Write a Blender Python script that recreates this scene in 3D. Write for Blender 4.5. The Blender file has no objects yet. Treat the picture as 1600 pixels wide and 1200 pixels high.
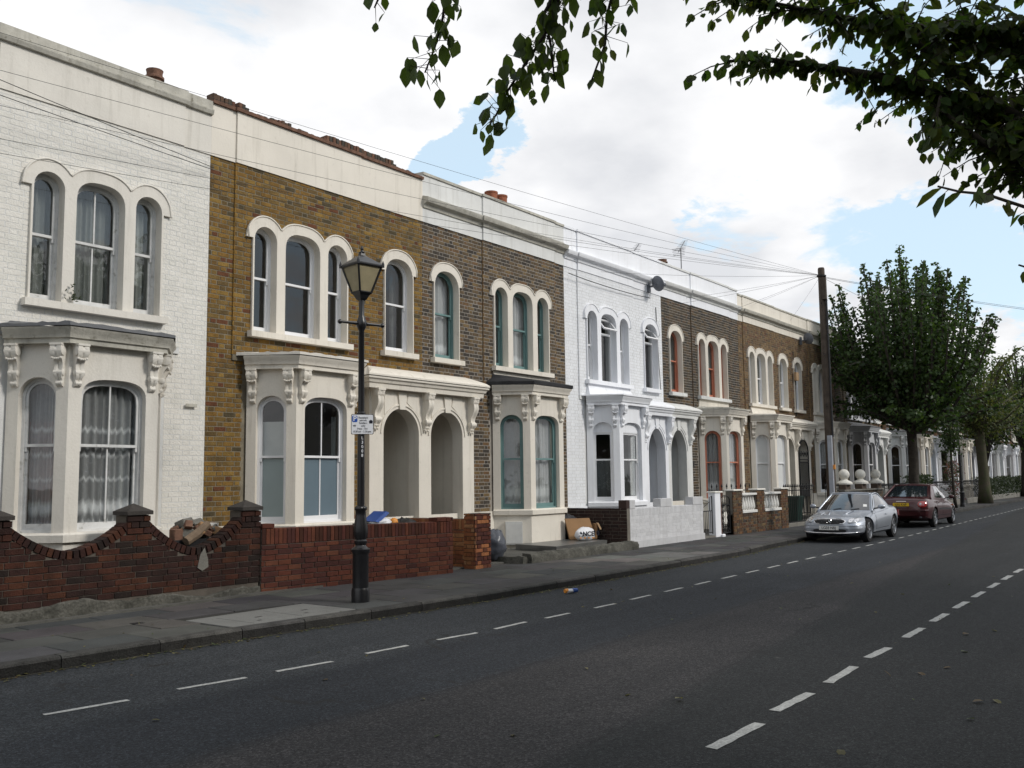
import bpy, math, random
from math import sin, cos, pi, radians as rad, sqrt, atan2, hypot, exp
from mathutils import Vector, Matrix, Euler
from mathutils.geometry import tessellate_polygon
random.seed(7)
SC = bpy.context.scene
COL = SC.collection

# ------------------------------------------------------------------ camera
YAW, PITCH, ROLL = rad(37.09), rad(5.91), rad(-0.741)
CAM_H = 1.8
F = Vector((cos(YAW)*cos(PITCH), sin(YAW)*cos(PITCH), sin(PITCH)))
R = F.cross(Vector((0, 0, 1))).normalized()
U = R.cross(F)
R2 = R*cos(ROLL)+U*sin(ROLL)
U2 = -R*sin(ROLL)+U*cos(ROLL)
cam_data = bpy.data.cameras.new('camera')
cam = bpy.data.objects.new('camera', cam_data)
COL.objects.link(cam)
M = Matrix(((R2.x, U2.x, -F.x), (R2.y, U2.y, -F.y), (R2.z, U2.z, -F.z))).to_4x4()
M.translation = Vector((0, 0, CAM_H))
cam.matrix_world = M
cam_data.sensor_width = 36.0
cam_data.lens = 32.54
cam_data.clip_start = 0.05
cam_data.clip_end = 3000
SC.camera = cam

# ------------------------------------------------------------------ sky, sun, exposure
SUN_EL, SUN_AZ = rad(34), rad(-70)          # azimuth measured from +X towards +Y
world = bpy.data.worlds.new('World')
SC.world = world
world.use_nodes = True
wn, wl = world.node_tree.nodes, world.node_tree.links
wn.clear()
def N(nodes, t, **kw):
    n = nodes.new(t)
    for k, v in kw.items():
        if k.startswith('i_'):
            n.inputs[k[2:].replace('_', ' ')].default_value = v
        else:
            setattr(n, k, v)
    return n
out = N(wn, 'ShaderNodeOutputWorld')
bg = N(wn, 'ShaderNodeBackground')
bg.inputs['Strength'].default_value = 0.1
sky = N(wn, 'ShaderNodeTexSky', sky_type='NISHITA', sun_disc=False, sun_elevation=SUN_EL, sun_rotation=rad(90)-SUN_AZ,
        air_density=1.0, dust_density=0.6, ozone_density=1.0)
geo = N(wn, 'ShaderNodeTexCoord')
sep = N(wn, 'ShaderNodeSeparateXYZ')
wl.new(geo.outputs['Generated'], sep.inputs[0])
def wmath(op, a, b=None, c=None, clamp=False):
    n = N(wn, 'ShaderNodeMath', operation=op, use_clamp=clamp)
    for i, v in enumerate((a, b, c)):
        if v is None: continue
        if isinstance(v, (int, float)): n.inputs[i].default_value = v
        else: wl.new(v, n.inputs[i])
    return n.outputs[0]
zz = wmath('ADD', wmath('MAXIMUM', sep.outputs[2], 0.0), 0.22)
px = wmath('DIVIDE', sep.outputs[0], zz)
py = wmath('DIVIDE', sep.outputs[1], zz)
comb = N(wn, 'ShaderNodeCombineXYZ')
wl.new(px, comb.inputs[0]); wl.new(py, comb.inputs[1])
nz = N(wn, 'ShaderNodeTexNoise', noise_dimensions='3D')
nz.inputs['Scale'].default_value = 3.2
nz.inputs['Detail'].default_value = 9
nz.inputs['Roughness'].default_value = 0.6
nz.inputs['Distortion'].default_value = 0.3
wl.new(comb.outputs[0], nz.inputs['Vector'])
nzw = N(wn, 'ShaderNodeTexNoise')
nzw.inputs['Scale'].default_value = 5.5; nzw.inputs['Detail'].default_value = 8; nzw.inputs['Roughness'].default_value = .62
wl.new(comb.outputs[0], nzw.inputs['Vector'])
wsub = N(wn, 'ShaderNodeVectorMath', operation='SUBTRACT'); wl.new(nzw.outputs['Color'], wsub.inputs[0]); wsub.inputs[1].default_value = (.5, .5, .5)
wadd = N(wn, 'ShaderNodeVectorMath', operation='MULTIPLY_ADD'); wl.new(wsub.outputs[0], wadd.inputs[0]); wadd.inputs[1].default_value = (.17, .17, .17); wl.new(geo.outputs['Generated'], wadd.inputs[2])
wnrm = N(wn, 'ShaderNodeVectorMath', operation='NORMALIZE'); wl.new(wadd.outputs[0], wnrm.inputs[0])
# gaps of blue between the cumulus, as directions in the sky
def gap(d, r):
    v = Vector(d).normalized()
    dp = N(wn, 'ShaderNodeVectorMath', operation='DOT_PRODUCT')
    wl.new(wnrm.outputs[0], dp.inputs[0]); dp.inputs[1].default_value = v
    mr = N(wn, 'ShaderNodeMapRange', interpolation_type='SMOOTHSTEP')
    wl.new(dp.outputs['Value'], mr.inputs[0])
    mr.inputs[1].default_value = cos(r*1.75); mr.inputs[2].default_value = 1.0
    return mr.outputs[0]
GAPS = [((0.731, 0.578, 0.362), .029, .36), ((0.716, 0.611, 0.333), .026, .36), ((0.952, 0.205, 0.222), .044, .34), ((0.972, 0.135, 0.185), .05, .34), ((0.935, 0.285, 0.222), .05, .26),
        ((0.885, 0.385, 0.262), .035, .26), ((0.897, 0.147, 0.417), .10, .33), ((0.3, 0.5, 0.8), .3, .32), ((-0.3, 0.7, 0.6), .25, .32), ((-0.5, -0.6, 0.5), .3, .32), ((0.5, -0.8, 0.5), .3, .32)]
tot = None
for d, r, a in GAPS:
    g = wmath('MULTIPLY', gap(d, r), a)
    tot = g if tot is None else wmath('ADD', tot, g)
dens = wmath('SUBTRACT', wmath('MULTIPLY_ADD', nz.outputs['Fac'], 2.6, -.3), wmath('MULTIPLY', tot, 2.75))
cm = N(wn, 'ShaderNodeMapRange', interpolation_type='SMOOTHSTEP')
wl.new(dens, cm.inputs[0]); cm.inputs[1].default_value = 0.22; cm.inputs[2].default_value = 0.62
nz2 = N(wn, 'ShaderNodeTexNoise')
nz2.inputs['Scale'].default_value = 2.6; nz2.inputs['Detail'].default_value = 7; nz2.inputs['Roughness'].default_value = .5
mp = N(wn, 'ShaderNodeMapping'); mp.inputs['Location'].default_value = (3.1, 7.7, 1.0)
wl.new(comb.outputs[0], mp.inputs[0]); wl.new(mp.outputs[0], nz2.inputs['Vector'])
ccr = N(wn, 'ShaderNodeValToRGB')
ccr.color_ramp.elements[0].position = .36; ccr.color_ramp.elements[0].color = (7.7, 7.85, 8.2, 1)
ccr.color_ramp.elements[1].position = .62; ccr.color_ramp.elements[1].color = (10.6, 10.6, 10.7, 1)
wl.new(nz2.outputs['Fac'], ccr.inputs[0])
skm = N(wn, 'ShaderNodeMix', data_type='RGBA', blend_type='MULTIPLY')
skm.inputs[0].default_value = 1.0
wl.new(sky.outputs[0], skm.inputs[6]); skm.inputs[7].default_value = (1.5, 1.5, 1.5, 1)
hz = N(wn, 'ShaderNodeMix', data_type='RGBA'); hz.inputs[0].default_value = .68     # thin milky veil in the gaps
wl.new(skm.outputs[2], hz.inputs[6]); hz.inputs[7].default_value = (8.2, 10.2, 11.6, 1)
mx = N(wn, 'ShaderNodeMix', data_type='RGBA')
wl.new(cm.outputs[0], mx.inputs[0]); wl.new(hz.outputs[2], mx.inputs[6]); wl.new(ccr.outputs[0], mx.inputs[7])
wl.new(mx.outputs[2], bg.inputs['Color']); wl.new(bg.outputs[0], out.inputs[0])

sun_d = bpy.data.lights.new('sun', 'SUN')
sun_d.energy = 2.1
sun_d.angle = rad(12)
sun_d.color = (1.0, 0.95, 0.88)
sun = bpy.data.objects.new('sun', sun_d)
COL.objects.link(sun)
sd = Vector((cos(SUN_EL)*cos(SUN_AZ), cos(SUN_EL)*sin(SUN_AZ), sin(SUN_EL)))
sun.rotation_euler = sd.to_track_quat('Z', 'Y').to_euler()
SC.view_settings.view_transform = 'Standard'
SC.view_settings.look = 'None'
SC.view_settings.exposure = 0.0
SC.view_settings.gamma = 1.0
SC.view_settings.use_curve_mapping = False

# ------------------------------------------------------------------ helpers
class MB:
    """collects faces, then links them as one mesh object"""
    def __init__(s):
        s.v = []; s.f = []; s.m = []; s.c = []; s.cur = 0; s.col = None
    def add(s, vs, fs):
        o = len(s.v); s.v.extend(tuple(p) for p in vs)
        for f in fs:
            s.f.append(tuple(i+o for i in f)); s.m.append(s.cur); s.c.append(s.col)
    def box(s, x0, x1, y0, y1, z0, z1):
        s.hexa([(x0,y0,z0),(x1,y0,z0),(x1,y1,z0),(x0,y1,z0),(x0,y0,z1),(x1,y0,z1),(x1,y1,z1),(x0,y1,z1)])
    def hexa(s, p):
        s.add(p, [(0,3,2,1),(4,5,6,7),(0,1,5,4),(1,2,6,5),(2,3,7,6),(3,0,4,7)])
    def bevbox(s, x0, x1, y0, y1, z0, z1, b):
        """box whose top and vertical edges are chamfered"""
        ring = lambda e, z: [(x0+e,y0,z),(x1-e,y0,z),(x1,y0+e,z),(x1,y1-e,z),(x1-e,y1,z),(x0+e,y1,z),(x0,y1-e,z),(x0,y0+e,z)]
        i = [(min(max(x,x0+b),x1-b), min(max(y,y0+b),y1-b), z1) for x,y,_ in ring(b, z1)]
        vs = ring(b, z0)+ring(b, z1-b)+i
        fs = []
        for k in range(2):
            for j in range(8):
                fs.append((k*8+j, k*8+(j+1)%8, k*8+8+(j+1)%8, k*8+8+j))
        fs.append(tuple(range(16, 24))); fs.append(tuple(reversed(range(8))))
        s.add(vs, fs)
    def loft(s, rings, close=True, cap=True):
        n = len(rings[0]); vs = [p for r in rings for p in r]; fs = []
        for k in range(len(rings)-1):
            for j in range(n if close else n-1):
                a = k*n+j; b = k*n+(j+1)%n
                fs.append((a, b, b+n, a+n))
        if cap:
            fs.append(tuple(reversed(range(n)))); fs.append(tuple(range((len(rings)-1)*n, len(rings)*n)))
        s.add(vs, fs)
    def lathe(s, prof, c=(0,0,0), seg=16, sq=False, ph=0):
        rings = []
        for r, z in prof:
            rings.append([(c[0]+r*cos(ph+2*pi*i/seg), c[1]+r*sin(ph+2*pi*i/seg), c[2]+z) for i in range(seg)])
        s.loft(rings)
    def tube(s, path, rad_, seg=6, cap=True):
        pts = [Vector(p) for p in path]
        if isinstance(rad_, (int, float)): rad_ = [rad_]*len(pts)
        rings = []; up = None
        for i, p in enumerate(pts):
            t = (pts[min(i+1, len(pts)-1)]-pts[max(i-1, 0)])
            if t.length < 1e-9: t = Vector((0,0,1))
            t.normalize()
            if up is None:
                up = Vector((0,0,1)) if abs(t.z) < .9 else Vector((1,0,0))
            a = t.cross(up)
            if a.length < 1e-6: a = t.orthogonal()
            a.normalize(); b = a.cross(t); up = b
            rings.append([tuple(p+(a*cos(2*pi*j/seg)+b*sin(2*pi*j/seg))*rad_[i]) for j in range(seg)])
        s.loft(rings, cap=cap)
    def prism(s, poly, f):
        """poly: list of 2-D points; f(u,v,k) gives the 3-D point at end k (0 or 1)"""
        n = len(poly)
        vs = [f(u, v, 0) for u, v in poly]+[f(u, v, 1) for u, v in poly]
        fs = [(i, (i+1) % n, n+(i+1) % n, n+i) for i in range(n)]
        tr = tessellate_polygon([[Vector((u, v, 0)) for u, v in poly]])
        for t in tr:
            fs.append(tuple(t)); fs.append(tuple(n+i for i in reversed(t)))
        s.add(vs, fs)
    def sphere(s, c, r, seg=12, rings=8, sz=1.0):
        prof = [(max(1e-4, r*sin(pi*i/rings)), -r*cos(pi*i/rings)*sz) for i in range(rings+1)]
        s.lathe(prof, c, seg)
    def build(s, name, mats, parent=None, smooth=False, auto=None, coord='world'):
        me = bpy.data.meshes.new(name)
        me.from_pydata(s.v, [], s.f)
        if not isinstance(mats, (list, tuple)): mats = [mats]
        for m in mats: me.materials.append(m)
        if len(mats) > 1: me.polygons.foreach_set('material_index', s.m)
        if any(c is not None for c in s.c):
            at = me.color_attributes.new('col', 'FLOAT_COLOR', 'CORNER')
            buf = []
            for poly, c in zip(me.polygons, s.c):
                c = c or (.5,.5,.5)
                buf.extend((c[0], c[1], c[2], 1.0)*poly.loop_total)
            at.data.foreach_set('color', buf)
        if smooth or auto:
            me.polygons.foreach_set('use_smooth', [True]*len(me.polygons))
            if auto: me.set_sharp_from_angle(angle=rad(auto))
        me.update()
        return link(bpy.data.objects.new(name, me), parent)
def link(o, parent=None):
    COL.objects.link(o)
    if parent is not None:
        o.parent = parent
        if parent.type == 'EMPTY':
            o.matrix_parent_inverse = (Matrix.Translation(parent.location) @ parent.rotation_euler.to_matrix().to_4x4()).inverted()
    return o
def tag(o, label, cat, group=None, kind=None):
    if label: o['label'] = label
    if cat: o['category'] = cat
    if group: o['group'] = group
    if kind: o['kind'] = kind
    return o
def thing(name, label, cat, loc=(0,0,0), group=None):
    o = bpy.data.objects.new(name, None)
    o.empty_display_size = .2
    COL.objects.link(o); o.location = loc
    return tag(o, label, cat, group)
def structure(o):
    o['kind'] = 'structure'; return o
def stuff(o):
    o['kind'] = 'stuff'; return o

# ------------------------------------------------------------------ materials
def pmat(name, col=(.5,.5,.5), rough=.8, var=.12, scale=2.5, col2=None, bump=0.0, bscale=60, spec=.3, metal=0.0,
         streak=0.0, attr=False, fine=0.0, fscale=90, coat=0.0, alpha=None, spots=0.0):
    m = bpy.data.materials.new(name); m.use_nodes = True
    n, l = m.node_tree.nodes, m.node_tree.links
    b = n['Principled BSDF']
    b.inputs['Roughness'].default_value = rough
    b.inputs['Specular IOR Level'].default_value = spec
    b.inputs['Metallic'].default_value = metal
    b.inputs['Coat Weight'].default_value = coat
    if coat: b.inputs['Coat Roughness'].default_value = .06
    g = n.new('ShaderNodeNewGeometry')
    nt = n.new('ShaderNodeTexNoise'); nt.inputs['Scale'].default_value = scale; nt.inputs['Detail'].default_value = 7
    nt.inputs['Roughness'].default_value = .62
    l.new(g.outputs['Position'], nt.inputs['Vector'])
    mr = n.new('ShaderNodeMapRange'); mr.inputs[1].default_value = .38; mr.inputs[2].default_value = .66
    l.new(nt.outputs['Fac'], mr.inputs[0])
    mix = n.new('ShaderNodeMix'); mix.data_type = 'RGBA'
    l.new(mr.outputs[0], mix.inputs[0])
    if attr:
        at = n.new('ShaderNodeAttribute'); at.attribute_name = 'col'
        dk = n.new('ShaderNodeMix'); dk.data_type = 'RGBA'; dk.blend_type = 'MULTIPLY'; dk.inputs[0].default_value = 1
        l.new(at.outputs['Color'], dk.inputs[6]); dk.inputs[7].default_value = (1-var, 1-var, 1-var, 1)
        l.new(at.outputs['Color'], mix.inputs[6]); l.new(dk.outputs[2], mix.inputs[7])
    else:
        c2 = col2 or tuple(c*(1-var) for c in col)
        mix.inputs[6].default_value = (*col, 1); mix.inputs[7].default_value = (*c2, 1)
    last = mix.outputs[2]
    def mul(fac_out, lo, amount):
        nonlocal last
        q = n.new('ShaderNodeMix'); q.data_type = 'RGBA'; q.blend_type = 'MULTIPLY'
        l.new(fac_out, q.inputs[0]); l.new(last, q.inputs[6]); q.inputs[7].default_value = (*lo, 1)
        last = q.outputs[2]
    if streak:
        mp = n.new('ShaderNodeMapping'); mp.inputs['Scale'].default_value = (5, 5, .35)
        l.new(g.outputs['Position'], mp.inputs[0])
        ns = n.new('ShaderNodeTexNoise'); ns.inputs['Scale'].default_value = 1.6; ns.inputs['Detail'].default_value = 8; ns.inputs['Roughness'].default_value = .65
        l.new(mp.outputs[0], ns.inputs['Vector'])
        r2 = n.new('ShaderNodeMapRange'); r2.inputs[1].default_value = .53; r2.inputs[2].default_value = .82; r2.inputs[4].default_value = streak
        l.new(ns.outputs['Fac'], r2.inputs[0])
        mul(r2.outputs[0], (.42, .40, .35), streak)
    if fine:
        nf = n.new('ShaderNodeTexNoise'); nf.inputs['Scale'].default_value = fscale; nf.inputs['Detail'].default_value = 3
        l.new(g.outputs['Position'], nf.inputs['Vector'])
        r3 = n.new('ShaderNodeMapRange'); r3.inputs[1].default_value = .35; r3.inputs[2].default_value = .68; r3.inputs[4].default_value = fine
        l.new(nf.outputs['Fac'], r3.inputs[0])
        mul(r3.outputs[0], (.25, .25, .25), fine)
    if spots:
        nv = n.new('ShaderNodeTexNoise'); nv.inputs['Scale'].default_value = 9; nv.inputs['Detail'].default_value = 6
        l.new(g.outputs['Position'], nv.inputs['Vector'])
        r4 = n.new('ShaderNodeMapRange'); r4.inputs[1].default_value = .62; r4.inputs[2].default_value = .72; r4.inputs[4].default_value = spots
        l.new(nv.outputs['Fac'], r4.inputs[0])
        mul(r4.outputs[0], (.3, .28, .22), spots)
    l.new(last, b.inputs['Base Color'])
    if bump:
        nb = n.new('ShaderNodeTexNoise'); nb.inputs['Scale'].default_value = bscale; nb.inputs['Detail'].default_value = 5
        l.new(g.outputs['Position'], nb.inputs['Vector'])
        bp = n.new('ShaderNodeBump'); bp.inputs['Strength'].default_value = bump; bp.inputs['Distance'].default_value = .02
        l.new(nb.outputs['Fac'], bp.inputs['Height']); l.new(bp.outputs[0], b.inputs['Normal'])
    return m

MT = {}
MT['cream'] = pmat('cream_stucco', (.72,.685,.62), .75, .10, 1.2, streak=.42, bump=.2, bscale=25, fine=.10, spots=.12)
MT['cream_clean'] = pmat('cream_paint', (.75,.70,.615), .7, .09, 1.1, streak=.5, bump=.15, bscale=30, fine=.06, spots=.10)
MT['white'] = pmat('white_stucco', (.82,.83,.86), .7, .06, 1.5, streak=.25, bump=.1, bscale=30)
MT['grey_white'] = pmat('weathered_white_stucco', (.70,.70,.68), .75, .12, 1.2, streak=.5, bump=.15, bscale=25)
MT['grey_stucco'] = pmat('grey_stucco', (.46,.47,.49), .75, .1, 1.2, streak=.3, bump=.1, bscale=25)
MT['dirty'] = pmat('dirty_cornice', (.50,.48,.42), .85, .3, 2.2, streak=.8, bump=.3, bscale=30, spots=.6)
MT['trim_white'] = pmat('white_gloss_paint', (.80,.80,.81), .45, .06, 3, spec=.45)
MT['trim_worn'] = pmat('worn_white_paint', (.66,.66,.65), .6, .2, 6, spots=.5)
MT['trim_teal'] = pmat('teal_paint', (.15,.255,.25), .5, .15, 3)
MT['trim_orange'] = pmat('salmon_paint', (.50,.19,.12), .5, .12, 3)
MT['stock'] = pmat('yellow_stock_brick', rough=.9, var=.35, scale=9, attr=True, bump=.5, bscale=55, fine=.25, fscale=60)
MT['painted'] = pmat('painted_brick', rough=.75, var=.08, scale=3, attr=True, bump=.55, bscale=30, streak=.12)
MT['mortar'] = pmat('lime_mortar', (.25,.215,.155), .95, .35, 3, bump=.3, fine=.3)
MT['mortar_dark'] = pmat('dirty_mortar', (.22,.20,.17), .95, .35, 3, bump=.3, fine=.3)
MT['mortar_pale'] = pmat('pale_mortar', (.33,.30,.26), .95, .25, 4, bump=.3, fine=.2)
MT['painted_grey'] = pmat('weathered_painted_brick', rough=.8, var=.12, scale=3, attr=True, bump=.5, bscale=30, streak=.35)
MT['wallpaint'] = pmat('weathered_wall_paint', (.55,.55,.56), .8, .12, 3, streak=.4, bump=.2)
MT['mortar_white'] = pmat('painted_mortar', (.66,.66,.645), .8, .1, 3, bump=.3)
MT['mortar_grey'] = pmat('cement_mortar', (.125,.108,.09), .95, .3, 4, bump=.3, fine=.3)
MT['felt'] = pmat('black_roof_felt', (.028,.028,.03), .8, .4, 4, bump=.3)
MT['lead'] = pmat('grey_lead', (.16,.165,.175), .6, .3, 3, bump=.2)
MT['terracotta'] = pmat('terracotta', (.30,.105,.055), .85, .4, 12, bump=.2)
MT['pot_old'] = pmat('sooty_chimney_pot', (.20,.11,.075), .9, .5, 10, bump=.3)
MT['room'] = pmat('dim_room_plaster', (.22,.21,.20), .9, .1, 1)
MT['roofslate'] = pmat('roof_slate', (.10,.10,.11), .7, .3, 3)
MT['door_dark'] = pmat('dark_door_paint', (.03,.045,.06), .4, .2, 3)
MT['blackmetal'] = pmat('black_gloss_iron', (.012,.012,.014), .32, .3, 8, spec=.5)
MT['iron'] = pmat('black_iron', (.016,.016,.017), .5, .3, 8)
MT['concrete'] = pmat('old_concrete', (.22,.21,.185), .92, .35, 2.5, bump=.5, bscale=40, fine=.35, spots=.5)
MT['rough_concrete'] = pmat('mossy_rubble_concrete', (.135,.13,.112), .95, .5, 3.5, col2=(.05,.049,.040), bump=1.0, bscale=25, fine=.5, fscale=35)
MT['slabdark'] = pmat('wet_grey_slab', (.13,.13,.125), .35, .3, 3, bump=.15)
MT['wood_pole'] = pmat('creosoted_pole', (.075,.058,.045), .85, .4, 5, bump=.4, bscale=30, streak=.3)
MT['galv'] = pmat('galvanised_sheath', (.36,.38,.42), .5, .2, 5, metal=.3)
MT['bark'] = pmat('dark_bark', (.055,.047,.038), .95, .45, 7, bump=1.0, bscale=22)
MT['bark_mossy'] = pmat('mossy_bark', (.075,.062,.045), .95, .4, 4, col2=(.05,.06,.025), bump=1.0, bscale=18)
MT['plastic_bag'] = pmat('black_plastic_bag', (.012,.012,.014), .28, .3, 9, spec=.5, bump=.6, bscale=14)
MT['grey_bag'] = pmat('grey_plastic_bag', (.075,.082,.10), .32, .3, 9, spec=.5, bump=.7, bscale=12)
MT['card'] = pmat('cardboard', (.34,.20,.10), .85, .15, 4)
MT['card_in'] = pmat('cardboard_inside', (.46,.31,.18), .85, .15, 4)
MT['greenbin'] = pmat('dark_green_plastic', (.012,.035,.028), .45, .2, 4)
MT['whitemetal'] = pmat('white_cabinet', (.66,.66,.64), .5, .12, 4, streak=.25)
MT['gloss_grey'] = pmat('grey_dish_metal', (.14,.15,.17), .45, .2, 5)
MT['alu'] = pmat('dull_aluminium', (.22,.22,.23), .45, .2, 5, metal=.6)
MT['wire'] = pmat('black_cable', (.035,.035,.037), .6, .2, 5)
MT['wire_white'] = pmat('pale_cable', (.3,.3,.3), .6, .2, 5)
MT['blue'] = pmat('blue_plastic', (.02,.07,.28), .4, .15, 4)
MT['litter_white'] = pmat('white_plastic', (.7,.7,.72), .5, .1, 4)
MT['litter_orange'] = pmat('orange_plastic', (.7,.28,.05), .5, .1, 4)
MT['sign_white'] = pmat('sign_white', (.78,.79,.82), .35, .05, 6)
MT['sign_blue'] = pmat('sign_blue', (.03,.10,.42), .35, .05, 6)
MT['sign_black'] = pmat('sign_black', (.02,.02,.03), .4, .05, 6)
MT['stonewhite'] = pmat('white_cast_stone', (.74,.72,.66), .8, .12, 6, streak=.25, bump=.2)
MT['balluster'] = pmat('painted_baluster', (.70,.69,.66), .75, .1, 6, streak=.2)

def glass_mat(name, tint=(.012,.014,.016), ior=1.5, mixf=.25, rough=.02):
    """window pane: clear sheet with a reflecting face; slightly wavy old glass"""
    m = bpy.data.materials.new(name); m.use_nodes = True
    n, l = m.node_tree.nodes, m.node_tree.links
    n.clear()
    o = n.new('ShaderNodeOutputMaterial')
    t = n.new('ShaderNodeBsdfTransparent'); t.inputs[0].default_value = (*tint, 1)
    gl = n.new('ShaderNodeBsdfGlossy'); gl.inputs['Roughness'].default_value = rough
    lw = n.new('ShaderNodeLayerWeight'); lw.inputs[0].default_value = .5
    pw = n.new('ShaderNodeMath'); pw.operation = 'POWER'; l.new(lw.outputs['Facing'], pw.inputs[0]); pw.inputs[1].default_value = 4.5
    fr = n.new('ShaderNodeMath'); fr.operation = 'MULTIPLY_ADD'; l.new(pw.outputs[0], fr.inputs[0]); fr.inputs[1].default_value = .9; fr.inputs[2].default_value = .085 if ior < 1.52 else .1
    g = n.new('ShaderNodeNewGeometry')
    nb = n.new('ShaderNodeTexNoise'); nb.inputs['Scale'].default_value = 2.2; nb.inputs['Detail'].default_value = 2
    l.new(g.outputs['Position'], nb.inputs['Vector'])
    bp = n.new('ShaderNodeBump'); bp.inputs['Strength'].default_value = .12; bp.inputs['Distance'].default_value = .03
    l.new(nb.outputs['Fac'], bp.inputs['Height']); l.new(bp.outputs[0], gl.inputs['Normal'])
    mx = n.new('ShaderNodeMixShader')
    l.new(fr.outputs[0], mx.inputs[0]); l.new(t.outputs[0], mx.inputs[1]); l.new(gl.outputs[0], mx.inputs[2])
    l.new(mx.outputs[0], o.inputs[0])
    return m
MT['glass'] = glass_mat('window_glass', (.84,.86,.85))
MT['carglass'] = glass_mat('tinted_car_glass', (.30,.36,.40), 1.55)
MT['frost'] = pmat('frosted_film', (.30,.36,.36), .35, .06, 2, spec=.5)
MT['frost_blue'] = pmat('blue_grey_film', (.13,.18,.215), .35, .06, 2, spec=.5)

def net_mat(name, col, base_alpha, bands, fold=0, weave=.12):
    """lace: threads over holes, denser in patterned bands along the height"""
    m = bpy.data.materials.new(name); m.use_nodes = True
    n, l = m.node_tree.nodes, m.node_tree.links
    b = n['Principled BSDF']; b.inputs['Base Color'].default_value = (*col, 1); b.inputs['Roughness'].default_value = .9
    g = n.new('ShaderNodeNewGeometry')
    sp = n.new('ShaderNodeSeparateXYZ'); l.new(g.outputs['Position'], sp.inputs[0])
    nt = n.new('ShaderNodeTexNoise'); nt.inputs['Scale'].default_value = 16; nt.inputs['Detail'].default_value = 4
    l.new(g.outputs['Position'], nt.inputs['Vector'])
    def mth(op, a, b2=None, clamp=False):
        q = n.new('ShaderNodeMath'); q.operation = op; q.use_clamp = clamp
        for i, v in enumerate((a, b2)):
            if v is None: continue
            if isinstance(v, (int, float)): q.inputs[i].default_value = v
            else: l.new(v, q.inputs[i])
        return q.outputs[0]
    scal = mth('MULTIPLY', mth('ABSOLUTE', mth('SINE', mth('MULTIPLY', sp.outputs[0], 34.0))), .05)
    zsh = mth('ADD', sp.outputs[2], scal)
    tot = None
    for zc, h, a in bands:
        d = mth('SUBTRACT', 1.0, mth('DIVIDE', mth('ABSOLUTE', mth('SUBTRACT', zsh, zc)), h), True)
        d = mth('MULTIPLY', mth('MULTIPLY', d, a*2.0, True), mth('ADD', nt.outputs['Fac'], .35))
        tot = d if tot is None else mth('ADD', tot, d)
    al = mth('ADD', mth('MULTIPLY', mth('SUBTRACT', nt.outputs['Fac'], .5), weave), base_alpha)
    if tot is not None: al = mth('ADD', al, tot, True)
    l.new(al, b.inputs['Alpha'])
    return m
MT['lace'] = net_mat('lace_net', (.76,.76,.78), .38, [(2.62,.05,.3),(2.27,.05,.3),(1.92,.04,.25),(1.52,.12,.5),(1.3,.05,.3)])
MT['net'] = net_mat('plain_net', (.76,.76,.77), .58, [(1.55,.16,.4),(1.28,.06,.4),(4.75,.12,.4)])
MT['net_up'] = net_mat('upstairs_net', (.50,.52,.50), .42, [])
MT['blind'] = pmat('white_blind', (.62,.63,.62), .8, .08, 3)
MT['curtain_red'] = pmat('rust_curtain', (.32,.10,.055), .9, .3, 4)
MT['curtain_grey'] = pmat('grey_curtain', (.30,.32,.31), .9, .2, 4)
MT['curtain_mauve'] = pmat('mauve_curtain', (.20,.14,.17), .9, .2, 4)
MT['sheet'] = pmat('pale_sheet', (.16,.17,.17), .9, .2, 4)
# ------------------------------------------------------------------ bricks
TONES = {
 'stock_gold': [(.252,.143,0.034),(.227,.126,0.030),(.277,.168,0.042),(.185,.105,0.030),(.202,.126,0.039),(.143,.092,0.034),(.143,.055,0.024),(.088,.067,0.034)],
 'stock_brown': [(.15,.105,.06),(.115,.085,.055),(.20,.135,.065),(.085,.065,.045),(.07,.058,.046),(.13,.09,.052),(.17,.10,.05),(.06,.05,.042)],
 'stock_dark': [(.10,.075,.05),(.08,.064,.045),(.13,.09,.05),(.065,.054,.042),(.055,.048,.04),(.09,.068,.045),(.12,.075,.045),(.05,.045,.04)],
 'stock_tan': [(.23,.145,.07),(.20,.125,.06),(.25,.165,.085),(.17,.11,.06),(.19,.125,.07),(.14,.09,.055),(.17,.085,.05),(.12,.085,.055)],
 'stock_orange': [(.25,.12,.055),(.22,.105,.05),(.27,.14,.065),(.19,.095,.05),(.17,.09,.05),(.14,.075,.045),(.20,.09,.05),(.12,.07,.045)],
 'white': [(.78,.79,.81),(.77,.78,.80),(.79,.80,.82),(.76,.77,.79)],
 'wallwhite': [(.605,.605,.616),(.583,.583,.594),(.616,.616,.627),(.561,.561,.572)],
 'offwhite': [(.72,.695,.64),(.71,.685,.63),(.73,.705,.65),(.69,.67,.615)],
 'red': [(.059,.019,.010),(.048,.016,.010),(.068,.022,.012),(.038,.014,.010),(.029,.013,.010),(.078,.027,.013),(.043,.017,.013),(.022,.013,.010)],
 'red_new': [(.121,.035,.020),(.105,.031,.019),(.133,.042,.022),(.091,.027,.019),(.111,.033,.020),(.077,.025,.019),(.143,.050,.027),(.065,.022,.017)],
 'orange_new': [(.36,.14,.055),(.32,.115,.05),(.40,.19,.085),(.28,.10,.045),(.42,.22,.11),(.30,.12,.05),(.36,.16,.07),(.25,.09,.045)],
 'choc': [(.052,.030,.026),(.046,.028,.025),(.058,.034,.028),(.040,.026,.024)],
 'terrace': [(.16,.085,.04),(.14,.075,.038),(.18,.10,.048),(.11,.065,.038),(.09,.055,.036),(.15,.075,.036),(.13,.062,.036),(.08,.05,.036)],
}
UNIT_CACHE = {}
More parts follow.
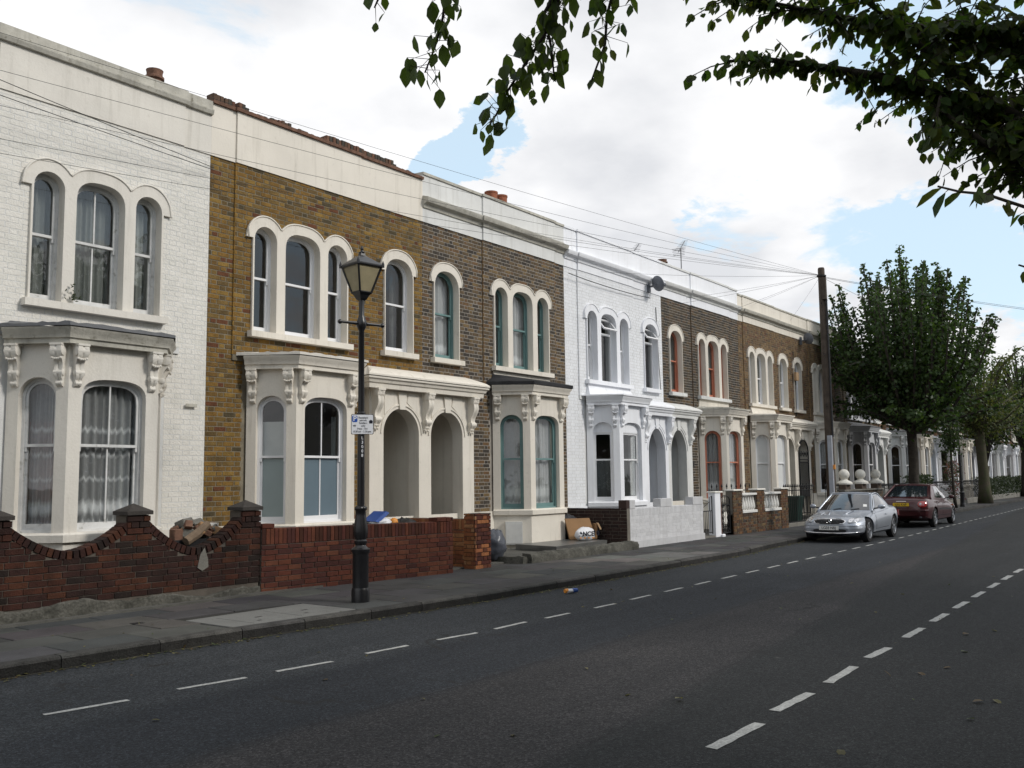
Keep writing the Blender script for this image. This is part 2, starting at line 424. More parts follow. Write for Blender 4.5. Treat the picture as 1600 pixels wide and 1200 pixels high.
def unit_brick(tone, mat):
    k = (tone, mat.name)
    if k not in UNIT_CACHE:
        mb = MB(); mb.col = tone
        b = .02
        # front at y = 0, back at y = 1 (depth), slightly worn arrises
        f = [(-.5+b,0,-.5+b*2),(.5-b,0,-.5+b*2),(.5-b,0,.5-b*2),(-.5+b,0,.5-b*2)]
        k1 = [(-.5,.08,-.5),(.5,.08,-.5),(.5,.08,.5),(-.5,.08,.5)]
        k2 = [(-.5,1,-.5),(.5,1,-.5),(.5,1,.5),(-.5,1,.5)]
        vs = f+k1+k2
        fs = [(0,1,2,3)]
        for o in (0, 4):
            for i in range(4):
                fs.append((o+(i+1)%4, o+i, o+4+i, o+4+(i+1)%4))
        fs.append((11,10,9,8))
        mb.add(vs, fs)
        me = bpy.data.meshes.new('brick')
        me.from_pydata(mb.v, [], mb.f); me.materials.append(mat)
        at = me.color_attributes.new('col', 'FLOAT_COLOR', 'CORNER')
        at.data.foreach_set('color', (tone[0], tone[1], tone[2], 1.0)*len(me.loops))
        UNIT_CACHE[k] = me
    return UNIT_CACHE[k]

class Fr:
    """a vertical face: origin, direction along it (u), inward normal (d)"""
    def __init__(s, x, y, dx, dy):
        L = hypot(dx, dy); s.x, s.y = x, y; s.dx, s.dy = dx/L, dy/L
        s.nx, s.ny = -s.dy, s.dx
    def p(s, u, z, d=0.0):
        return (s.x+s.dx*u+s.nx*d, s.y+s.dy*u+s.ny*d, z)
    def rot(s):
        return atan2(s.dy, s.dx)

def subtract(iv, blocks):
    out_ = [iv]
    for a, b in blocks:
        nxt = []
        for c, d in out_:
            if b <= c or a >= d: nxt.append((c, d)); continue
            if a > c: nxt.append((c, a))
            if b < d: nxt.append((b, d))
        out_ = nxt
    return out_

def lay_bricks(fr, u0, u1, z0, z1, blocked=None, course=.083, length=.238, joint=.011, bond='flemish', rnd=None, ztop=None):
    """positions of bricks (ua, ub, za, zb) on a face"""
    rnd = rnd or random
    res = []; k = 0; z = z0
    while z < z1-.015:
        zb = min(z+course-joint, z1)
        bl = blocked(z, zb) if blocked else []
        u = u0-(length*.75 if k % 2 else 0)-.0; i = 0
        spans = subtract((u0, u1), bl)
        while u < u1:
            if bond == 'flemish': L = length if (i % 2 == 0) else length*.5
            elif bond == 'header': L = length*.5
            else: L = length
            a, b = u+joint/2+rnd.uniform(-.003,.003), u+L-joint/2+rnd.uniform(-.003,.003)
            for c, d in spans:
                aa, bb = max(a, c), min(b, d)
                if bb-aa > .03: res.append((aa, bb, z, zb))
            u += L; i += 1
        z += course; k += 1
    return res

def put_bricks(parent, fr, items, tones, mat, depth=.03, proud=.0, keep=300, near=(0,0,1.8), wob=.0025, rnd=None, name='brick', weights=None):
    """the bricks seen largest become objects; the others join into one part"""
    rnd = rnd or random
    def key(it):
        p = fr.p((it[0]+it[1])/2, (it[2]+it[3])/2)
        d = sqrt((p[0]-near[0])**2+(p[1]-near[1])**2+(p[2]-near[2])**2)
        return -(it[1]-it[0])/d
    order = sorted(items, key=key)
    rz = fr.rot()
    for it in order[:keep]:
        t = rnd.choices(tones, weights)[0] if weights else rnd.choice(tones)
        o = bpy.data.objects.new(name, unit_brick(t, mat))
        ua, ub, za, zb = it
        o.location = fr.p((ua+ub)/2, (za+zb)/2, -proud+rnd.uniform(-wob, wob))
        o.scale = (ub-ua, depth, zb-za)
        o.rotation_euler = (rnd.uniform(-.012,.012), rnd.uniform(-.012,.012), rz+rnd.uniform(-.008,.008))
        link(o, parent)
    mb = MB()
    for ua, ub, za, zb in order[keep:]:
        mb.col = rnd.choices(tones, weights)[0] if weights else rnd.choice(tones)
        d = -proud+rnd.uniform(-wob, wob); e = .003
        q = [fr.p(ua+e,za+e,d),fr.p(ub-e,za+e,d),fr.p(ub-e,zb-e,d),fr.p(ua+e,zb-e,d),
             fr.p(ua,za,d+depth),fr.p(ub,za,d+depth),fr.p(ub,zb,d+depth),fr.p(ua,zb,d+depth)]
        mb.add(q, [(0,1,2,3),(1,0,4,5),(2,1,5,6),(3,2,6,7),(0,3,7,4)])
    if mb.v:
        stuff(mb.build('brickwork', mat, parent))

# ------------------------------------------------------------------ openings, panels, sashes
def arch(uc, hw, z0, zc, b, n=2.0, seg=14):
    """outline from bottom left, up, over and down to bottom right"""
    pts = [(uc-hw, z0)]
    for i in range(seg+1):
        t = pi-pi*i/seg
        c, s_ = cos(t), sin(t)
        x = math.copysign(abs(c)**(2/n), c); y = abs(s_)**(2/n)
        pts.append((uc+hw*x, zc-b+b*y))
    pts.append((uc+hw, z0))
    return pts
def arch_top(u, uc, hw, zc, b, n):
    t = abs(u-uc)/hw
    return None if t > 1 else zc-b+b*(max(0, 1-t**n))**(1/n)
def panel(mb, fr, outer, holes, d0, d1, back=False, sides=True):
    polys = [outer]+holes
    flat = [p for q in polys for p in q]
    tr = tessellate_polygon([[Vector((u, z, 0)) for u, z in q] for q in polys])
    mb.add([fr.p(u, z, d0) for u, z in flat], [tuple(t) for t in tr])
    if back: mb.add([fr.p(u, z, d1) for u, z in flat], [tuple(t) for t in tr])
    for i, q in enumerate(polys):
        if i == 0 and not sides: continue
        n = len(q)
        vs = [fr.p(u, z, d0) for u, z in q]+[fr.p(u, z, d1) for u, z in q]
        mb.add(vs, [(j, (j+1) % n, n+(j+1) % n, n+j) for j in range(n)])
def clip(poly, ax, val, keep_greater):
    res = []
    n = len(poly)
    for i in range(n):
        a, b = poly[i], poly[(i+1) % n]
        ia = (a[ax] >= val) == keep_greater; ib = (b[ax] >= val) == keep_greater
        if ia: res.append(a)
        if ia != ib:
            t = (val-a[ax])/(b[ax]-a[ax])
            res.append((a[0]+t*(b[0]-a[0]), a[1]+t*(b[1]-a[1])))
    return res
def fbox(mb, fr, u0, u1, z0, z1, d0, d1):
    mb.hexa([fr.p(u0,z0,d0),fr.p(u1,z0,d0),fr.p(u1,z0,d1),fr.p(u0,z0,d1),fr.p(u0,z1,d0),fr.p(u1,z1,d0),fr.p(u1,z1,d1),fr.p(u0,z1,d1)])
def poly_face(mb, fr, poly, d):
    mb.add([fr.p(u, z, d) for u, z in poly], [tuple(range(len(poly)))])

def sash_window(house, fr, o, d, mat, bar=False, zm=None, curtain=None, fill=None, glass=None, casement=False, label=None, low_bar=None):
    """o = (uc, hw, z0, zc, b, n); frame and sashes at depth d"""
    uc, hw, z0, zc, b, n = o
    def ins(i): return arch(uc, hw-i, z0+i*.9, zc-i, max(.05, b*(hw-i)/hw), n, 12)
    mb = MB()
    panel(mb, fr, ins(-.015), [ins(.04)], d, d+.09)
    zm = zm if zm else z0+(zc-z0)*.52
    a = ins(.04); bI = ins(.078)
    # upper sash ring (outer plane), lower sash one step back
    up = clip(a, 1, zm-.02, True); ih = clip(bI, 1, zm+.02, True)
    panel(mb, fr, up, [ih], d+.018, d+.05)
    lo = clip(a, 1, zm+.02, False)
    hl = [(uc-hw+.08, z0+.12), (uc-hw+.08, zm-.02), (uc+hw-.08, zm-.02), (uc+hw-.08, z0+.12)]
    panel(mb, fr, lo, [hl], d+.05, d+.085)
    for s in (-1, 1):                                   # sash horns under the meeting rail
        x = uc+s*(hw-.06)
        fbox(mb, fr, x-.016, x+.016, zm-.085, zm-.02, d+.02, d+.05)
    if bar:
        fbox(mb, fr, uc-.011, uc+.011, zm+.01, zc-.05, d+.024, d+.048)
    if (low_bar if low_bar is not None else bar):
        fbox(mb, fr, uc-.011, uc+.011, z0+.1, zm-.01, d+.056, d+.08)
    w = mb.build('window', mat, house, auto=30)
    if label: w['label'] = label
    glass = glass or MT['glass']
    def pane(poly, dd, m):
        pm = MB(); poly_face(pm, fr, poly, dd); pm.build('pane', m, w)
    up = clip(bI, 1, zm, True)
    loP = [(uc-hw+.07, z0+.11), (uc-hw+.07, zm), (uc+hw-.07, zm), (uc+hw-.07, z0+.11)]
    fl = fill or {}
    if bar:
        pane(clip(up, 0, uc, False), d+.036, fl.get('up', glass)); pane(clip(up, 0, uc, True), d+.036, fl.get('up', glass))
    else: pane(up, d+.036, fl.get('up', glass))
    if (low_bar if low_bar is not None else bar):
        pane(clip(loP, 0, uc, False), d+.068, fl.get('lo', glass)); pane(clip(loP, 0, uc, True), d+.068, fl.get('lo', glass))
    else: pane(loP, d+.068, fl.get('lo', glass))
    for c in (curtain or []):
        kind, zA, zB, uA, uB, m, dd = c
        cm = MB()
        if kind == 'flat':
            poly = clip(clip(clip(clip(ins(.02), 1, z0+(zc-z0)*zA, True), 1, z0+(zc-z0)*zB, False), 0, uc+hw*uA, True), 0, uc+hw*uB, False)
            if len(poly) > 2: poly_face(cm, fr, poly, d+dd)
            nm = 'blind'
        else:
            ns = max(10, int(60*(uB-uA)*hw))
            rows = [zA, zB]; ph = random.uniform(0, 6); w1_ = random.uniform(.75, 1.5); w2_ = random.uniform(.25, .6); am = random.uniform(.6, 1.4)
            vs = []; fs = []
            for r_ in rows:
                for i in range(ns+1):
                    t = i/ns; uu = uc+hw*(uA+(uB-uA)*t)
                    tw = t*ns+2.2*sin(t*5+ph)
                    dep = .026*am*sin(tw*w1_+ph)*(1-.35*r_*sin(t*7+ph)**2)+.022*sin(tw*w2_+ph*2)+.01*r_*sin(t*17+ph)
                    vs.append(fr.p(uu, z0+(zc-z0)*r_, d+dd+dep))
            for i in range(ns): fs.append((i, i+1, ns+2+i, ns+1+i))
            cm.add(vs, fs); nm = 'curtain'
        if cm.v: cm.build(nm, m, w, smooth=(kind != 'flat'))
    return w

def sweep(mb, path, prof, closed_ends=True):
    """path: plan points in order; the outside lies on the right hand side (towards -n). prof: (out, z)"""
    n = len(path); rings = []
    P = [Vector((x, y)) for x, y in path]
    for i in range(n):
        ds = []
        if i > 0: ds.append((P[i]-P[i-1]).normalized())
        if i < n-1: ds.append((P[i+1]-P[i]).normalized())
        ns = [Vector((d.y, -d.x)) for d in ds]
        if len(ns) == 2:
            m = (ns[0]+ns[1]).normalized(); m = m/max(.3, m.dot(ns[0]))
        else: m = ns[0]
        rings.append([(P[i].x+m.x*o, P[i].y+m.y*o, z) for o, z in prof])
    mb.loft(rings, close=True, cap=closed_ends)

# ------------------------------------------------------------------ scroll brackets
def bracket_mesh(big=False):
    mb = MB()
    H = .60 if not big else .80
    prof = [(.0,.0),(.15,.0),(.165,-.03),(.17,-.08),(.165,-.14),(.14,-.19),(.10,-.225),(.075,-.27),(.07,-.33),(.085,-.38),(.09,-.42),(.07,-.47),(.045,-.50),(.05,-.54),(.045,-.575),(.0,-.60)]
    if big:
        prof = [(.0,.0),(.20,.0),(.215,-.05),(.20,-.10),(.18,-.14),(.19,-.19),(.20,-.26),(.18,-.33),(.14,-.40),(.10,-.46),(.085,-.52),(.10,-.58),(.125,-.62),(.11,-.67),(.07,-.70),(.06,-.75),(.0,-.80)]
    hw = lambda z: (.078 if z > -.2 else (.06 if z > -.45 else .045)) if not big else (.09 if z > -.13 else (.078 if z > -.5 else .07))
    n = len(prof)
    L = [(-hw(z), -o, z) for o, z in prof]; Rr = [(hw(z), -o, z) for o, z in prof]
    # a groove down the middle of the front
    vs = []; fs = []
    for (o, z) in prof:
        w = hw(z); oo = max(o-.014, 0)
        vs += [(-w,-o,z),(-w*.28,-o,z),(0,-oo,z),(w*.28,-o,z),(w,-o,z)]
    for i in range(n-1):
        for j in range(4):
            a = i*5+j; fs.append((a, a+1, a+6, a+5))
    mb.add(vs, fs)
    for s in (L, Rr):
        mb.add(s, [tuple(range(n))])
    def disc(oc, zc, r, w):
        seg = 10
        A = [(-w, -oc-r*cos(2*pi*i/seg), zc+r*sin(2*pi*i/seg)) for i in range(seg)]
        B = [(-w*1.0, 0, 0)]
        rings = []
        for x, rr in ((-w, r*.55), (-w*1.0+.008, r), (w-.008, r), (w, r*.55)):
            rings.append([(x, -oc-rr*cos(2*pi*i/seg), zc+rr*sin(2*pi*i/seg)) for i in range(seg)])
        mb.loft(rings)
    if big:
        mb.box(-.10,.10,-.225,0,-.045,0)
        disc(.13,-.10,.07,.105); disc(.075,-.61,.06,.092); disc(.04,-.72,.035,.055)
        for sx in (-.035,.035): mb.sphere((sx,-.05,-.79),.028,8,6)
    else:
        mb.box(-.085,.085,-.175,0,-.03,0)
        disc(.105,-.10,.068,.092); disc(.05,-.40,.045,.072); disc(.03,-.545,.03,.05)
        # acanthus lip between the scrolls
        for k in range(5):
            a = -.06+.03*k
            mb.sphere((a,-.135,-.205-(.012 if k in (1,2,3) else 0)),.020,6,5)
    me_o = mb.build('scroll_bracket', MT['cream'])
    me = me_o.data; bpy.data.objects.remove(me_o)
    me.polygons.foreach_set('use_smooth', [True]*len(me.polygons)); me.set_sharp_from_angle(angle=rad(40))
    return me
BRK = {}
def bracket(house, fr, u, ztop, d, mat, big=False):
    k = (mat.name, big)
    if k not in BRK:
        base = BRK.setdefault(('mesh', big), bracket_mesh(big))
        me = base.copy(); me.materials.clear(); me.materials.append(mat); BRK[k] = me
    o = bpy.data.objects.new('scroll_bracket', BRK[k])
    o.location = fr.p(u, ztop, d); o.rotation_euler = (0, 0, fr.rot())
    return link(o, house)

# ------------------------------------------------------------------ one terraced house
YW, YP = 13.30, 13.268                 # recessed wall face; face of the forward part over the bay
YB = 12.56                            # front of the bay
YPOR = 13.14                          # face of the porch
ZBT, ZPT = 7.38, 8.30                 # top of brickwork, top of parapet
Z_S1, Z_S2 = 4.34, 4.45               # first floor sill
def house(cfg):
    x0, x1, ax, side, cx = cfg['x0'], cfg['x1'], cfg['axis'], cfg['side'], cfg['cx']
    det = cfg.get('detail', 2)
    H = thing('terraced_house', cfg['label'], 'house', ((x0+x1)/2, YW, 0.12), cfg.get('group', 'terraced houses along the far pavement'))
    rnd = random.Random(cfg.get('seed', 1))
    stc, brick_t = MT[cfg['stucco']], cfg.get('brick')
    trim = MT[cfg.get('trim', 'trim_white')]
    corn = MT[cfg.get('corn', cfg['stucco'])]
    Wf = Fr(0, YW, 1, 0); Pf = Fr(0, YP, 1, 0)
    sx = cfg.get('sx', ax+side*.74)                    # single first floor window
    pw0, pw1 = cx-1.48, cx+1.48                        # forward part
    pw0 = max(pw0, x0+.0); pw1 = min(pw1, x1-.0)
    # --- openings
    o_s = (sx, .405, Z_S2, 6.40, .40, 2.3)
    tcx, toff, thw, tcw = cfg.get('tri', (cx, .85, .245, .41))
    tri = [(tcx-toff, thw, Z_S2, 6.35, thw, 2.0), (tcx, tcw, Z_S2, 6.36, .33, 2.6), (tcx+toff, thw, Z_S2, 6.35, thw, 2.0)]
    pcx = ax-.10
    pa = pcx+side*.70                                  # centre of the door arch
    # --- wall core
    mb = MB()
    mort = MT[cfg.get('mortar', 'mortar')]
    core = .003 if cfg.get('painted') else .006
    def inset(o, e=.02): return arch(o[0], o[1]+e, o[2]-e, o[3]+e, o[4]+e, o[5], 12)
    bayhole = [(cx-1.05,.3),(cx-1.05,3.65),(cx+1.05,3.65),(cx+1.05,.3)]
    d0_, d1_ = max(pa-.62, x0+.03), min(pa+.62, x1-.03)
    doorhole = [(d0_,.14),(d0_,3.45),(d1_,3.45),(d1_,.14)]
    panel(mb, Wf, [(x0,.05),(x0,ZBT),(pw0,ZBT),(pw0,Z_S1-.1),(pw1,Z_S1-.1),(pw1,ZBT),(x1,ZBT),(x1,.05)], [inset(o_s), bayhole, doorhole], core, .30)
    panel(mb, Pf, [(pw0,3.9),(pw0,ZBT),(pw1,ZBT),(pw1,3.9)], [inset(o) for o in tri], core, .34)
    wall = mb.build('wall', mort, H)
    shell = MB()
    yb = YW+9.0
    s0, s1 = (YW+1.6 if side > 0 else YW+.31), (YW+1.6 if side < 0 else YW+.31)
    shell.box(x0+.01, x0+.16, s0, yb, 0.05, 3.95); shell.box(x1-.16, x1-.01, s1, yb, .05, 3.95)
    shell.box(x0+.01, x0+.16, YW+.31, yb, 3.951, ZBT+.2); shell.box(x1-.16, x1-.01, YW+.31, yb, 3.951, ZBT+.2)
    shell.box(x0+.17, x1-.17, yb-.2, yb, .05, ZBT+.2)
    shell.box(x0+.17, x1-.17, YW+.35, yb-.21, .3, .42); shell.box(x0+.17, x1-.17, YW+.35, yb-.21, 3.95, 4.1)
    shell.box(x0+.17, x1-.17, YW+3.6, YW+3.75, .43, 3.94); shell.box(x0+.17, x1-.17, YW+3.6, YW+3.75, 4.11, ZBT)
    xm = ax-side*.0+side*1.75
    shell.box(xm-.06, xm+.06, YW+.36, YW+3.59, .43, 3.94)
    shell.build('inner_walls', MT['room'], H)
    rf = MB()
    rf.hexa([(x0+.01,YW+.32,ZBT-.1),(x1-.01,YW+.32,ZBT-.1),(x1-.01,yb-.25,ZBT-.1),(x0+.01,yb-.25,ZBT-.1),
             (x0+.01,YW+.32,ZBT+.25),(x1-.01,YW+.32,ZBT+.25),(x1-.01,yb-.25,ZBT+.05),(x0+.01,yb-.25,ZBT+.05)])
    rf.build('roof', MT['roofslate'], H)
    # --- brickwork
    if brick_t:
        bm = MT['painted'] if cfg.get('painted') else MT['stock']
        tones = TONES[brick_t]
        wts = cfg.get('weights')
        def blk_for(ops, extra):
            def f(za, zb):
                bl = []
                for o in ops:
                    if zb > o[2]-.1 and za < o[3]:
                        zt = o[3]-o[4]
                        if za < zt: bl.append((o[0]-o[1]-.02, o[0]+o[1]+.02))
                        else:
                            t = max(0, 1-((za-zt)/o[4])**o[5])**(1/o[5]); bl.append((o[0]-o[1]*t-.02, o[0]+o[1]*t+.02))
                for a, b, c, d in extra:
                    if zb > c and za < d: bl.append((a, b))
                return bl
            return f
        pl, pr = (pcx, pcx+1.66) if side > 0 else (pcx-1.66, pcx)
        ex = [(pw0, pw1, Z_S1-.35, 99), (cx-1.25, cx+1.25, 0, 3.95), (pl, pr, 0, 3.78)]
        lenb = cfg.get('bl', .238)
        jt = .006 if cfg.get('painted') else cfg.get('joint', .012)
        wb_ = .0012 if cfg.get('painted') else .0025
        it = lay_bricks(Wf, x0+.002, x1-.002, 1.10, ZBT, blk_for([o_s], ex), length=lenb, rnd=rnd, joint=jt)
        itp = lay_bricks(Pf, pw0, pw1, 4.005, ZBT, blk_for(tri, [(cx-1.15, cx+1.15, 4.0, Z_S1)] if cfg.get('skirt') else []), length=lenb, rnd=rnd, joint=jt)
        k = cfg.get('keep', 0)
        kA = int(k*len(it)/max(1, len(it)+len(itp)))
        put_bricks(H, Wf, it, tones, bm, keep=kA, rnd=rnd, weights=wts, wob=wb_)
        put_bricks(H, Pf, itp, tones, bm, keep=k-kA, rnd=rnd, weights=wts, wob=wb_)
        q = MB()                                            # quoin returns of the forward part; bare brick lightened to offset their shade
        for xx, s in ((pw0, 1), (pw1, -1)):
            z = 4.005; kk = 0
            while z < ZBT-.02:
                q.col = tuple(c*(1.0 if cfg.get('painted') else 1.5) for c in sorted(tones, key=sum)[-1-kk % 3])
                q.box(min(xx-s*.004, xx+s*.03), max(xx-s*.004, xx+s*.03), YP+.004, YW+.02, z, min(z+.072, ZBT)); z += .083; kk += 1
        stuff(q.build('quoin_bricks', bm, H))
    # --- plinth
    pb = MB()
    pm = cfg.get('plinth', True)
    if pm:
        fbox(pb, Wf, x0, x1, .1, 1.09, -.035, .012)
        pb.build('plinth', stc, H)
    # --- parapet
    pp = MB(); pst = cfg.get('parapet', 'plain')
    pm_ = MT[cfg.get('parapet_mat', cfg['stucco'])]
    zt = cfg.get('ptop', ZPT)
    fbox(pp, Wf, x0, pw0, ZBT, zt, -.02, .30); fbox(pp, Wf, pw1, x1, ZBT, zt, -.02, .30)
    fbox(pp, Pf, pw0, pw1, ZBT, zt, -.022, .37)
    pp.build('parapet', pm_, H)
    path = [(x0, YW-.02), (pw0, YW-.02), (pw0, YP-.022), (pw1, YP-.022), (pw1, YW-.02), (x1, YW-.02)]
    if pw0-x0 < .02: path = path[2:]
    if x1-pw1 < .02: path = path[:-2]
    if pst == 'cornice':
        cb = MB()
        zc = cfg.get('czc', 7.78)
        sweep(cb, path, [(.0,zc-.12),(.03,zc-.11),(.05,zc-.04),(.14,zc+.0),(.17,zc+.06),(.175,zc+.10),(.02,zc+.15),(-.02,zc+.15),(-.02,zc-.12)])
        cb.build('cornice', corn, H, auto=35)
        cp = MB(); sweep(cp, path, [(-.005,zt+.002),(.03,zt+.002),(.03,zt+.06),(-.36,zt+.085),(-.36,zt+.002)])
        cp.build('coping', corn, H)
    elif pst == 'coping':
        cb = MB(); sweep(cb, path, [(0,zt-.03),(.05,zt-.02),(.07,zt+.04),(.07,zt+.06),(.03,zt+.07),(.03,zt+.22),(-.36,zt+.24),(-.36,zt+.0)])
        cb.build('coping', corn, H)
    elif pst == 'broken':
        cb = MB(); sweep(cb, path, [(0,zt+.0),(.045,zt+.0),(.05,zt+.055),(-.36,zt+.06),(-.36,zt+.0)])
        cb.build('tile_course', MT['pot_old'], H)
        tones = [(.15,.07,.045),(.12,.075,.05),(.10,.085,.065),(.18,.095,.06),(.075,.065,.052)]
        n = 0
        for i in range(len(path)-1):
            (xa, ya), (xb, yb2) = path[i], path[i+1]
            if abs(xb-xa) < .2: continue
            u = xa
            while u < xb-.05:
                w = .078
                gone = noise_at(u*.9+3)
                h = .11 if gone < .50 else (.055 if gone < .62 else .015)
                if u > cx+.6 and u < pw1: h = .12
                h += rnd.uniform(-.012, .012)
                o = bpy.data.objects.new('coping_brick', unit_brick(rnd.choice(tones), MT['stock']))
                o.location = (u+w/2, ya-.02+rnd.uniform(-.012,.012), zt+.062+h/2)
                o.scale = (w-.01, .21, h); o.rotation_euler = (rnd.uniform(-.03,.03), rnd.uniform(-.05,.05), rnd.uniform(-.03,.03))
                link(o, H); u += w
    # --- window surrounds with hood moulds
    def surround(fr, ops, jamb, hood_h, hood_w, zb):
        ulo, uhi = ops[0][0]-ops[0][1], ops[-1][0]+ops[-1][1]
        top = []
        n = 22*len(ops)+10
        for i in range(n+1):
            u = ulo-hood_w+(uhi-ulo+2*hood_w)*i/n
            zs = [arch_top(u, o[0], o[1]+hood_w, o[3]+hood_h, o[4]+hood_h, o[5]) for o in ops]
            zs = [z for z in zs if z is not None]
            top.append((u, max([zb]+zs)))
        outer = [(ulo-jamb, Z_S2-.02), (ulo-jamb, zb-.0)]
        outer += [(ulo-hood_w, zb)]+[p for p in top if p[1] > zb]+[(uhi+hood_w, zb), (uhi+jamb, zb), (uhi+jamb, Z_S2-.02)]
        m = MB()
        holes = [arch(o[0], o[1], o[2]+.0, o[3], o[4], o[5], 14) for o in ops]
        panel(m, fr, outer, holes, -.045, .22)
        s = m.build('window_surround', stc, H, auto=40)
        # raised outer rib of the hood
        r = MB(); ring = [p for p in top if p[1] > zb]
        path3 = [fr.p(u, z-.012, -.047) for u, z in ([(ring[0][0], zb)]+ring+[(ring[-1][0], zb)])]
        r.tube([Vector(p) for p in path3], .017, 5)
        r.build('hood_rib', stc, s, smooth=True)
        sl = MB()
        fbox(sl, fr, ulo-.10, uhi+.10, Z_S1, Z_S2-.004, -.13, .2)
        sl.build('window_sill', MT[cfg.get('sill', cfg['stucco'])], H)
    surround(Pf, tri, .03, .20, .165, 6.11)
    surround(Wf, [o_s], .02, .20, .15, 6.11)
    if cfg.get('skirt'):
        m = MB()
        m.hexa([Pf.p(cx-1.20,3.98,-.15 if cfg['skirt']=='flare' else -.03),Pf.p(cx+1.20,3.98,-.15 if cfg['skirt']=='flare' else -.03),Pf.p(cx+1.20,3.98,.1),Pf.p(cx-1.20,3.98,.1),
                Pf.p(cx-1.12,Z_S1-.004,-.03),Pf.p(cx+1.12,Z_S1-.004,-.03),Pf.p(cx+1.12,Z_S1-.004,.1),Pf.p(cx-1.12,Z_S1-.004,.1)])
        m.build('sill_apron', stc, H)
    # --- first floor sashes
    cu = cfg.get('curt_up', [None]*3); fi = cfg.get('fill_up', {})
    bars = cfg.get('bars_up', (False, False, False))
    for i, o in enumerate(tri):
        if cfg.get('vents') and i == 1:
            vent_window(H, Pf, o, .13, trim); continue
        sash_window(H, Pf, o, .13, trim, bar=bars[i], curtain=cu[i], fill=fi)
    if cfg.get('vents'): vent_window(H, Wf, o_s, .13, trim, [('wavy',0,.8,-1,.0,MT['curtain_mauve'],.2)])
    else: sash_window(H, Wf, o_s, .13, trim, curtain=cfg.get('curt_s'), fill=fi)
    # --- bay
    L = hypot(.5, YW-YB-.03)
    cl = (cx-1.18, YW-.03); fl = (cx-.68, YB); fr_ = (cx+.68, YB); cr = (cx+1.18, YW-.03)
    B0 = Fr(cl[0], cl[1], fl[0]-cl[0], fl[1]-cl[1]); B1 = Fr(fl[0], fl[1], 1, 0); B2 = Fr(fr_[0], fr_[1], cr[0]-fr_[0], cr[1]-fr_[1])
    L0 = hypot(fl[0]-cl[0], fl[1]-cl[1]); LF = 1.36
    zs = cfg.get('bsill', 1.12); zbase = .12
    oc = (L0/2, .265, zs, 3.30, .265, 2.0); of = (LF/2, .49, zs, 3.30, .28, 2.8)
    mb = MB()
    for f_, ln, o in ((B0, L0, oc), (B1, LF, of), (B2, L0, oc)):
        panel(mb, f_, [(0,zbase),(0,3.76),(ln,3.76),(ln,zbase)], [arch(*o[:2], o[2], o[3], o[4], o[5], 16)], 0, .16)
    mb.build('bay_wall', stc, H, auto=40)
    sb = MB(); bp = [cl, fl, fr_, cr]
    sweep(sb, bp, [(.0,zs-.13),(.055,zs-.13),(.06,zs-.03),(.0,zs-.004)])
    sb.build('bay_sill', stc, H)
    cb = MB()
    sweep(cb, bp, [(.0,3.755),(.12,3.755),(.12,3.82),(.15,3.83),(.165,3.90),(.20,3.94),(.21,3.975),(.0,3.985)])
    cb.build('bay_cornice', corn if cfg.get('bay_dirty') else stc, H, auto=30)
    rb = MB(); rk = cfg.get('bay_roof', 'lead')
    e = .23; zr = 3.985; ztp = cfg.get('bay_rt', 4.10)
    o_ = [(cl[0]-e, cl[1]), (fl[0]-e*.55, fl[1]-e), (fr_[0]+e*.55, fr_[1]-e), (cr[0]+e, cr[1])]
    i_ = [(cl[0]-.02, YP-.01), (cl[0]+.0, YP-.01), (cr[0]-.0, YP-.01), (cr[0]+.02, YP-.01)]
    nS = 14
    tp = []
    for k in range(3):                       # edge of the roof is a little ragged
        (xa, ya), (xb, yb_) = o_[k], o_[k+1]
        for j in range(nS):
            t = j/nS; tp.append((xa+(xb-xa)*t, ya+(yb_-ya)*t))
    tp.append(o_[3])
    jag = cfg.get('jag', .008)
    eh = cfg.get('edge', .035)
    ring0 = [(x, y, zr) for x, y in tp]; ring1 = [(x, y, zr+eh+rnd.uniform(0, jag)) for x, y in tp]
    ring2 = [(cx+(x-cx)*.86, y+(YP-.02-y)*.55, (zr+eh+ztp)/2+.01+rnd.uniform(0, jag*.7)) for x, y in tp]
    ring3 = [(min(max(x, cl[0]), cr[0]), YP-.012, ztp) for x, y in tp]
    rb.loft([ring0, ring1, ring2, ring3], close=False, cap=False)
    rb.build('bay_roof', MT[rk], H)
    wl = cfg.get('curt_bay', [None, None, None]); fb = cfg.get('fill_bay', [None]*3); bb = cfg.get('bars_bay', (False, False, False))
    zmb = cfg.get('zmb', 2.28)
    for i, (f_, o) in enumerate(((B0, oc), (B1, of), (B2, oc))):
        if cfg.get('square') :
            m_ = MB(); poly_face(m_, f_, clip(arch(o[0], o[1]+.01, o[2], o[3]+.01, o[4], o[5], 16), 1, o[3]-.27, True), .095); m_.build('arch_infill', stc, H)
            o = (o[0], o[1], o[2]+.0, o[3]-.25, .06, 6.0)
        sash_window(H, f_, o, .10, trim, bar=bb[i], curtain=wl[i], fill=fb[i], zm=zmb)
    bkm = MT[cfg.get('brk', cfg['stucco'])]
    for f_, ln in ((B0, L0), (B1, LF), (B2, L0)):
        bracket(H, f_, .115, 3.755, 0, bkm); bracket(H, f_, ln-.115, 3.755, 0, bkm)
    # --- half of the double porch
    pst_ = MT[cfg.get('porch', cfg['stucco'])]
    Of = Fr(0, YPOR, 1, 0)
    pl, pr = (pcx, pcx+1.60) if side > 0 else (pcx-1.60, pcx)
    ahw = .515
    oa = (pa, ahw, .2, 3.27, ahw*(1.25 if cfg.get('pointed') else 1.0), 1.7 if cfg.get('pointed') else 2.0)
    mb = MB()
    panel(mb, Of, [(pl,.1),(pl,3.64),(pr,3.64),(pr,.1)], [arch(*oa, 22)], 0, .30)
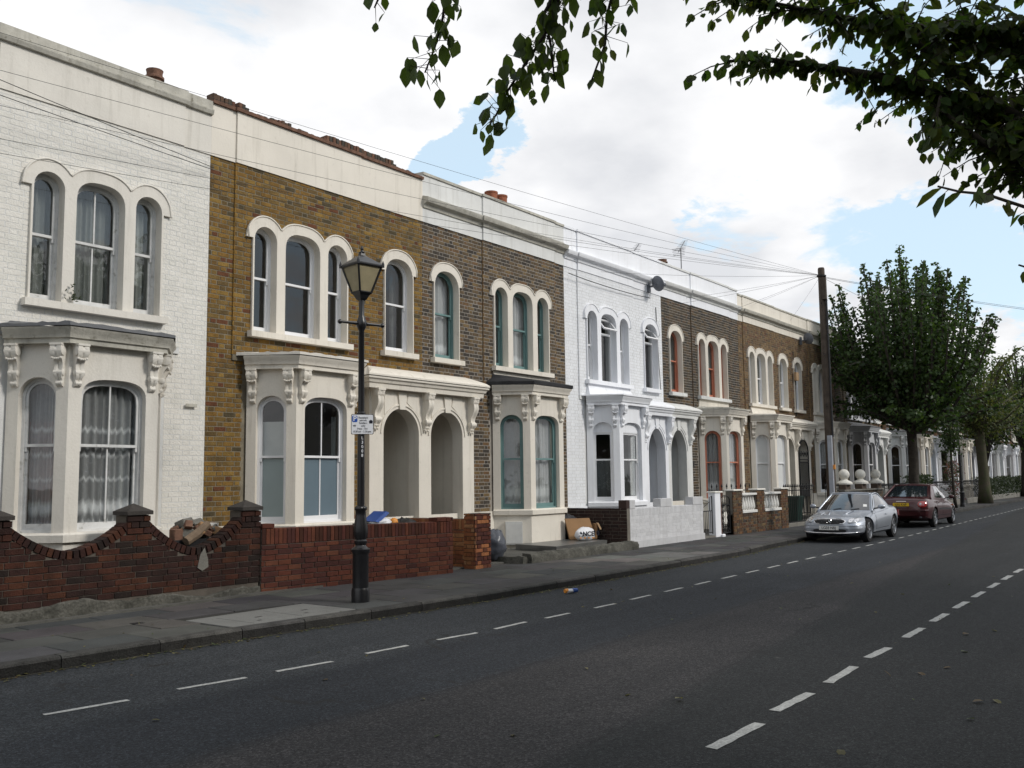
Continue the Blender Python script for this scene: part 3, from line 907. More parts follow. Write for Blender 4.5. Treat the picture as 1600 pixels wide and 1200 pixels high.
    # moulded archivolt and key block
    ar = [p for p in arch(pa, ahw+.075, 2.4, 3.27+.075, oa[4]+.075, oa[5], 20)][1:-1]
    mb.tube([Vector(Of.p(u, z, -.004)) for u, z in ar], .022, 5)
    mb.prism([(pa-.075,3.25),(pa+.075,3.25),(pa+.12,3.6),(pa-.12,3.6)], lambda u, v, k: Of.p(u, v, -.035+.035*k))
    for s in (-1, 1):
        mb.prism([(pa+s*.15,3.40),(pa+s*.20,3.6),(pa+s*.50,3.6),(pa+s*.50,3.12),(pa+s*.40,3.22)][::s], lambda u, v, k: Of.p(u, v, -.014+.014*k))
    # recess behind the arch
    yi = YPOR+.301
    for s in (-1, 1):
        xw = pa+s*(ahw+.09)
        mb.box(min(xw, xw+s*.04), max(xw, xw+s*.04), yi, YW+1.45, .14, 3.45)
    mb.box(pa-ahw-.13, pa+ahw+.13, yi, YW+1.45, 3.45, 3.52)
    porch = mb.build('porch', pst_, H, auto=40)
    fl_ = MB(); fl_.box(pa-ahw-.12, pa+ahw+.12, YPOR-.25, YW+1.44, .0, .26); fl_.build('door_step', MT['concrete'], H)
    db = MB(); yd = YW+1.30
    db.box(pa-.60, pa+.60, yd+.05, yd+.09, .261, 3.449)
    for zz0, zz1 in ((.45,1.05),(1.15,2.1)):
        for s in (-1, 1): db.box(pa+s*.24-.17, pa+s*.24+.17, yd+.03, yd+.049, zz0, zz1)
    d_ = db.build('front_door', MT[cfg.get('door', 'door_dark')], H)
    fg = MB(); fg.box(pa-.42, pa+.42, yd+.035, yd+.048, 2.45, 2.9); fg.build('fanlight', MT['glass'], d_)
    pc = MB()
    yo = YPOR
    prof = [(.0,3.63),(.16,3.63),(.17,3.72),(.20,3.735),(.22,3.79),(.255,3.81),(.26,3.845),(.0,3.86)]
    if side < 0: sweep(pc, [(pl, YW), (pl, yo), (pr, yo)], prof)
    else: sweep(pc, [(pl, yo), (pr, yo), (pr, YW)], prof)
    pc.build('porch_cornice', pst_, H, auto=30)
    rr = MB(); ov = .27; sl_ = 10
    a0, a1 = (pl-ov, pr) if side < 0 else (pl, pr+ov)
    rings = []
    for k in range(sl_+1):
        t = k/sl_; inw = ov*1.35*(1-(1-t)**2)
        yy = yo-ov+(YW-.01-yo+ov)*t; zq = 3.861+.035+.20*(t**.65)
        rings.append([(a0+(inw if side < 0 else 0), yy, zq), (a1-(inw if side > 0 else 0), yy, zq)])
    first = [(a0, yo-ov, 3.861), (a1, yo-ov, 3.861)]
    lastr = [(rings[-1][0][0], YW-.01, 3.861), (rings[-1][1][0], YW-.01, 3.861)]
    rings = [first]+rings
    v = [p for r_ in rings for p in r_]; fs = [(2*i, 2*i+1, 2*i+3, 2*i+2) for i in range(len(rings)-1)]
    nb = len(v); v += [(a0, YW-.01, 3.861), (a1, YW-.01, 3.861)]
    fs.append(tuple([nb]+[2*i for i in range(len(rings)-1, -1, -1)])); fs.append(tuple([2*i+1 for i in range(len(rings))]+[nb+1]))
    rr.add(v, fs)
    rr.build('porch_roof', MT[cfg.get('porch_roof', cfg.get('porch', cfg['stucco']))], H)
    ends = [pl+.13 if side < 0 else pr-.13]
    if side < 0: ends.append(pcx+.0)
    for u in ends: bracket(H, Of, u, 3.63, 0, pst_, True)
    if cfg.get('extra'): cfg['extra'](H, cfg)
    return H

def vent_window(H, fr, o, d, mat, curtain=None):
    """modern white casement: hinged top light standing open, fixed pane below"""
    uc, hw, z0, zc, b, n = o
    mb = MB()
    def ins(i): return arch(uc, hw-i, z0+i*.9, zc-i, b*(hw-i)/hw, n, 12)
    panel(mb, fr, ins(-.01), [ins(.06)], d, d+.08)
    zt = zc-.52
    fbox(mb, fr, uc-hw+.05, uc+hw-.05, zt-.06, zt, d, d+.07)
    fbox(mb, fr, uc-.0+hw*.05, uc+hw-.055, z0+.06, zt-.06, d+.01, d+.06) if False else None
    w = mb.build('window', mat, H, auto=30)
    pm = MB(); poly_face(pm, fr, [(uc-hw+.05,z0+.05),(uc-hw+.05,zt-.05),(uc+hw-.05,zt-.05),(uc+hw-.05,z0+.05)], d+.04); pm.build('pane', MT['glass'], w)
    # tilted light
    a = rad(38); h = .40; zh = zt+h
    def q(u, s, t=0): return fr.p(u, zh-s*cos(a)+t*sin(a), d-s*sin(a)-t*cos(a))
    vb = MB()
    u0, u1 = uc-hw+.06, uc+hw-.06
    for (ua, ub, sa, sb_) in ((u0,u1,0,.05),(u0,u1,h-.05,h),(u0,u0+.05,.05,h-.05),(u1-.05,u1,.05,h-.05)):
        vb.hexa([q(ua,sb_,0),q(ub,sb_,0),q(ub,sb_,-.04),q(ua,sb_,-.04),q(ua,sa,0),q(ub,sa,0),q(ub,sa,-.04),q(ua,sa,-.04)])
    vb.build('vent_frame', mat, w)
    pg = MB(); pg.add([q(u0+.04,.04,-.02),q(u1-.04,.04,-.02),q(u1-.04,h-.04,-.02),q(u0+.04,h-.04,-.02)], [(0,1,2,3)]); pg.build('pane', MT['glass'], w)
    for c in (curtain or []):
        cm = MB(); ns = 16
        vs = [fr.p(uc+hw*(c[3]+(c[4]-c[3])*i/ns), z0+(zc-z0)*r_, d+c[6]+.03*sin(i*1.4)) for r_ in (c[1], c[2]) for i in range(ns+1)]
        cm.add(vs, [(i, i+1, ns+2+i, ns+1+i) for i in range(ns)]); cm.build('curtain', c[5], w, smooth=True)

def noise_at(x):
    return .5+.28*sin(x*2.1)+.22*sin(x*5.3+1.1)
# ------------------------------------------------------------------ ground, road, pavement
def lerp_tab(tab, x):
    if x <= tab[0][0]: return tab[0][1]
    for (a, b), (c, d) in zip(tab, tab[1:]):
        if x <= c: return b+(d-b)*(x-a)/(c-a)
    return tab[-1][1]
KERB = [(-40,9.3),(4,9.25),(6.2,9.2),(8.5,9.0),(10.5,8.87),(14,8.8),(20,8.83),(24,9.2),(27,9.28),(50,9.95),(70,10.2),(400,10.2)]
def kerb_y(x): return lerp_tab(KERB, x)

def road_mat():
    m = bpy.data.materials.new('asphalt'); m.use_nodes = True
    n, l = m.node_tree.nodes, m.node_tree.links
    b = n['Principled BSDF']; b.inputs['Roughness'].default_value = .82; b.inputs['Specular IOR Level'].default_value = .25
    g = n.new('ShaderNodeNewGeometry'); s = n.new('ShaderNodeSeparateXYZ'); l.new(g.outputs['Position'], s.inputs[0])
    def mth(op, a, c=None, clamp=False):
        q = n.new('ShaderNodeMath'); q.operation = op; q.use_clamp = clamp
        for i, v in enumerate((a, c)):
            if v is None: continue
            if isinstance(v, (int, float)): q.inputs[i].default_value = v
            else: l.new(v, q.inputs[i])
        return q.outputs[0]
    def nz(scale, det=4, rough=.6, vec=None):
        t = n.new('ShaderNodeTexNoise'); t.inputs['Scale'].default_value = scale; t.inputs['Detail'].default_value = det; t.inputs['Roughness'].default_value = rough
        l.new(vec or g.outputs['Position'], t.inputs['Vector']); return t.outputs['Fac']
    def mixc(f, a, c, blend='MIX'):
        q = n.new('ShaderNodeMix'); q.data_type = 'RGBA'; q.blend_type = blend
        for i, v in ((0, f), (6, a), (7, c)):
            if isinstance(v, (int, float)): q.inputs[i].default_value = v
            elif isinstance(v, tuple): q.inputs[i].default_value = (*v, 1)
            else: l.new(v, q.inputs[i])
        return q.outputs[2]
    def step(v, e0, e1):
        r = n.new('ShaderNodeMapRange'); l.new(v, r.inputs[0]); r.inputs[1].default_value = e0; r.inputs[2].default_value = e1; return r.outputs[0]
    wob = mth('MULTIPLY', mth('SUBTRACT', nz(.55, 3), .5), .32)
    y = mth('ADD', s.outputs[1], wob)
    c_bay = (.022,.025,.0285); c_old = (.0245,.0238,.0250); c_mid = (.016,.0185,.0225); c_near = (.0150,.0163,.0172)
    # old carriageway, the re-laid strip beside the bays, the bays, the newer patch past the centre line
    col = mixc(step(y, 5.35, 5.6), c_old, c_mid)
    col = mixc(step(y, 6.85, 7.1), col, c_bay)
    diag = mth('SUBTRACT', y, mth('MULTIPLY', s.outputs[0], .095))
    col = mixc(step(diag, 3.12, 2.92), col, c_near)
    # aggregate, worn tracks, patches, cracks
    agg = nz(95, 2, .75)
    stone = n.new('ShaderNodeTexVoronoi'); stone.inputs['Scale'].default_value = 62; l.new(g.outputs['Position'], stone.inputs['Vector'])
    sepc = n.new('ShaderNodeSeparateColor'); l.new(stone.outputs['Color'], sepc.inputs[0])
    col = mixc(step(sepc.outputs[0], .45, 1.0), col, mixc(1.0, col, (2.3,2.25,2.2), 'MULTIPLY'))
    col = mixc(step(sepc.outputs[1], .6, 1.0), col, mixc(1.0, col, (.35,.35,.36), 'MULTIPLY'))
    tl = mth('ABSOLUTE', mth('SUBTRACT', mth('ADD', y, mth('MULTIPLY', wob, .5)), 5.48))
    col = mixc(mth('MULTIPLY', step(tl, .03, .012), .45), col, (.010,.010,.011))
    tl2 = mth('ABSOLUTE', mth('SUBTRACT', diag, 3.02))
    col = mixc(mth('MULTIPLY', step(tl2, .03, .01), .35), col, (.009,.009,.010))
    col = mixc(step(agg, .52, .72), col, mixc(1.0, col, (3.2,3.1,3.0), 'MULTIPLY'))
    col = mixc(step(nz(48, 2), .50, .30), col, mixc(1.0, col, (.45,.45,.46), 'MULTIPLY'))
    mp = n.new('ShaderNodeMapping'); mp.inputs['Scale'].default_value = (.12, 1.3, 1); l.new(g.outputs['Position'], mp.inputs[0])
    col = mixc(step(nz(1.3, 6, .6, mp.outputs[0]), .42, .70), col, mixc(1.0, col, (.70,.72,.74), 'MULTIPLY'))
    col = mixc(step(nz(.55, 7, .62), .52, .70), col, mixc(1.0, col, (1.35,1.32,1.28), 'MULTIPLY'))
    v = n.new('ShaderNodeTexVoronoi'); v.feature = 'DISTANCE_TO_EDGE'; v.inputs['Scale'].default_value = .42
    wv = n.new('ShaderNodeTexNoise'); wv.inputs['Scale'].default_value = 2.2; wv.inputs['Detail'].default_value = 6; l.new(g.outputs['Position'], wv.inputs['Vector'])
    vm = n.new('ShaderNodeVectorMath'); vm.operation = 'MULTIPLY_ADD'; l.new(wv.outputs['Color'], vm.inputs[0]); vm.inputs[1].default_value = (.9,.9,0); l.new(g.outputs['Position'], vm.inputs[2])
    l.new(vm.outputs[0], v.inputs['Vector'])
    crk = mth('MULTIPLY', step(v.outputs['Distance'], .008, .002), step(nz(.9, 2), .5, .6))
    col = mixc(crk, col, (.016,.016,.016))
    # pale spillages
    sp1 = mth('MULTIPLY', step(nz(3.2, 6, .7), .64, .70), step(nz(.45, 2), .60, .68))
    col = mixc(mth('MULTIPLY', sp1, .55), col, (.17,.165,.15))
    l.new(col, b.inputs['Base Color'])
    bp = n.new('ShaderNodeBump'); bp.inputs['Strength'].default_value = .7; bp.inputs['Distance'].default_value = .008
    l.new(agg, bp.inputs['Height']); l.new(bp.outputs[0], b.inputs['Normal'])
    return m
MT['asphalt'] = road_mat()
MT['paint'] = pmat('worn_road_paint', (.52,.52,.50), .8, .25, 9, fine=.55, fscale=55)
MT['slab'] = pmat('paving_slab', (.115,.113,.108), .85, .3, 1.6, attr=True, bump=.25, bscale=70, fine=.3, fscale=110, spots=.25)
MT['granite'] = pmat('granite_kerb', (.15,.145,.135), .85, .5, 5, attr=True, bump=.6, bscale=45, fine=.6, fscale=80)
MT['joint'] = pmat('sand_joint', (.032,.031,.027), .95, .3, 6)
MT['earth'] = pmat('earth', (.09,.08,.06), .95, .4, .6, col2=(.06,.07,.035))
MT['yard'] = pmat('yard_concrete', (.12,.117,.105), .9, .35, 2, fine=.4, spots=.4, bump=.4)
MT['lid'] = pmat('pale_cover_concrete', (.19,.19,.18), .85, .15, 3, fine=.35, bump=.3)

mb = MB(); mb.add([(-900,-900,-.06),(1500,-900,-.06),(1500,900,-.06),(-900,900,-.06)], [(0,1,2,3)])
structure(mb.build('ground', MT['earth']))
mb = MB(); xs = [-40,0,4,6.2,8.5,10.5,14,20,24,27,38,50,70,140,300]
for a, b in zip(xs, xs[1:]):
    mb.add([(a,-1.6,0),(b,-1.6,0),(b,kerb_y(b)-.01,0),(a,kerb_y(a)-.01,0)], [(0,1,2,3)])
structure(mb.build('road', MT['asphalt']))
# painted dashes
def dash(x0, x1, y0, y1, w):
    m = MB(); L = hypot(x1-x0, y1-y0); px_, py_ = -(y1-y0)/L*w/2, (x1-x0)/L*w/2; k = 7
    A = [(x0+(x1-x0)*i/k+px_+random.uniform(-.006,.006), y0+(y1-y0)*i/k+py_+random.uniform(-.006,.006), .004) for i in range(k+1)]
    B = [(x0+(x1-x0)*i/k-px_+random.uniform(-.006,.006), y0+(y1-y0)*i/k-py_+random.uniform(-.006,.006), .004) for i in range(k+1)]
    m.add(A+B, [(i, k+1+i, k+2+i, i+1) for i in range(k)])
    return m
LANE = [(3.76,4.42,7.52,7.42),(4.89,5.54,7.44,7.33),(5.88,6.52,7.32,7.24),(7.01,7.6,7.27,7.23),(8.05,8.67,7.2,7.12),(9.01,9.66,7.12,7.13),(10.05,10.6,7.1,7.09),(11.2,11.75,7.07,7.06)]
lane_y = lambda x: lerp_tab([(11,7.07),(21,7.27),(26,7.3),(41,7.75),(60,8.3),(100,8.5)], x)
x = 12.25
while x < 95:
    L = .62
    if not (8 < x < 9): LANE.append((x, x+L, lane_y(x), lane_y(x+L)))
    x += 1.12
mk = MB()
for i, (a, b, ya, yb_) in enumerate(LANE):
    d = dash(a, b, ya, yb_, .062)
    if a < 45: tag(structure(d.build('bay_line', MT['paint'])), None, None)
    else: mk.add(d.v, d.f)
structure(mk.build('bay_line', MT['paint']))
CEN = [(5.88,6.66,2.82,2.80),(7.07,7.81,2.85,2.83),(8.27,9.1,2.84,2.86),(9.6,10.27,2.89,2.87)]
x = 11.0
while x < 110:
    yv = lerp_tab([(10.5,2.88),(20.3,3.08),(60,3.5),(110,3.7)], x); CEN.append((x, x+.78, yv, yv+.008)); x += 1.36
mk = MB()
for a, b, ya, yb_ in CEN:
    d = dash(a, b, ya, yb_, .088)
    if a < 40: structure(d.build('centre_line', MT['paint']))
    else: mk.add(d.v, d.f)
structure(mk.build('centre_line', MT['paint']))

# far pavement: bed, slabs, kerb
mb = MB()
for a, b in zip(xs, xs[1:]):
    mb.add([(a,kerb_y(a)+.1,.105),(b,kerb_y(b)+.1,.105),(b,24,.105),(a,24,.105)], [(0,1,2,3)])
pav = structure(mb.build('pavement', MT['joint']))
rs = random.Random(3)
SLABS = [(.068,.068,.068),(.081,.080,.077),(.057,.057,.057),(.092,.089,.084),(.072,.070,.068),(.063,.063,.065)]
def slab(mb, x0, x1, f0, f1, z, sk=0):
    e = .009
    q = lambda x, t: (x, kerb_y(x)+.17+t)
    P = [q(x0+e,f0+e),q(x1-e,f0+e),q(x1-e,f1-e),q(x0+e,f1-e)]
    dz = [rs.uniform(-.003,.003) for _ in range(4)]
    b = .008
    c = (sum(p[0] for p in P)/4, sum(p[1] for p in P)/4)
    vs = [(p[0],p[1],.1) for p in P]+[(p[0],p[1],z-.006+d) for p, d in zip(P, dz)]
    vs += [(p[0]+(c[0]-p[0])*b/.4, p[1]+(c[1]-p[1])*b/.3, z+d) for p, d in zip(P, dz)]
    fs = [(8,9,10,11)]
    for i in range(4):
        j = (i+1) % 4; fs += [(i,j,4+j,4+i),(4+i,4+j,8+j,8+i)]
    mb.add(vs, fs)
far = MB()
rows = [(0,.62),(.62,1.24),(1.24,1.86),(1.86,2.48),(2.48,3.3)]
COVER = (6.85, 8.72, 0.0, 1.09)
for ri, (f0, f1) in enumerate(rows):
    x = 2.2+(.45 if ri % 2 else 0)
    while x < 70:
        L = .92
        xa, xb = x, x+L
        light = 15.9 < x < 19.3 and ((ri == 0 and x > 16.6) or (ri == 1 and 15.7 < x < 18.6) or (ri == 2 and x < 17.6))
        spans = subtract((xa, xb), [(COVER[0]-.0, COVER[1]+.0)]) if f0 < COVER[3] else [(xa, xb)]
        for a, b in spans:
            if b-a < .08: continue
            t = rs.choice(SLABS)
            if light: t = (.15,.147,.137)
            t = tuple(c*rs.uniform(.94,1.06) for c in t)
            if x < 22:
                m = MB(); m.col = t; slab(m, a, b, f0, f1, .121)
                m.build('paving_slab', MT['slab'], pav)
            else:
                far.col = t; slab(far, a, b, f0, f1, .121)
        x += L
stuff(far.build('paving', MT['slab'], pav))
cv = MB(); cv.bevbox(COVER[0]+.01, COVER[1]-.01, kerb_y(7.8)+.17, kerb_y(7.8)+.17+1.06, .1, .122, .004)
cov = tag(cv.build('service_cover', MT['lid']), 'pale concrete service cover with two lids set in the pavement before the lamp post', 'manhole cover')
for a, b in ((7.18,7.88),(7.91,8.62)):
    m = MB(); yk = kerb_y(7.8)+.30
    m.bevbox(a, b, yk, yk+.78, .121, .1265, .004)
    li = m.build('lid', MT['lid'], cov)
    h = MB(); h.box((a+b)/2-.05, (a+b)/2+.05, yk+.36, yk+.40, .1262, .1278); h.build('handle', MT['iron'], li)
    h = MB(); h.box((a+b)/2-.20, (a+b)/2-.14, yk+.12, yk+.16, .1262, .1278); h.build('keyhole', MT['iron'], li)
st = MB(); st.bevbox(6.33, 6.47, 10.55, 10.66, .118, .1245, .002)
tag(st.build('stop_tap_cover', MT['iron']), 'small black iron stop tap cover in the slabs before the scalloped brick wall', 'cover')
# kerb stones
kfar = MB(); x = -8.0
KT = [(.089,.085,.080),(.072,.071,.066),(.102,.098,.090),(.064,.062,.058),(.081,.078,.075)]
while x < 110:
    L = rs.uniform(.85,1.25); a, b = x+.006, x+L-.006
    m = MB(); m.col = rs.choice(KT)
    ya, yb_ = kerb_y(a), kerb_y(b); z = .122+rs.uniform(-.004,.006); j = rs.uniform(-.006,.006)
    ch = .03
    ring = lambda xx, yy: [(xx,yy+j,-.05),(xx,yy+j,z-ch),(xx,yy+j+.012,z-.009),(xx,yy+j+ch,z),(xx,yy+j+.16,z+.002),(xx,yy+j+.16,-.05)]
    m.loft([ring(a,ya),ring((a+b)/2,(ya+yb_)/2+rs.uniform(-.006,.006)),ring(b,yb_)])
    m.c = [tuple(c*.42 for c in m.col) if k_ % 6 == 0 and k_ < 12 else m.col for k_ in range(len(m.f))]   # tyre grime and shade painted on the road face
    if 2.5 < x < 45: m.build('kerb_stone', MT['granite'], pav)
    else:
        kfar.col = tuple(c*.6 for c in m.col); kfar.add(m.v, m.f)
    x += L
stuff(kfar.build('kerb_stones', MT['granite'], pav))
# dirty gutter strip
MT['gutter'] = pmat('gutter_silt', (.055,.051,.036), .95, .5, 3, col2=(.034,.033,.028), fine=.5, bump=.4)
mb = MB(); xx = 1.0
pts = []
while xx < 60:
    pts.append((xx, kerb_y(xx), .05+.09*random.random()*random.random())); xx += .25
vs = [(a, b+.002, .003) for a, b, w in pts]+[(a, b-w, .003) for a, b, w in pts]
mb.add(vs, [(i, len(pts)+i, len(pts)+i+1, i+1) for i in range(len(pts)-1)])
structure(mb.build('gutter', MT['gutter']))
# near pavement (behind the camera)
mb = MB(); mb.box(-40, 140, -6.5, -1.55, -.05, .12)
structure(mb.build('near_pavement', MT['yard']))
# front yards
mb = MB(); mb.box(2.0, 110, 11.62, YW+.3, .10, .15)
structure(mb.build('front_yards', MT['yard']))

# ------------------------------------------------------------------ garden wall of the white house: scalloped
MT['redbrick'] = pmat('red_garden_brick', rough=.9, var=.45, scale=6, attr=True, bump=.55, bscale=50, fine=.35, fscale=55, spots=.3)
MT['newbrick'] = pmat('machine_brick', rough=.9, var=.3, scale=8, attr=True, bump=.35, bscale=60, fine=.3, fscale=70)
MT['capstone'] = pmat('weathered_pier_cap', (.060,.053,.048), .9, .35, 6, bump=.5, fine=.3)
rw = random.Random(11)
WALL_Y = 11.78
gw = thing('garden_wall', 'scalloped red brick front wall with pointed pier caps before the white painted house', 'garden wall', (6.5, WALL_Y, .12), 'front garden walls')
wf = Fr(0, WALL_Y, 1, 0)
PIERS = [(3.2,3.54),(5.06,5.41),(6.92,7.26),(8.77,9.12)]
def swoop(u):
    for (a0, a1), (b0, b1), zm in zip(PIERS, PIERS[1:], (.97,.97,.895)):
        if a1 <= u <= b0:
            t = abs((u-a1)/(b0-a1)*2-1); return zm+(1.30-zm)*t**1.75
    return 1.33
def blk(za, zb):
    res = []
    u = PIERS[0][0]
    while u < PIERS[-1][1]:
        if swoop(u+.03)-.10 < zb: res.append((u, u+.06))
        u += .06
    return res
core = MB()
us = [PIERS[0][0]+i*.05 for i in range(int((9.12-3.2)/.05)+1)]
core.loft([[wf.p(u,.1,.012),wf.p(u,swoop(u)-.128,.012),wf.p(u,swoop(u)-.128,.205),wf.p(u,.1,.205)] for u in us])
core.build('mortar_core', MT['mortar_grey'], gw)
items = lay_bricks(wf, 3.2, 9.12, .30, 1.20, blk, length=.238, bond='stretcher', rnd=rw)
put_bricks(gw, wf, items, TONES['red'], MT['redbrick'], depth=.03, keep=250, rnd=rw)
for (a0, a1), (b0, b1) in zip(PIERS, PIERS[1:]):                     # bricks on edge along the curve
    u = a1+.02
    while u < b0-.02:
        z = swoop(u); s = (swoop(u+.01)-swoop(u-.01))/.02
        ang = math.atan(s)
        if a0 > 4.5:
            o = bpy.data.objects.new('coping_brick', unit_brick(rw.choice(TONES['red']), MT['redbrick']))
            o.location = (u+.06*sin(ang), WALL_Y-.006+rw.uniform(-.003,.003), z-.06*cos(ang))
            o.scale = (.068, .225, .112); o.rotation_euler = (0, -ang, 0); link(o, gw)
        u += .08*cos(ang)
for a0, a1 in PIERS:
    pf = Fr(0, WALL_Y-.015, 1, 0)
    it = lay_bricks(pf, a0, a1, 1.136, 1.39, None, length=.238, rnd=rw)
    put_bricks(gw, pf, it, TONES['red'], MT['redbrick'], depth=.05, keep=20, rnd=rw)
    m = MB(); m.box(a0+.01, a1-.01, WALL_Y+.02, WALL_Y+.30, 1.0, 1.385); m.build('pier_core', MT['redbrick'] if False else MT['mortar_grey'], gw)
    c = MB(); cx_, cy_ = (a0+a1)/2, WALL_Y+.145; hw = .19
    c.hexa([(cx_-hw,cy_-hw,1.39),(cx_+hw,cy_-hw,1.39),(cx_+hw,cy_+hw,1.39),(cx_-hw,cy_+hw,1.39),(cx_-hw,cy_-hw,1.44),(cx_+hw,cy_-hw,1.44),(cx_+hw,cy_+hw,1.44),(cx_-hw,cy_+hw,1.44)])
    c.add([(cx_-hw,cy_-hw,1.44),(cx_+hw,cy_-hw,1.44),(cx_+hw,cy_+hw,1.44),(cx_-hw,cy_+hw,1.44),(cx_,cy_,1.545)], [(0,1,4),(1,2,4),(2,3,4),(3,0,4)])
    c.build('pier_cap', MT['capstone'], gw)
ft = MB(); rings = []                                                # rough footing
u = 3.2
while u < 9.15:
    zt = .27+.05*sin(u*1.3)+.03*sin(u*5.1+1)+rw.uniform(-.012,.012); o_ = .035+.02*sin(u*3.3)+rw.uniform(-.008,.012)
    rings.append([wf.p(u,.1,-o_-.015),wf.p(u,zt*.6,-o_),wf.p(u,zt-.02,-o_+.008),wf.p(u,zt,.0),wf.p(u,zt,.02),wf.p(u,.1,.02)]); u += .075
ft.loft(rings); ft.build('footing', MT['rough_concrete'], gw)
sc = MB()
sc.prism([(8.02,.60),(8.06,.78),(8.13,.88),(8.19,.72),(8.20,.60),(8.1,.55)], lambda u_, v_, k: wf.p(u_, v_, -.012+.012*k)); sc.build('cement_patch', MT['concrete'], gw)

# ------------------------------------------------------------------ plain machine brick wall of the next house
gb = thing('garden_wall', 'low red brick front wall with soldier course coping behind the lamp post', 'garden wall', (11, 11.45, .12), 'front garden walls')
bf = Fr(9.13, 11.755, 13.06-9.13, 11.28-11.755)
LB = hypot(13.06-9.13, 11.28-11.755)
def topB(u): return 1.10-.045*(u/LB)
core = MB(); core.loft([[bf.p(u,.1,.012),bf.p(u,topB(u)-.012,.012),bf.p(u,topB(u)-.012,.21),bf.p(u,.1,.21)] for u in (0, LB-.01)])
core.build('mortar_core', MT['mortar_grey'], gb)
it = lay_bricks(bf, 0, LB, .115, .84, None, length=.238, bond='stretcher', rnd=rw)
put_bricks(gb, bf, it, TONES['red_new'], MT['newbrick'], depth=.03, keep=200, rnd=rw)
u = .0
while u < LB-.03:                                                    # soldiers
    o = bpy.data.objects.new('soldier_brick', unit_brick(rw.choice(TONES['red_new'][:6]+TONES['red'][:3]), MT['newbrick']))
    z1 = topB(u)
    o.location = bf.p(u+.037, (z1+.847)/2, rw.uniform(-.002,.002)); o.scale = (.066, .212, z1-.847)
    o.rotation_euler = (0, 0, bf.rot()); link(o, gb); u += .0745
for (ua, ub, zt) in ((.0,.22,topB(0)+.071),(LB-.40,LB-.0,topB(LB-.4)+.071)):
    f2 = Fr(*bf.p(0,0,-.004)[:2], bf.dx, bf.dy)
    itp = lay_bricks(f2, ua, ub, topB(ua)+.004, zt, None, length=.238, course=.0775, rnd=rw)
    put_bricks(gb, f2, itp, TONES['red_new'], MT['newbrick'], depth=.225, keep=20, rnd=rw)
# partition and gate pier between the two paths
gp = thing('garden_wall', 'short orange brick partition wall and gate pier running back to the double porch', 'garden wall', (14, 12, .12), 'front garden walls')
pf = Fr(13.78, 13.1, 0, -1)                                          # faces towards -x, seen from the left
core = MB(); core.box(13.792, 13.99, 11.62, 13.1, .1, 1.06); core.build('mortar_core', MT['mortar_grey'], gp)
it = lay_bricks(pf, 0, 1.49, .13, .84, None, length=.238, bond='stretcher', rnd=rw)
put_bricks(gp, pf, it, TONES['orange_new'], MT['newbrick'], depth=.03, keep=80, rnd=rw)
u = 0.0
while u < 1.47:
    o = bpy.data.objects.new('soldier_brick', unit_brick(rw.choice(TONES['orange_new']), MT['newbrick']))
    o.location = pf.p(u+.037, .955, 0); o.scale = (.066, .215, .205); o.rotation_euler = (0, 0, pf.rot()); link(o, gp); u += .0745
c2 = MB(); c2.box(13.79, 14.23, 11.35, 11.60, .1, 1.15); c2.build('pier_core', MT['mortar_grey'], gp)
for f_, a, b, tn in ((Fr(13.772, 11.62, 0, -1), 0, .29, TONES['orange_new']), (Fr(13.77, 11.33, 1, 0), 0, .475, TONES['red_new']+TONES['orange_new'][:2])):
    it = lay_bricks(f_, a, b, .12, 1.165, None, length=.238, course=.0775, bond='flemish', rnd=rw)
    put_bricks(gp, f_, it, tn, MT['newbrick'], depth=.03, keep=60, rnd=rw)
tp = MB(); tp.box(13.772, 14.245, 11.332, 11.62, 1.152, 1.166); tp.build('pier_top', MT['newbrick'] if False else MT['mortar_grey'], gp)

# ------------------------------------------------------------------ yard edge of the dark brick house
ye = thing('yard_edging', 'low crumbling mossy concrete edging in front of the dark brick house bay', 'edging', (17, 11.3, .12))
def rough_bar(P0, P1, w, z0, z1, name, seg=26):
    m = MB(); rings = []
    d = Vector((P1[0]-P0[0], P1[1]-P0[1])); L = d.length; d /= L; nn = Vector((-d.y, d.x))
    for i in range(seg+1):
        t = i/seg; c = Vector(P0)+d*L*t; zz = z1+rw.uniform(-.022,.018); a = rw.uniform(-.02,.02)
        r = [(-w/2+a,z0),(-w/2+a+rw.uniform(-.012,.012),z0+(zz-z0)*.6),(-w/2+.03+a,zz-.01),(0,zz+rw.uniform(-.012,.012)),(w/2-.03,zz),(w/2,z0)]
        rings.append([(c.x+nn.x*o, c.y+nn.y*o, z) for o, z in r])
    m.loft(rings); return m.build(name, MT['rough_concrete'], ye, auto=50)
rough_bar((15.3,11.26),(19.62,11.24),.26,.1,.305,'edging_front',44)
rough_bar((15.18,11.2),(14.95,13.0),.2,.1,.26,'edging_side',16)
m = MB(); m.box(15.3, 19.7, 11.4, 13.2, .1, .235); m.build('bed', MT['yard'], ye)
cs = MB(); cs.hexa([(16.72,11.5,.24),(19.0,11.62,.24),(18.9,12.7,.24),(16.75,12.62,.24),(16.7,11.48,.355),(19.0,11.6,.355),(18.9,12.7,.365),(16.75,12.62,.365)])
tag(cs.build('stone_slab', MT['slabdark']), 'dark wet concrete slab laid before the bay of the dark brick house', 'slab')
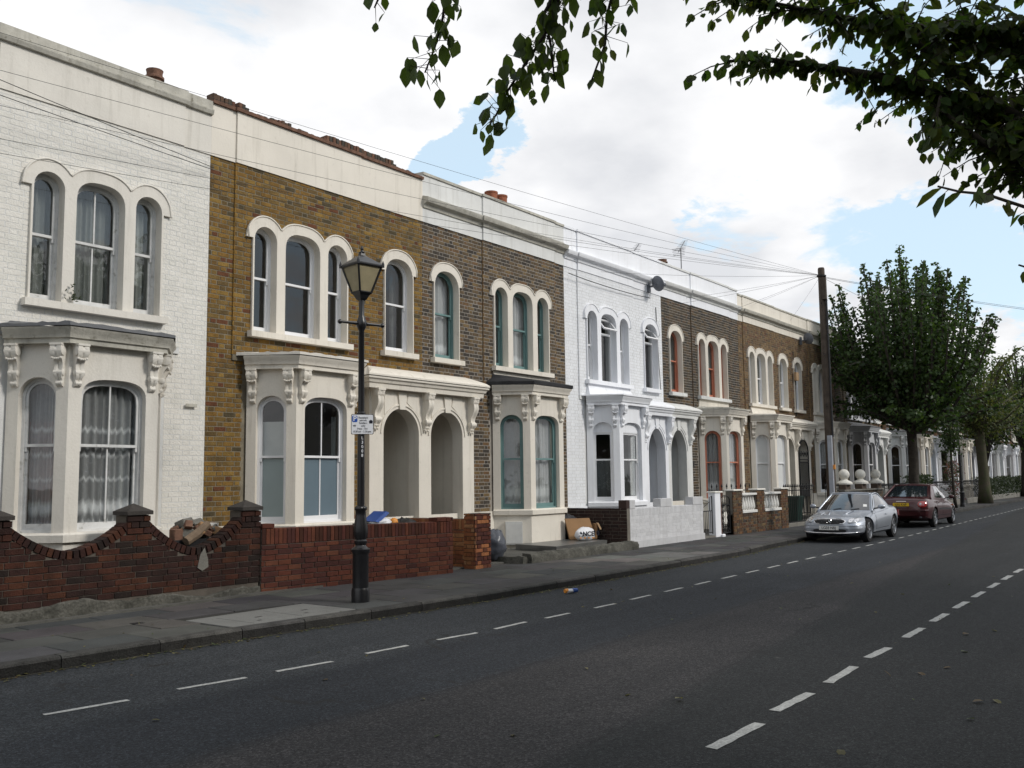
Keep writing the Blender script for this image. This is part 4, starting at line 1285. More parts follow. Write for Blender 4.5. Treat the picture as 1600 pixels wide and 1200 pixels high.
# ------------------------------------------------------------------ white painted wall with brown return
gd = thing('garden_wall', 'white painted brick front wall with stepped piers and a chocolate brown return', 'garden wall', (21.5, 11.35, .12), 'front garden walls')
wd = Fr(0, 11.35, 1, 0)
X0, X1 = 19.66, 23.66
core = MB(); core.box(X0+.01, X1-.01, 11.353, 11.56, .1, 1.06); core.build('mortar_core', MT['wallpaint'], gd)
it = lay_bricks(wd, X0, X1, .30, .88, None, bond='stretcher', rnd=rw, joint=.005)
put_bricks(gd, wd, it, TONES['wallwhite'], MT['painted_grey'], depth=.03, keep=140, rnd=rw, wob=.0008)
u = X0
while u < X1-.04:
    o = bpy.data.objects.new('soldier_brick', unit_brick(rw.choice(TONES['wallwhite']), MT['painted_grey']))
    o.location = wd.p(u+.037, .975, 0); o.scale = (.072, .21, .185); link(o, gd); u += .0745
pl = MB(); fbox(pl, wd, X0-.02, X1+.005, .1, .285, -.035, .02); pl.build('plinth', MT['wallpaint'], gd)
for a, b in ((X0,X0+.26),(21.22,21.82),(23.05,23.66)):
    m = MB(); m.bevbox(a, b, 11.345, 11.57, 1.069, 1.275, .006); m.build('pier', MT['wallpaint'], gd)
cr_ = Fr(19.5, 13.25, 0, -1)                                         # brown return, faces -x
m = MB(); m.box(19.512, 19.65, 11.345, 13.25, .1, 1.075); m.build('return_core', MT['mortar_dark'], gd)
it = lay_bricks(cr_, 0, 1.9, .12, 1.08, None, bond='stretcher', rnd=rw)
put_bricks(gd, cr_, it, TONES['choc'], MT['redbrick'], depth=.03, keep=60, rnd=rw)
m = MB(); m.bevbox(19.5, 19.655, 11.35, 11.57, 1.081, 1.275, .005); m.build('return_pier', pmat('choc_paint', (.05,.03,.026), .8, .2, 5, bump=.3), gd)

def iron_bars(mb, pts, r): mb.tube(pts, r, 5)
# plain gate
gt = thing('iron_gate', 'plain black barred garden gate with diagonal braces beside the white wall', 'gate', (24, 11.45, .12), 'garden gates')
f = Fr(23.70, 11.42, 1, 0)
m = MB()
for z in (.26,.86): m.tube([f.p(.0,z), f.p(.68,z)], .014, 5)
for u in (.0,.68): m.tube([f.p(u,.22), f.p(u,1.28 if u > .5 else .9)], .016, 5)
m.tube([f.p(.52,.86), f.p(.52,1.24), f.p(.68,1.26)], .012, 5)
m.build('gate_frame', MT['iron'], gt)
for i in range(5):
    b = MB(); b.tube([f.p(.113+.113*i,.26), f.p(.113+.113*i,.86)], .008, 5); b.build('bar', MT['iron'], gt)
b = MB(); b.tube([f.p(.0,.92), f.p(.5,1.1)], .008, 5); b.tube([f.p(.0,1.2), f.p(.5,1.1)], .008, 5); b.build('brace', MT['iron'], gt)
# white pier with orange splash, between the gates
gpw = thing('gate_pier', 'white rendered gate pier with brown brick side between the two gates', 'pier', (24.66, 11.4, .12), 'gate piers')
m = MB(); m.bevbox(24.44, 24.80, 11.345, 11.56, .1, 1.36, .01); m.build('pier_shaft', MT['white'], gpw)
m = MB(); m.box(24.801, 24.90, 11.36, 11.56, .1, 1.35); m.build('brown_side', pmat('brown_brick_paint', (.10,.055,.045), .85, .3, 8, bump=.3), gpw)
m = MB(); m.bevbox(24.41, 24.93, 11.32, 11.585, 1.361, 1.40, .01); m.build('pier_cap', MT['stonewhite'], gpw)
m = MB(); m.bevbox(24.74, 24.92, 11.27, 11.34, .1, .19, .02); m.build('pier_foot', MT['white'], gpw)
m = MB(); m.box(23.66, 24.43, 11.36, 11.7, .1, .17); 
tag(m.build('gate_step', MT['concrete']), 'red tinged concrete step under the plain barred gate', 'step')
# ornate gate
og = thing('iron_gate', 'ornate black scrollwork gate with a pale panel between brick piers', 'gate', (25.3, 11.45, .12), 'garden gates')
f = Fr(24.97, 11.43, 1, 0)
m = MB()
for u in (0,.62): m.tube([f.p(u,.18), f.p(u,1.17)], .022, 5)
for z in (.2,1.0): m.tube([f.p(0,z), f.p(.62,z)], .018, 5)
m.tube([f.p(0,1.14)]+[f.p(.31-.31*cos(pi*i/10),1.14+.12*sin(pi*i/10)) for i in range(11)], .016, 5)
m.build('gate_frame', MT['iron'], og)
for k in range(5):
    for s in (.16,.46):
        m = MB(); zc = .28+.17*k
        pts = [f.p(s+(.085-.006*i)*cos(i*.75), zc+(.085-.006*i)*sin(i*.75)) for i in range(12)]
        m.tube(pts, .012, 5); m.build('scroll', MT['iron'], og)
m = MB(); m.tube([f.p(.31,.2), f.p(.31,1.24)], .012, 5); m.build('bar', MT['iron'], og)
m = MB(); fbox(m, f, .2, .42, .45, .80, -.004, .004); m.build('panel', MT['stonewhite'], og)

# ------------------------------------------------------------------ brick wall with balusters
gbal = thing('garden_wall', 'brown brick front wall with two white balustrade openings and capped piers', 'garden wall', (28, 11.35, .12), 'front garden walls')
f = Fr(0, 11.35, 1, 0)
m = MB(); m.box(25.66, 30.0, 11.362, 11.56, .1, .70); m.build('mortar_core', MT['mortar_dark'], gbal)
it = lay_bricks(f, 25.65, 30.02, .12, .72, None, length=.238, rnd=rw)
put_bricks(gbal, f, it, TONES['stock_brown']+TONES['terrace'], MT['stock'], depth=.03, keep=160, rnd=rw)
for a, b in ((25.65,26.3),(27.42,28.02),(29.40,30.02)):
    f2 = Fr(0, 11.335, 1, 0)
    m = MB(); m.box(a+.01, b-.01, 11.35, 11.57, .1, 1.385); m.build('pier_core', MT['mortar_dark'], gbal)
    it = lay_bricks(f2, a, b, .12, 1.39, None, rnd=rw)
    put_bricks(gbal, f2, it, TONES['terrace']+TONES['stock_brown'][:3], MT['stock'], depth=.03, keep=36, rnd=rw)
    m = MB(); m.bevbox(a-.03, b+.03, 11.30, 11.60, 1.392, 1.435, .01); m.build('pier_cap', MT['stonewhite'], gbal)
for a, b in ((26.31,27.41),(28.03,29.39)):
    m = MB(); m.bevbox(a, b, 11.32, 11.58, .725, .80, .01); m.build('bottom_rail', MT['balluster'], gbal)
    m = MB(); m.bevbox(a, b, 11.32, 11.58, 1.25, 1.31, .01); m.build('top_rail', MT['balluster'], gbal)
    n = 6
    for i in range(n):
        m = MB(); uc = a+(b-a)*(i+.5)/n
        m.lathe([(.05,.801),(.05,.82),(.075,.85),(.082,.92),(.07,1.0),(.045,1.12),(.04,1.19),(.055,1.215),(.055,1.249)], (uc,11.45,0), 10)
        m.build('baluster', MT['balluster'], gbal, auto=40)
# ------------------------------------------------------------------ railings, tall gate, bin
def railing(label, x0, x1, y, zt, n, keep_obj=True, grp='iron railings before the houses'):
    t = thing('railing', label, 'railing', ((x0+x1)/2, y, .12), grp)
    f = Fr(0, y, 1, 0)
    m = MB()
    for z in (.26, zt-.18): m.tube([(x0,y,z),(x1,y,z)], .016, 4)
    m.build('rail', MT['iron'], t)
    me = None
    for i in range(n):
        x = x0+(x1-x0)*i/(n-1)
        if me is None:
            b = MB(); b.tube([(0,0,.13),(0,0,zt-.07)], .011, 4); b.lathe([(.011,zt-.08),(.028,zt-.05),(.022,zt-.02),(.001,zt+.05)], (0,0,0), 6)
            o = b.build('bar', MT['iron'], t); me = o.data
        else:
            o = bpy.data.objects.new('bar', me); link(o, t)
        o.location = (x, y, 0)
    return t
rk = thing('kerb_wall', 'low grey stone plinth carrying the black railings', 'plinth', (33, 11.5, .12))
m = MB(); m.bevbox(30.05, 35.75, 11.42, 11.62, .1, .24, .01); m.build('stone', MT['concrete'], rk)
railing('black spiked railing directly right of the white balustrade', 30.1, 32.9, 11.5, 1.50, 18)
railing('black spiked railing right of the tall iron gate', 34.2, 35.7, 11.5, 1.48, 11)
sp = railing('short black spikes standing behind the white balustrade', 26.4, 29.3, 12.35, 1.55, 9)
tg = thing('iron_gate', 'tall arched black iron security gate in the cream porch arch', 'gate', (36.6, 13.1, .2))
def tall_gate(xc, y):
    f = Fr(0, y, 1, 0)
    m = MB(); hw = .50
    m.tube([f.p(xc-hw,.27), f.p(xc-hw,2.75)]+[f.p(xc-hw*cos(pi*i/12), 2.75+.48*sin(pi*i/12)) for i in range(13)]+[f.p(xc+hw,2.75), f.p(xc+hw,.27)], .028, 5)
    for z in (.35,1.25,1.35,2.35,2.45): m.tube([f.p(xc-hw,z), f.p(xc+hw,z)], .022, 5)
    m.build('gate_frame', MT['iron'], tg)
    for i in range(8):
        u = xc-hw+1.0*(i+.5)/8
        b = MB(); b.tube([f.p(u,.35), f.p(u,2.35)], .013, 4); b.build('bar', MT['iron'], tg)
    for i in range(3):
        b = MB(); uc = xc-.3+.3*i
        b.tube([f.p(uc+(.13-.008*k)*cos(k*.7), 2.66+(.13-.008*k)*sin(k*.7)) for k in range(14)], .016, 4); b.build('scroll', MT['iron'], tg)
    b = MB(); fbox(b, f, xc-.46, xc+.46, 1.0, 1.24, -.01, .01); b.build('lock_panel', MT['iron'], tg)
tall_gate(36.6, YPOR-.04)
wb = thing('wheelie_bin', 'dark green wheelie bin standing behind the black railing', 'bin', (31.9, 11.95, .15))
bx, by = 31.95, 11.95
m = MB()
def rr_(hx, hy, z, dx=0): return [(bx+sx*hx+dx, by+sy*hy, z) for sx, sy in ((-1,-1),(1,-1),(1,1),(-1,1))]
m.loft([rr_(.24,.26,.2), rr_(.29,.33,1.0), rr_(.31,.35,1.0), rr_(.31,.35,1.05)]); m.build('bin_body', MT['greenbin'], wb)
m = MB(); m.loft([rr_(.32,.37,1.052), rr_(.32,.37,1.08), rr_(.25,.30,1.12)]); m.build('lid', MT['greenbin'], wb)
for s in (-1, 1):
    m = MB(); q = [(bx+s*.24+.03*k, by+.27+.09*cos(2*pi*i/12), .25+.09*sin(2*pi*i/12)) for k in (0, 1) for i in range(12)]
    m.loft([q[:12], q[12:]]); m.build('wheel', MT['iron'], wb)

# ------------------------------------------------------------------ wall with stone balls
gball = thing('garden_wall', 'grey brick front wall with three piers topped by white stone balls', 'garden wall', (38.3, 11.35, .12), 'front garden walls')
f = Fr(0, 11.35, 1, 0)
m = MB(); m.box(35.86, 41.0, 11.362, 11.56, .1, 1.2); m.build('mortar_core', MT['mortar_dark'], gball)
it = lay_bricks(f, 35.85, 41.02, .13, 1.19, None, length=.30, course=.11, rnd=rw)
put_bricks(gball, f, it, TONES['stock_dark'], MT['stock'], depth=.03, keep=60, rnd=rw)
m = MB(); m.bevbox(35.8, 41.05, 11.30, 11.6, 1.2, 1.26, .01); m.build('coping', MT['concrete'], gball)
for xb in (36.3, 38.35, 40.45):
    m = MB(); m.bevbox(xb-.3, xb+.3, 11.32, 11.6, 1.261, 1.46, .01); m.build('pier', pmat('brown_pier_brick', (.09,.065,.05), .9, .3, 9, bump=.4), gball)
    m = MB(); m.lathe([(.30,1.461),(.30,1.52),(.26,1.56),(.14,1.62),(.10,1.66),(.12,1.69),(.10,1.70)], (xb,11.46,0), 14); m.build('ball_base', MT['stonewhite'], gball, auto=40)
    m = MB(); m.sphere((xb,11.46,1.84), .205, 16, 10); m.build('stone_ball', MT['stonewhite'], gball, smooth=True)
# far front walls and hedges are added with the far houses
# ------------------------------------------------------------------ the terrace
lace2 = lambda m=None, z0=0.02, z1=.98: [('wavy', z0, z1, -.97, .97, MT['lace'], .16)]
A_bay = [[('wavy',.02,.97,-.95,.95,MT['lace'],.16),('wavy',.02,.72,-.95,.95,MT['curtain_red'],.24)],
         [('wavy',.02,.98,-.97,.97,MT['lace'],.16),('wavy',.02,.98,-.97,-.55,MT['curtain_grey'],.27),('wavy',.02,.98,.6,.97,MT['curtain_grey'],.27)],
         [('wavy',.02,.97,-.95,.95,MT['lace'],.16)]]
up = lambda m: [[('wavy',.02,.98,-.95,.95,m,.16)]]*3
def meter_box(H, cfg):
    cx = cfg['cx']
    cl = (cx-1.18, YW-.03); fl = (cx-.68, YB)
    f = Fr(cl[0], cl[1], fl[0]-cl[0], fl[1]-cl[1])
    m = MB(); fbox(m, f, .27, .66, .33, .85, -.10, -.001); b = m.build('meter_cabinet', MT['whitemetal'], H)
    m = MB(); fbox(m, f, .285, .645, .36, .80, -.112, -.1005); m.build('cabinet_door', MT['whitemetal'], b)
def alarm_box(H, cfg):
    f = Fr(0, YW, 1, 0)
    x = cfg['sx']-.36
    m = MB(); fbox(m, f, x-.16, x+.12, 5.62, 5.95, -.16, -.05); m.build('junction_box', MT['card_in'], H)
    m = MB(); m.tube([f.p(x,5.62,-.06), f.p(x,4.2,-.03)], .018, 5); m.tube([f.p(x,5.95,-.06), f.p(x-.05,6.8,-.02)], .012, 5); m.build('cable', MT['wire'], H)
HC = [
 dict(label='white painted brick house with lace curtains in its cream bay', x0=3.5, x1=9.14, axis=3.5, side=1, cx=7.13, seed=3,
      stucco='cream', brick='offwhite', painted=True, mortar='mortar_white', keep=230, corn='dirty', parapet='coping', ptop=8.10, bay_dirty=True, bay_roof='lead', jag=.03,
      curt_bay=A_bay, bars_bay=(False,True,False), bars_up=(False,True,False), trim='trim_worn', tri=(7.2, .79, .225, .385), bsill=1.16, zmb=2.36, sx=4.24,
      curt_up=[[('wavy',.02,.98,-.95,.95,MT['net_up'],.2)],[('wavy',.02,.98,-.95,.95,MT['net_up'],.2)],[('flat',.28,.92,-.9,.7,MT['blind'],.24),('wavy',.02,.98,-.95,.95,MT['net_up'],.16)]]),
 dict(label='golden stock brick house with white sashes behind the street lamp', x0=9.14, x1=14.44, axis=14.44, side=-1, cx=11.12, seed=5, sx=13.70,
      stucco='cream_clean', brick='stock_gold', weights=[4.5,6,4,5,5,4,1.8,2], joint=.014, keep=300, parapet='broken', parapet_mat='cream_clean', ptop=8.30, bay_roof='cream', jag=.03, bay_rt=4.06,
      bars_bay=(False,True,False), fill_bay=[{'lo':MT['frost']},{'lo':MT['frost_blue']},None], bsill=1.10, zmb=2.25,
      curt_bay=[[('flat',.45,.80,-1,1,MT['blind'],.10)],[('wavy',.45,.86,.80,.98,MT['curtain_grey'],.2)],None],
      curt_up=[None,None,None], curt_s=[('wavy',.05,.95,.45,.95,MT['sheet'],.3)]),
 dict(label='dark brown brick house with teal window frames and a black felt bay roof', x0=14.44, x1=19.90, axis=14.44, side=1, cx=17.97, seed=8, sx=15.20,
      stucco='cream_clean', brick='stock_brown', mortar='mortar_pale', joint=.016, keep=300, parapet='cornice', parapet_mat='grey_white', corn='dirty', ptop=8.42, czc=7.80, bay_roof='felt', bay_rt=4.26, edge=.07, skirt='flat',
      trim='trim_teal', curt_bay=[[('wavy',.03,.98,-.97,.97,MT['net'],.16)]]*3, curt_up=up(MT['net']), curt_s=[('wavy',.02,.98,-.95,.95,MT['net'],.16)], bl=.225, bsill=1.13, extra=meter_box, porch='cream_clean'),
 dict(label='brilliant white painted brick house with open top lights and a satellite dish', x0=19.90, x1=25.26, axis=25.26, side=-1, cx=22.0, seed=12, sx=24.50,
      stucco='white', brick='white', painted=True, mortar='mortar_white', keep=160, parapet='cornice', corn='white', ptop=8.42, czc=7.70, bay_roof='white', skirt='flare', bay_rt=4.02,
      vents=True, square=True, bsill=1.20, zmb=2.30, pointed=True, bay_dirty=False,
      curt_bay=[[('wavy',.0,.62,-.9,.9,MT['sheet'],.3)],[('wavy',.0,.70,-.9,.3,MT['sheet'],.3)],None]),
 dict(label='dark brick house with salmon window frames next to the brilliant white house', x0=25.26, x1=31.02, axis=25.26, side=1, cx=28.75, seed=15, sx=26.12,
      stucco='cream_clean', brick='stock_dark', mortar='mortar_pale', joint=.014, keep=120, parapet='cornice', parapet_mat='white', corn='grey_white', ptop=8.42, czc=7.75, bay_roof='dirty', jag=.03, skirt='flat',
      trim='trim_orange', curt_bay=[[('wavy',.03,.98,-.97,.97,MT['net'],.16)]]*3, curt_up=up(MT['curtain_grey']), curt_s=[('wavy',.02,.98,-.95,.95,MT['net_up'],.16)], porch='grey_white', pointed=True, sill='grey_white'),
 dict(label='tan brick house with white blinds behind the balustrade wall', x0=31.02, x1=36.0, axis=36.0, side=-1, cx=32.9, seed=18, sx=35.2,
      stucco='cream_clean', brick='stock_tan', keep=60, parapet='cornice', corn='dirty', ptop=8.30, czc=7.72, bay_roof='cream_clean', skirt='flare',
      fill_bay=[{'lo':MT['blind'],'up':MT['blind']},{'lo':MT['blind'],'up':MT['blind']},None], curt_up=up(MT['net']), curt_s=[('wavy',.02,.98,-.95,.95,MT['net'],.16)]),
 dict(label='tan brick house half hidden by the wooden telegraph pole', x0=36.0, x1=41.4, axis=36.0, side=1, cx=39.6, seed=21, sx=36.8,
      stucco='cream_clean', brick='stock_tan', keep=60, parapet='cornice', corn='dirty', ptop=8.30, czc=7.72, bay_roof='cream_clean', skirt='flare', extra=alarm_box,
      curt_up=up(MT['net']), curt_bay=[[('wavy',.45,.98,-.97,.97,MT['net'],.16)]]*3),
 dict(label='dark brick house with a grey painted bay behind the leafy street tree', x0=41.4, x1=46.8, axis=46.8, side=-1, cx=44.0, seed=24,
      stucco='grey_stucco', brick='stock_dark', keep=0, parapet='cornice', corn='dirty', ptop=8.25, czc=7.72, bay_roof='lead', bay_rt=4.25),
 dict(label='shaded grey fronted house just right of the dark brick one, behind the street tree', x0=46.8, x1=52.2, axis=46.8, side=1, cx=50.3, seed=27,
      stucco='grey_white', brick='terrace', keep=0, parapet='cornice', corn='dirty', ptop=8.25, czc=7.72, bay_roof='lead', bay_rt=4.2),
]
tints = ['cream_clean','white','cream_clean','white','grey_white','white','cream','white','white','cream']
bk = ['terrace','stock_orange','terrace','stock_tan','terrace','stock_orange','terrace','stock_tan','terrace','terrace']
far_lab = ['white bayed house seen under the lowest boughs of the street tree', 'cream house with orange brick between the street tree and the sapling',
  'white fronted house directly behind the thin sapling', 'white fronted house behind the farther lamp post', 'white bayed house behind the ivy grown trunk',
  'white bayed house just right of the ivy grown trunk', 'cream house with brown brick, third last before the dense far trees', 'white house second last before the dense far trees',
  'last white house in view against the dense far trees']
for i, lb in enumerate(far_lab):
    side = -1 if i % 2 == 0 else 1
    x0 = 52.2+5.42*i
    axis = x0+5.42 if side < 0 else x0
    HC.append(dict(label=lb, x0=x0, x1=x0+5.42, axis=axis, side=side, cx=axis+side*3.4, seed=40+i, stucco=tints[i], brick=bk[i], keep=0, parapet='cornice',
                   corn='grey_white', ptop=8.25, czc=7.72, bay_roof='lead' if i % 3 else 'felt', bay_rt=4.15))
HOUSES = [house(c) for c in HC]

# chimney pots, aerials, dishes
def pot(x, y, z0, z1, r, mat, label, cat='chimney pot'):
    m = MB(); h = z1-z0
    m.lathe([(r*1.0,0),(r*.92,h*.45),(r*.88,h*.62),(r*1.15,h*.66),(r*1.15,h*.74),(r*.92,h*.78),(r*.95,h*.93),(r*1.02,h),(r*.75,h),(r*.72,h*.8)], (x,y,z0), 16)
    return m.build('chimney_pot', mat, None, auto=35)
def stack(x, y, z0, z1, w, d, mat, H):
    m = MB(); m.bevbox(x-w/2, x+w/2, y-d/2, y+d/2, z0, z1, .02); m.build('chimney_stack', mat, H)
stack(9.03, 14.9, 7.6, 8.80, .5, .5, MT['painted_brick'] if 'painted_brick' in MT else MT['dirty'], HOUSES[0])
o = pot(9.03, 14.9, 8.80, 9.30, .15, MT['pot_old'], '')
m = MB(); m.lathe([(.15,8.801),(.175,8.81),(.175,8.85),(.135,8.88)], (9.03,14.9,0), 16); m.build('mortar_flaunching', MT['dirty'], o)
tag(o, 'sooty ringed chimney pot rising behind the white painted house parapet', 'chimney pot')
stack(18.85, 14.7, 7.6, 8.88, 1.2, .6, MT['grey_white'], HOUSES[2])
for dx, lb in ((-.21, 'left one of the two bright terracotta pots above the dark brick house'), (.21, 'right one of the two bright terracotta pots above the dark brick house')):
    m = MB(); m.lathe([(.18,0),(.165,.2),(.165,.40),(.18,.42),(.18,.46),(.13,.46),(.12,.2)], (18.85+dx, 14.7, 8.88), 16)
    tag(m.build('chimney_pot', MT['terracotta'], None, auto=35), lb, 'chimney pot', 'terracotta chimney pots')
stack(28.3, 14.8, 7.6, 9.0, .7, .6, MT['dirty'], HOUSES[4])
tag(pot(28.3, 14.8, 9.0, 9.32, .17, MT['pot_old'], ''), 'small dark chimney pot above the salmon framed house beside an aerial', 'chimney pot')
def aerial(x, y, z0, zt, L, label, ang):
    t = thing('tv_aerial', label, 'aerial', (x, y, z0), 'rooftop television aerials')
    m = MB(); m.tube([(x,y,z0),(x,y,zt)], .02, 5); m.build('mast', MT['alu'], t)
    d = Vector((cos(ang), sin(ang)*.6, .62)).normalized(); c = Vector((x,y,zt)); s = d.cross(Vector((0,0,1))).normalized()
    m = MB(); m.tube([c-d*L*.35, c+d*L*.65], .018, 5); m.build('boom', MT['alu'], t)
    for i in range(9):
        p = c+d*L*(-.33+.98*i/8); w = .22-.014*i
        b = MB(); b.tube([p-s*w, p+s*w], .005, 4); b.build('element', MT['alu'], t)
    b = MB()
    p = c-d*L*.34; uu = s.cross(d)
    for k in (-2,-1,1,2): b.tube([p+uu*.06*k-s*.2, p+uu*.06*k+s*.2], .008, 4)
    b.build('reflector', MT['alu'], t)
aerial(25.6, 14.4, 7.7, 9.02, 1.15, 'television aerial tilted upward on the roof of the brilliant white house', .35)
aerial(28.95, 14.4, 7.7, 9.8, 1.15, 'taller television aerial on a thin mast, right of the tilted one', .35)
def dish(x, y, z, label, r, ang):
    t = thing('satellite_dish', label, 'satellite dish', (x, y, z), 'satellite dishes')
    d = Vector((cos(ang)*.94, sin(ang)*.94, .36)).normalized(); a = d.orthogonal().normalized()
    a = Vector((0,0,1)).cross(d).normalized(); b = d.cross(a)
    c = Vector((x, y-.34, z))
    m = MB(); rings = []
    for k, (q, dep) in enumerate(((.02,.09),(.4,.075),(.75,.04),(1.0,0),(1.0,-.015),(.75,.02),(.4,.055),(.02,.07))):
        rings.append([tuple(c+(a*cos(2*pi*i/20)*.92+b*sin(2*pi*i/20))*r*q-d*dep) for i in range(20)])
    m.loft(rings); m.build('reflector', MT['gloss_grey'], t, auto=50)
    m = MB(); m.tube([c-d*.1, (x, y-.12, z-.06), (x, y+.0, z-.06)], .03, 6); m.bevbox(x-.08, x+.08, y-.06, y+.01, z-.22, z+.1, .01); m.build('bracket', MT['gloss_grey'], t)
    m = MB(); f_ = c+d*.30-b*.10; m.tube([c-b*r*.95, f_], .014, 5); m.build('feed_arm', MT['gloss_grey'], t)
    m = MB(); m.sphere(tuple(f_), .045, 8, 6); m.tube([f_, f_-d*.1], .03, 6); m.build('receiver', MT['gloss_grey'], t)
dish(24.45, 13.29, 7.60, 'grey satellite dish fixed under the parapet of the brilliant white house', .24, -.22)
dish(37.3, 13.29, 7.40, 'black satellite dish on the tan brick wall above the paired single windows', .24, -.22)
# ------------------------------------------------------------------ lamp posts
def lamp_post(x, y, label, s=1.0, text=True):
    t = thing('street_lamp', label, 'street lamp', (x, y, .12), 'old style black lamp posts')
    m = MB(); z = .12
    m.lathe([(.128,0),(.128,.16),(.120,.19),(.117,.20)], (x,y,z), 20); m.build('foot', MT['blackmetal'], t, auto=35)
    m = MB(); m.lathe([(.113,.20),(.113,.66),(.118,.68),(.132,.70),(.132,.735),(.11,.75),(.085,.77),(.075,.79),(.09,.82),(.09,.85),(.072,.87)], (x,y,z), 20)
    m.build('drum', MT['blackmetal'], t, auto=35)
    m = MB()
    prof = [(.072,.87),(.088,.91),(.095,.98),(.086,1.08),(.068,1.2),(.062,1.27),(.082,1.29),(.082,1.32),(.055,1.34)]
    rings = [[(x+(r*(1+.09*cos(8*2*pi*i/32)))*cos(2*pi*i/32), y+(r*(1+.09*cos(8*2*pi*i/32)))*sin(2*pi*i/32), z+h) for i in range(32)] for r, h in prof]
    m.loft(rings); m.build('fluted_collar', MT['blackmetal'], t, auto=60)
    m = MB(); m.lathe([(.053,1.33),(.050,2.6),(.066,2.62),(.066,2.66),(.046,2.68),(.040,3.85),(.055,3.88),(.072,3.93),(.072,3.98),(.055,4.03),(.040,4.08),(.037,4.31)], (x,y,z), 16)
    m.build('shaft', MT['blackmetal'], t, auto=35)
    # ladder bar, seen nearly along the road
    d = Vector((.96,-.28,0)).normalized(); c = Vector((x,y,z+3.96))
    m = MB()
    for sg in (-1, 1):
        m.tube([c+d*sg*.08, c+d*sg*.33], [.026,.018], 8); m.sphere(tuple(c+d*sg*.34), .035, 8, 6)
    m.build('ladder_bar', MT['blackmetal'], t, auto=40)
    # lantern: square, wider at the top, turned on its corner
    b0, b1, w0, w1 = z+4.41, z+4.80, .140, .290
    ph = YAW+pi/2
    def cor(w, zz, k, f=1.0): a = ph+k*pi/2; return Vector((x+w*cos(a), y+w*sin(a), zz))
    m = MB()
    m.lathe([(.04,4.29),(.08,4.32),(.11,4.37),(.155,4.41)], (x,y,z), 4, ph=ph)
    m.build('lantern_base', MT['blackmetal'], t)
    m = MB()
    for k in range(4):
        m.tube([cor(w0,b0,k), cor(w1,b1,k)], .016, 5)
        m.tube([cor(w0,b0,k), cor(w0,b0,k+1)], .018, 5); m.tube([cor(w1,b1,k), cor(w1,b1,k+1)], .022, 5)
    m.build('lantern_frame', MT['blackmetal'], t)
    for k in range(4):
        p = MB(); p.add([cor(w0-.008,b0,k),cor(w0-.008,b0,k+1),cor(w1-.008,b1,k+1),cor(w1-.008,b1,k)], [(0,1,2,3)]); p.build('lantern_pane', MT['lampglass'], t)
    m = MB(); m.loft([[cor(w,zz,k) for k in range(4)] for w, zz in ((w1+.025,b1-.01),(w1+.025,b1+.015),(.11,b1+.135),(.055,b1+.16),(.045,b1+.20))])
    m.build('lantern_roof', MT['blackmetal'], t)
    m = MB(); m.lathe([(.04,.195),(.045,.21),(.025,.225),(.018,.245),(.028,.262),(.018,.285),(.004,.31)], (x,y,b1), 10); m.build('finial', MT['blackmetal'], t, auto=50)
    for k in range(4):
        m = MB(); c_ = cor(w1+.02,b1,k); m.lathe([(.022,-.02),(.022,.03),(.004,.08)], tuple(c_), 6); m.build('corner_spike', MT['blackmetal'], t)
    m = MB(); cpos = cor(.2,b1+.17,3); m.box(cpos.x-.025,cpos.x+.025,cpos.y-.025,cpos.y+.025,b1+.06,b1+.13); m.build('light_sensor', MT['blackmetal'], t)
    m = MB(); m.lathe([(.012,.04),(.05,.10),(.06,.2),(.03,.30),(.01,.33)], (x,y,b0), 10); m.build('bulb', MT['bulb'], t, smooth=True)
    return t
MT['bulb'] = pmat('lamp_bulb', (.6,.58,.5), .4, .05, 3)
MT['lampglass'] = pmat('yellowed_diffuser', (.42,.36,.22), .45, .2, 7, spec=.4, spots=.15)
MT['lampglass'].node_tree.nodes['Principled BSDF'].inputs['Transmission Weight'].default_value = .25
lamp = lamp_post(9.26, 9.72, 'old fashioned black lamp post with square lantern and parking sign before the gold brick house')

def text_mesh(txt, size, mat, parent, mtx, name='lettering', ext=.0008, align='CENTER', sx=1.0, bold=0.0):
    cu = bpy.data.curves.new('txt', 'FONT'); cu.body = txt; cu.size = size; cu.align_x = align; cu.align_y = 'CENTER'; cu.extrude = ext; cu.offset = bold
    tmp = bpy.data.objects.new('txt', cu); COL.objects.link(tmp)
    dg = bpy.context.evaluated_depsgraph_get(); dg.update()
    me = bpy.data.meshes.new_from_object(tmp.evaluated_get(dg))
    bpy.data.objects.remove(tmp); bpy.data.curves.remove(cu)
    me.materials.clear(); me.materials.append(mat)
    me.transform(mtx @ Matrix.Diagonal((sx,1,1,1))); me.name = name
    return link(bpy.data.objects.new(name, me), parent)
def face_matrix(pos, right, upv=Vector((0,0,1))):
    r = Vector(right).normalized(); n = r.cross(upv).normalized()
    return Matrix(((r.x,upv.x,n.x,pos[0]),(r.y,upv.y,n.y,pos[1]),(r.z,upv.z,n.z,pos[2]),(0,0,0,1)))
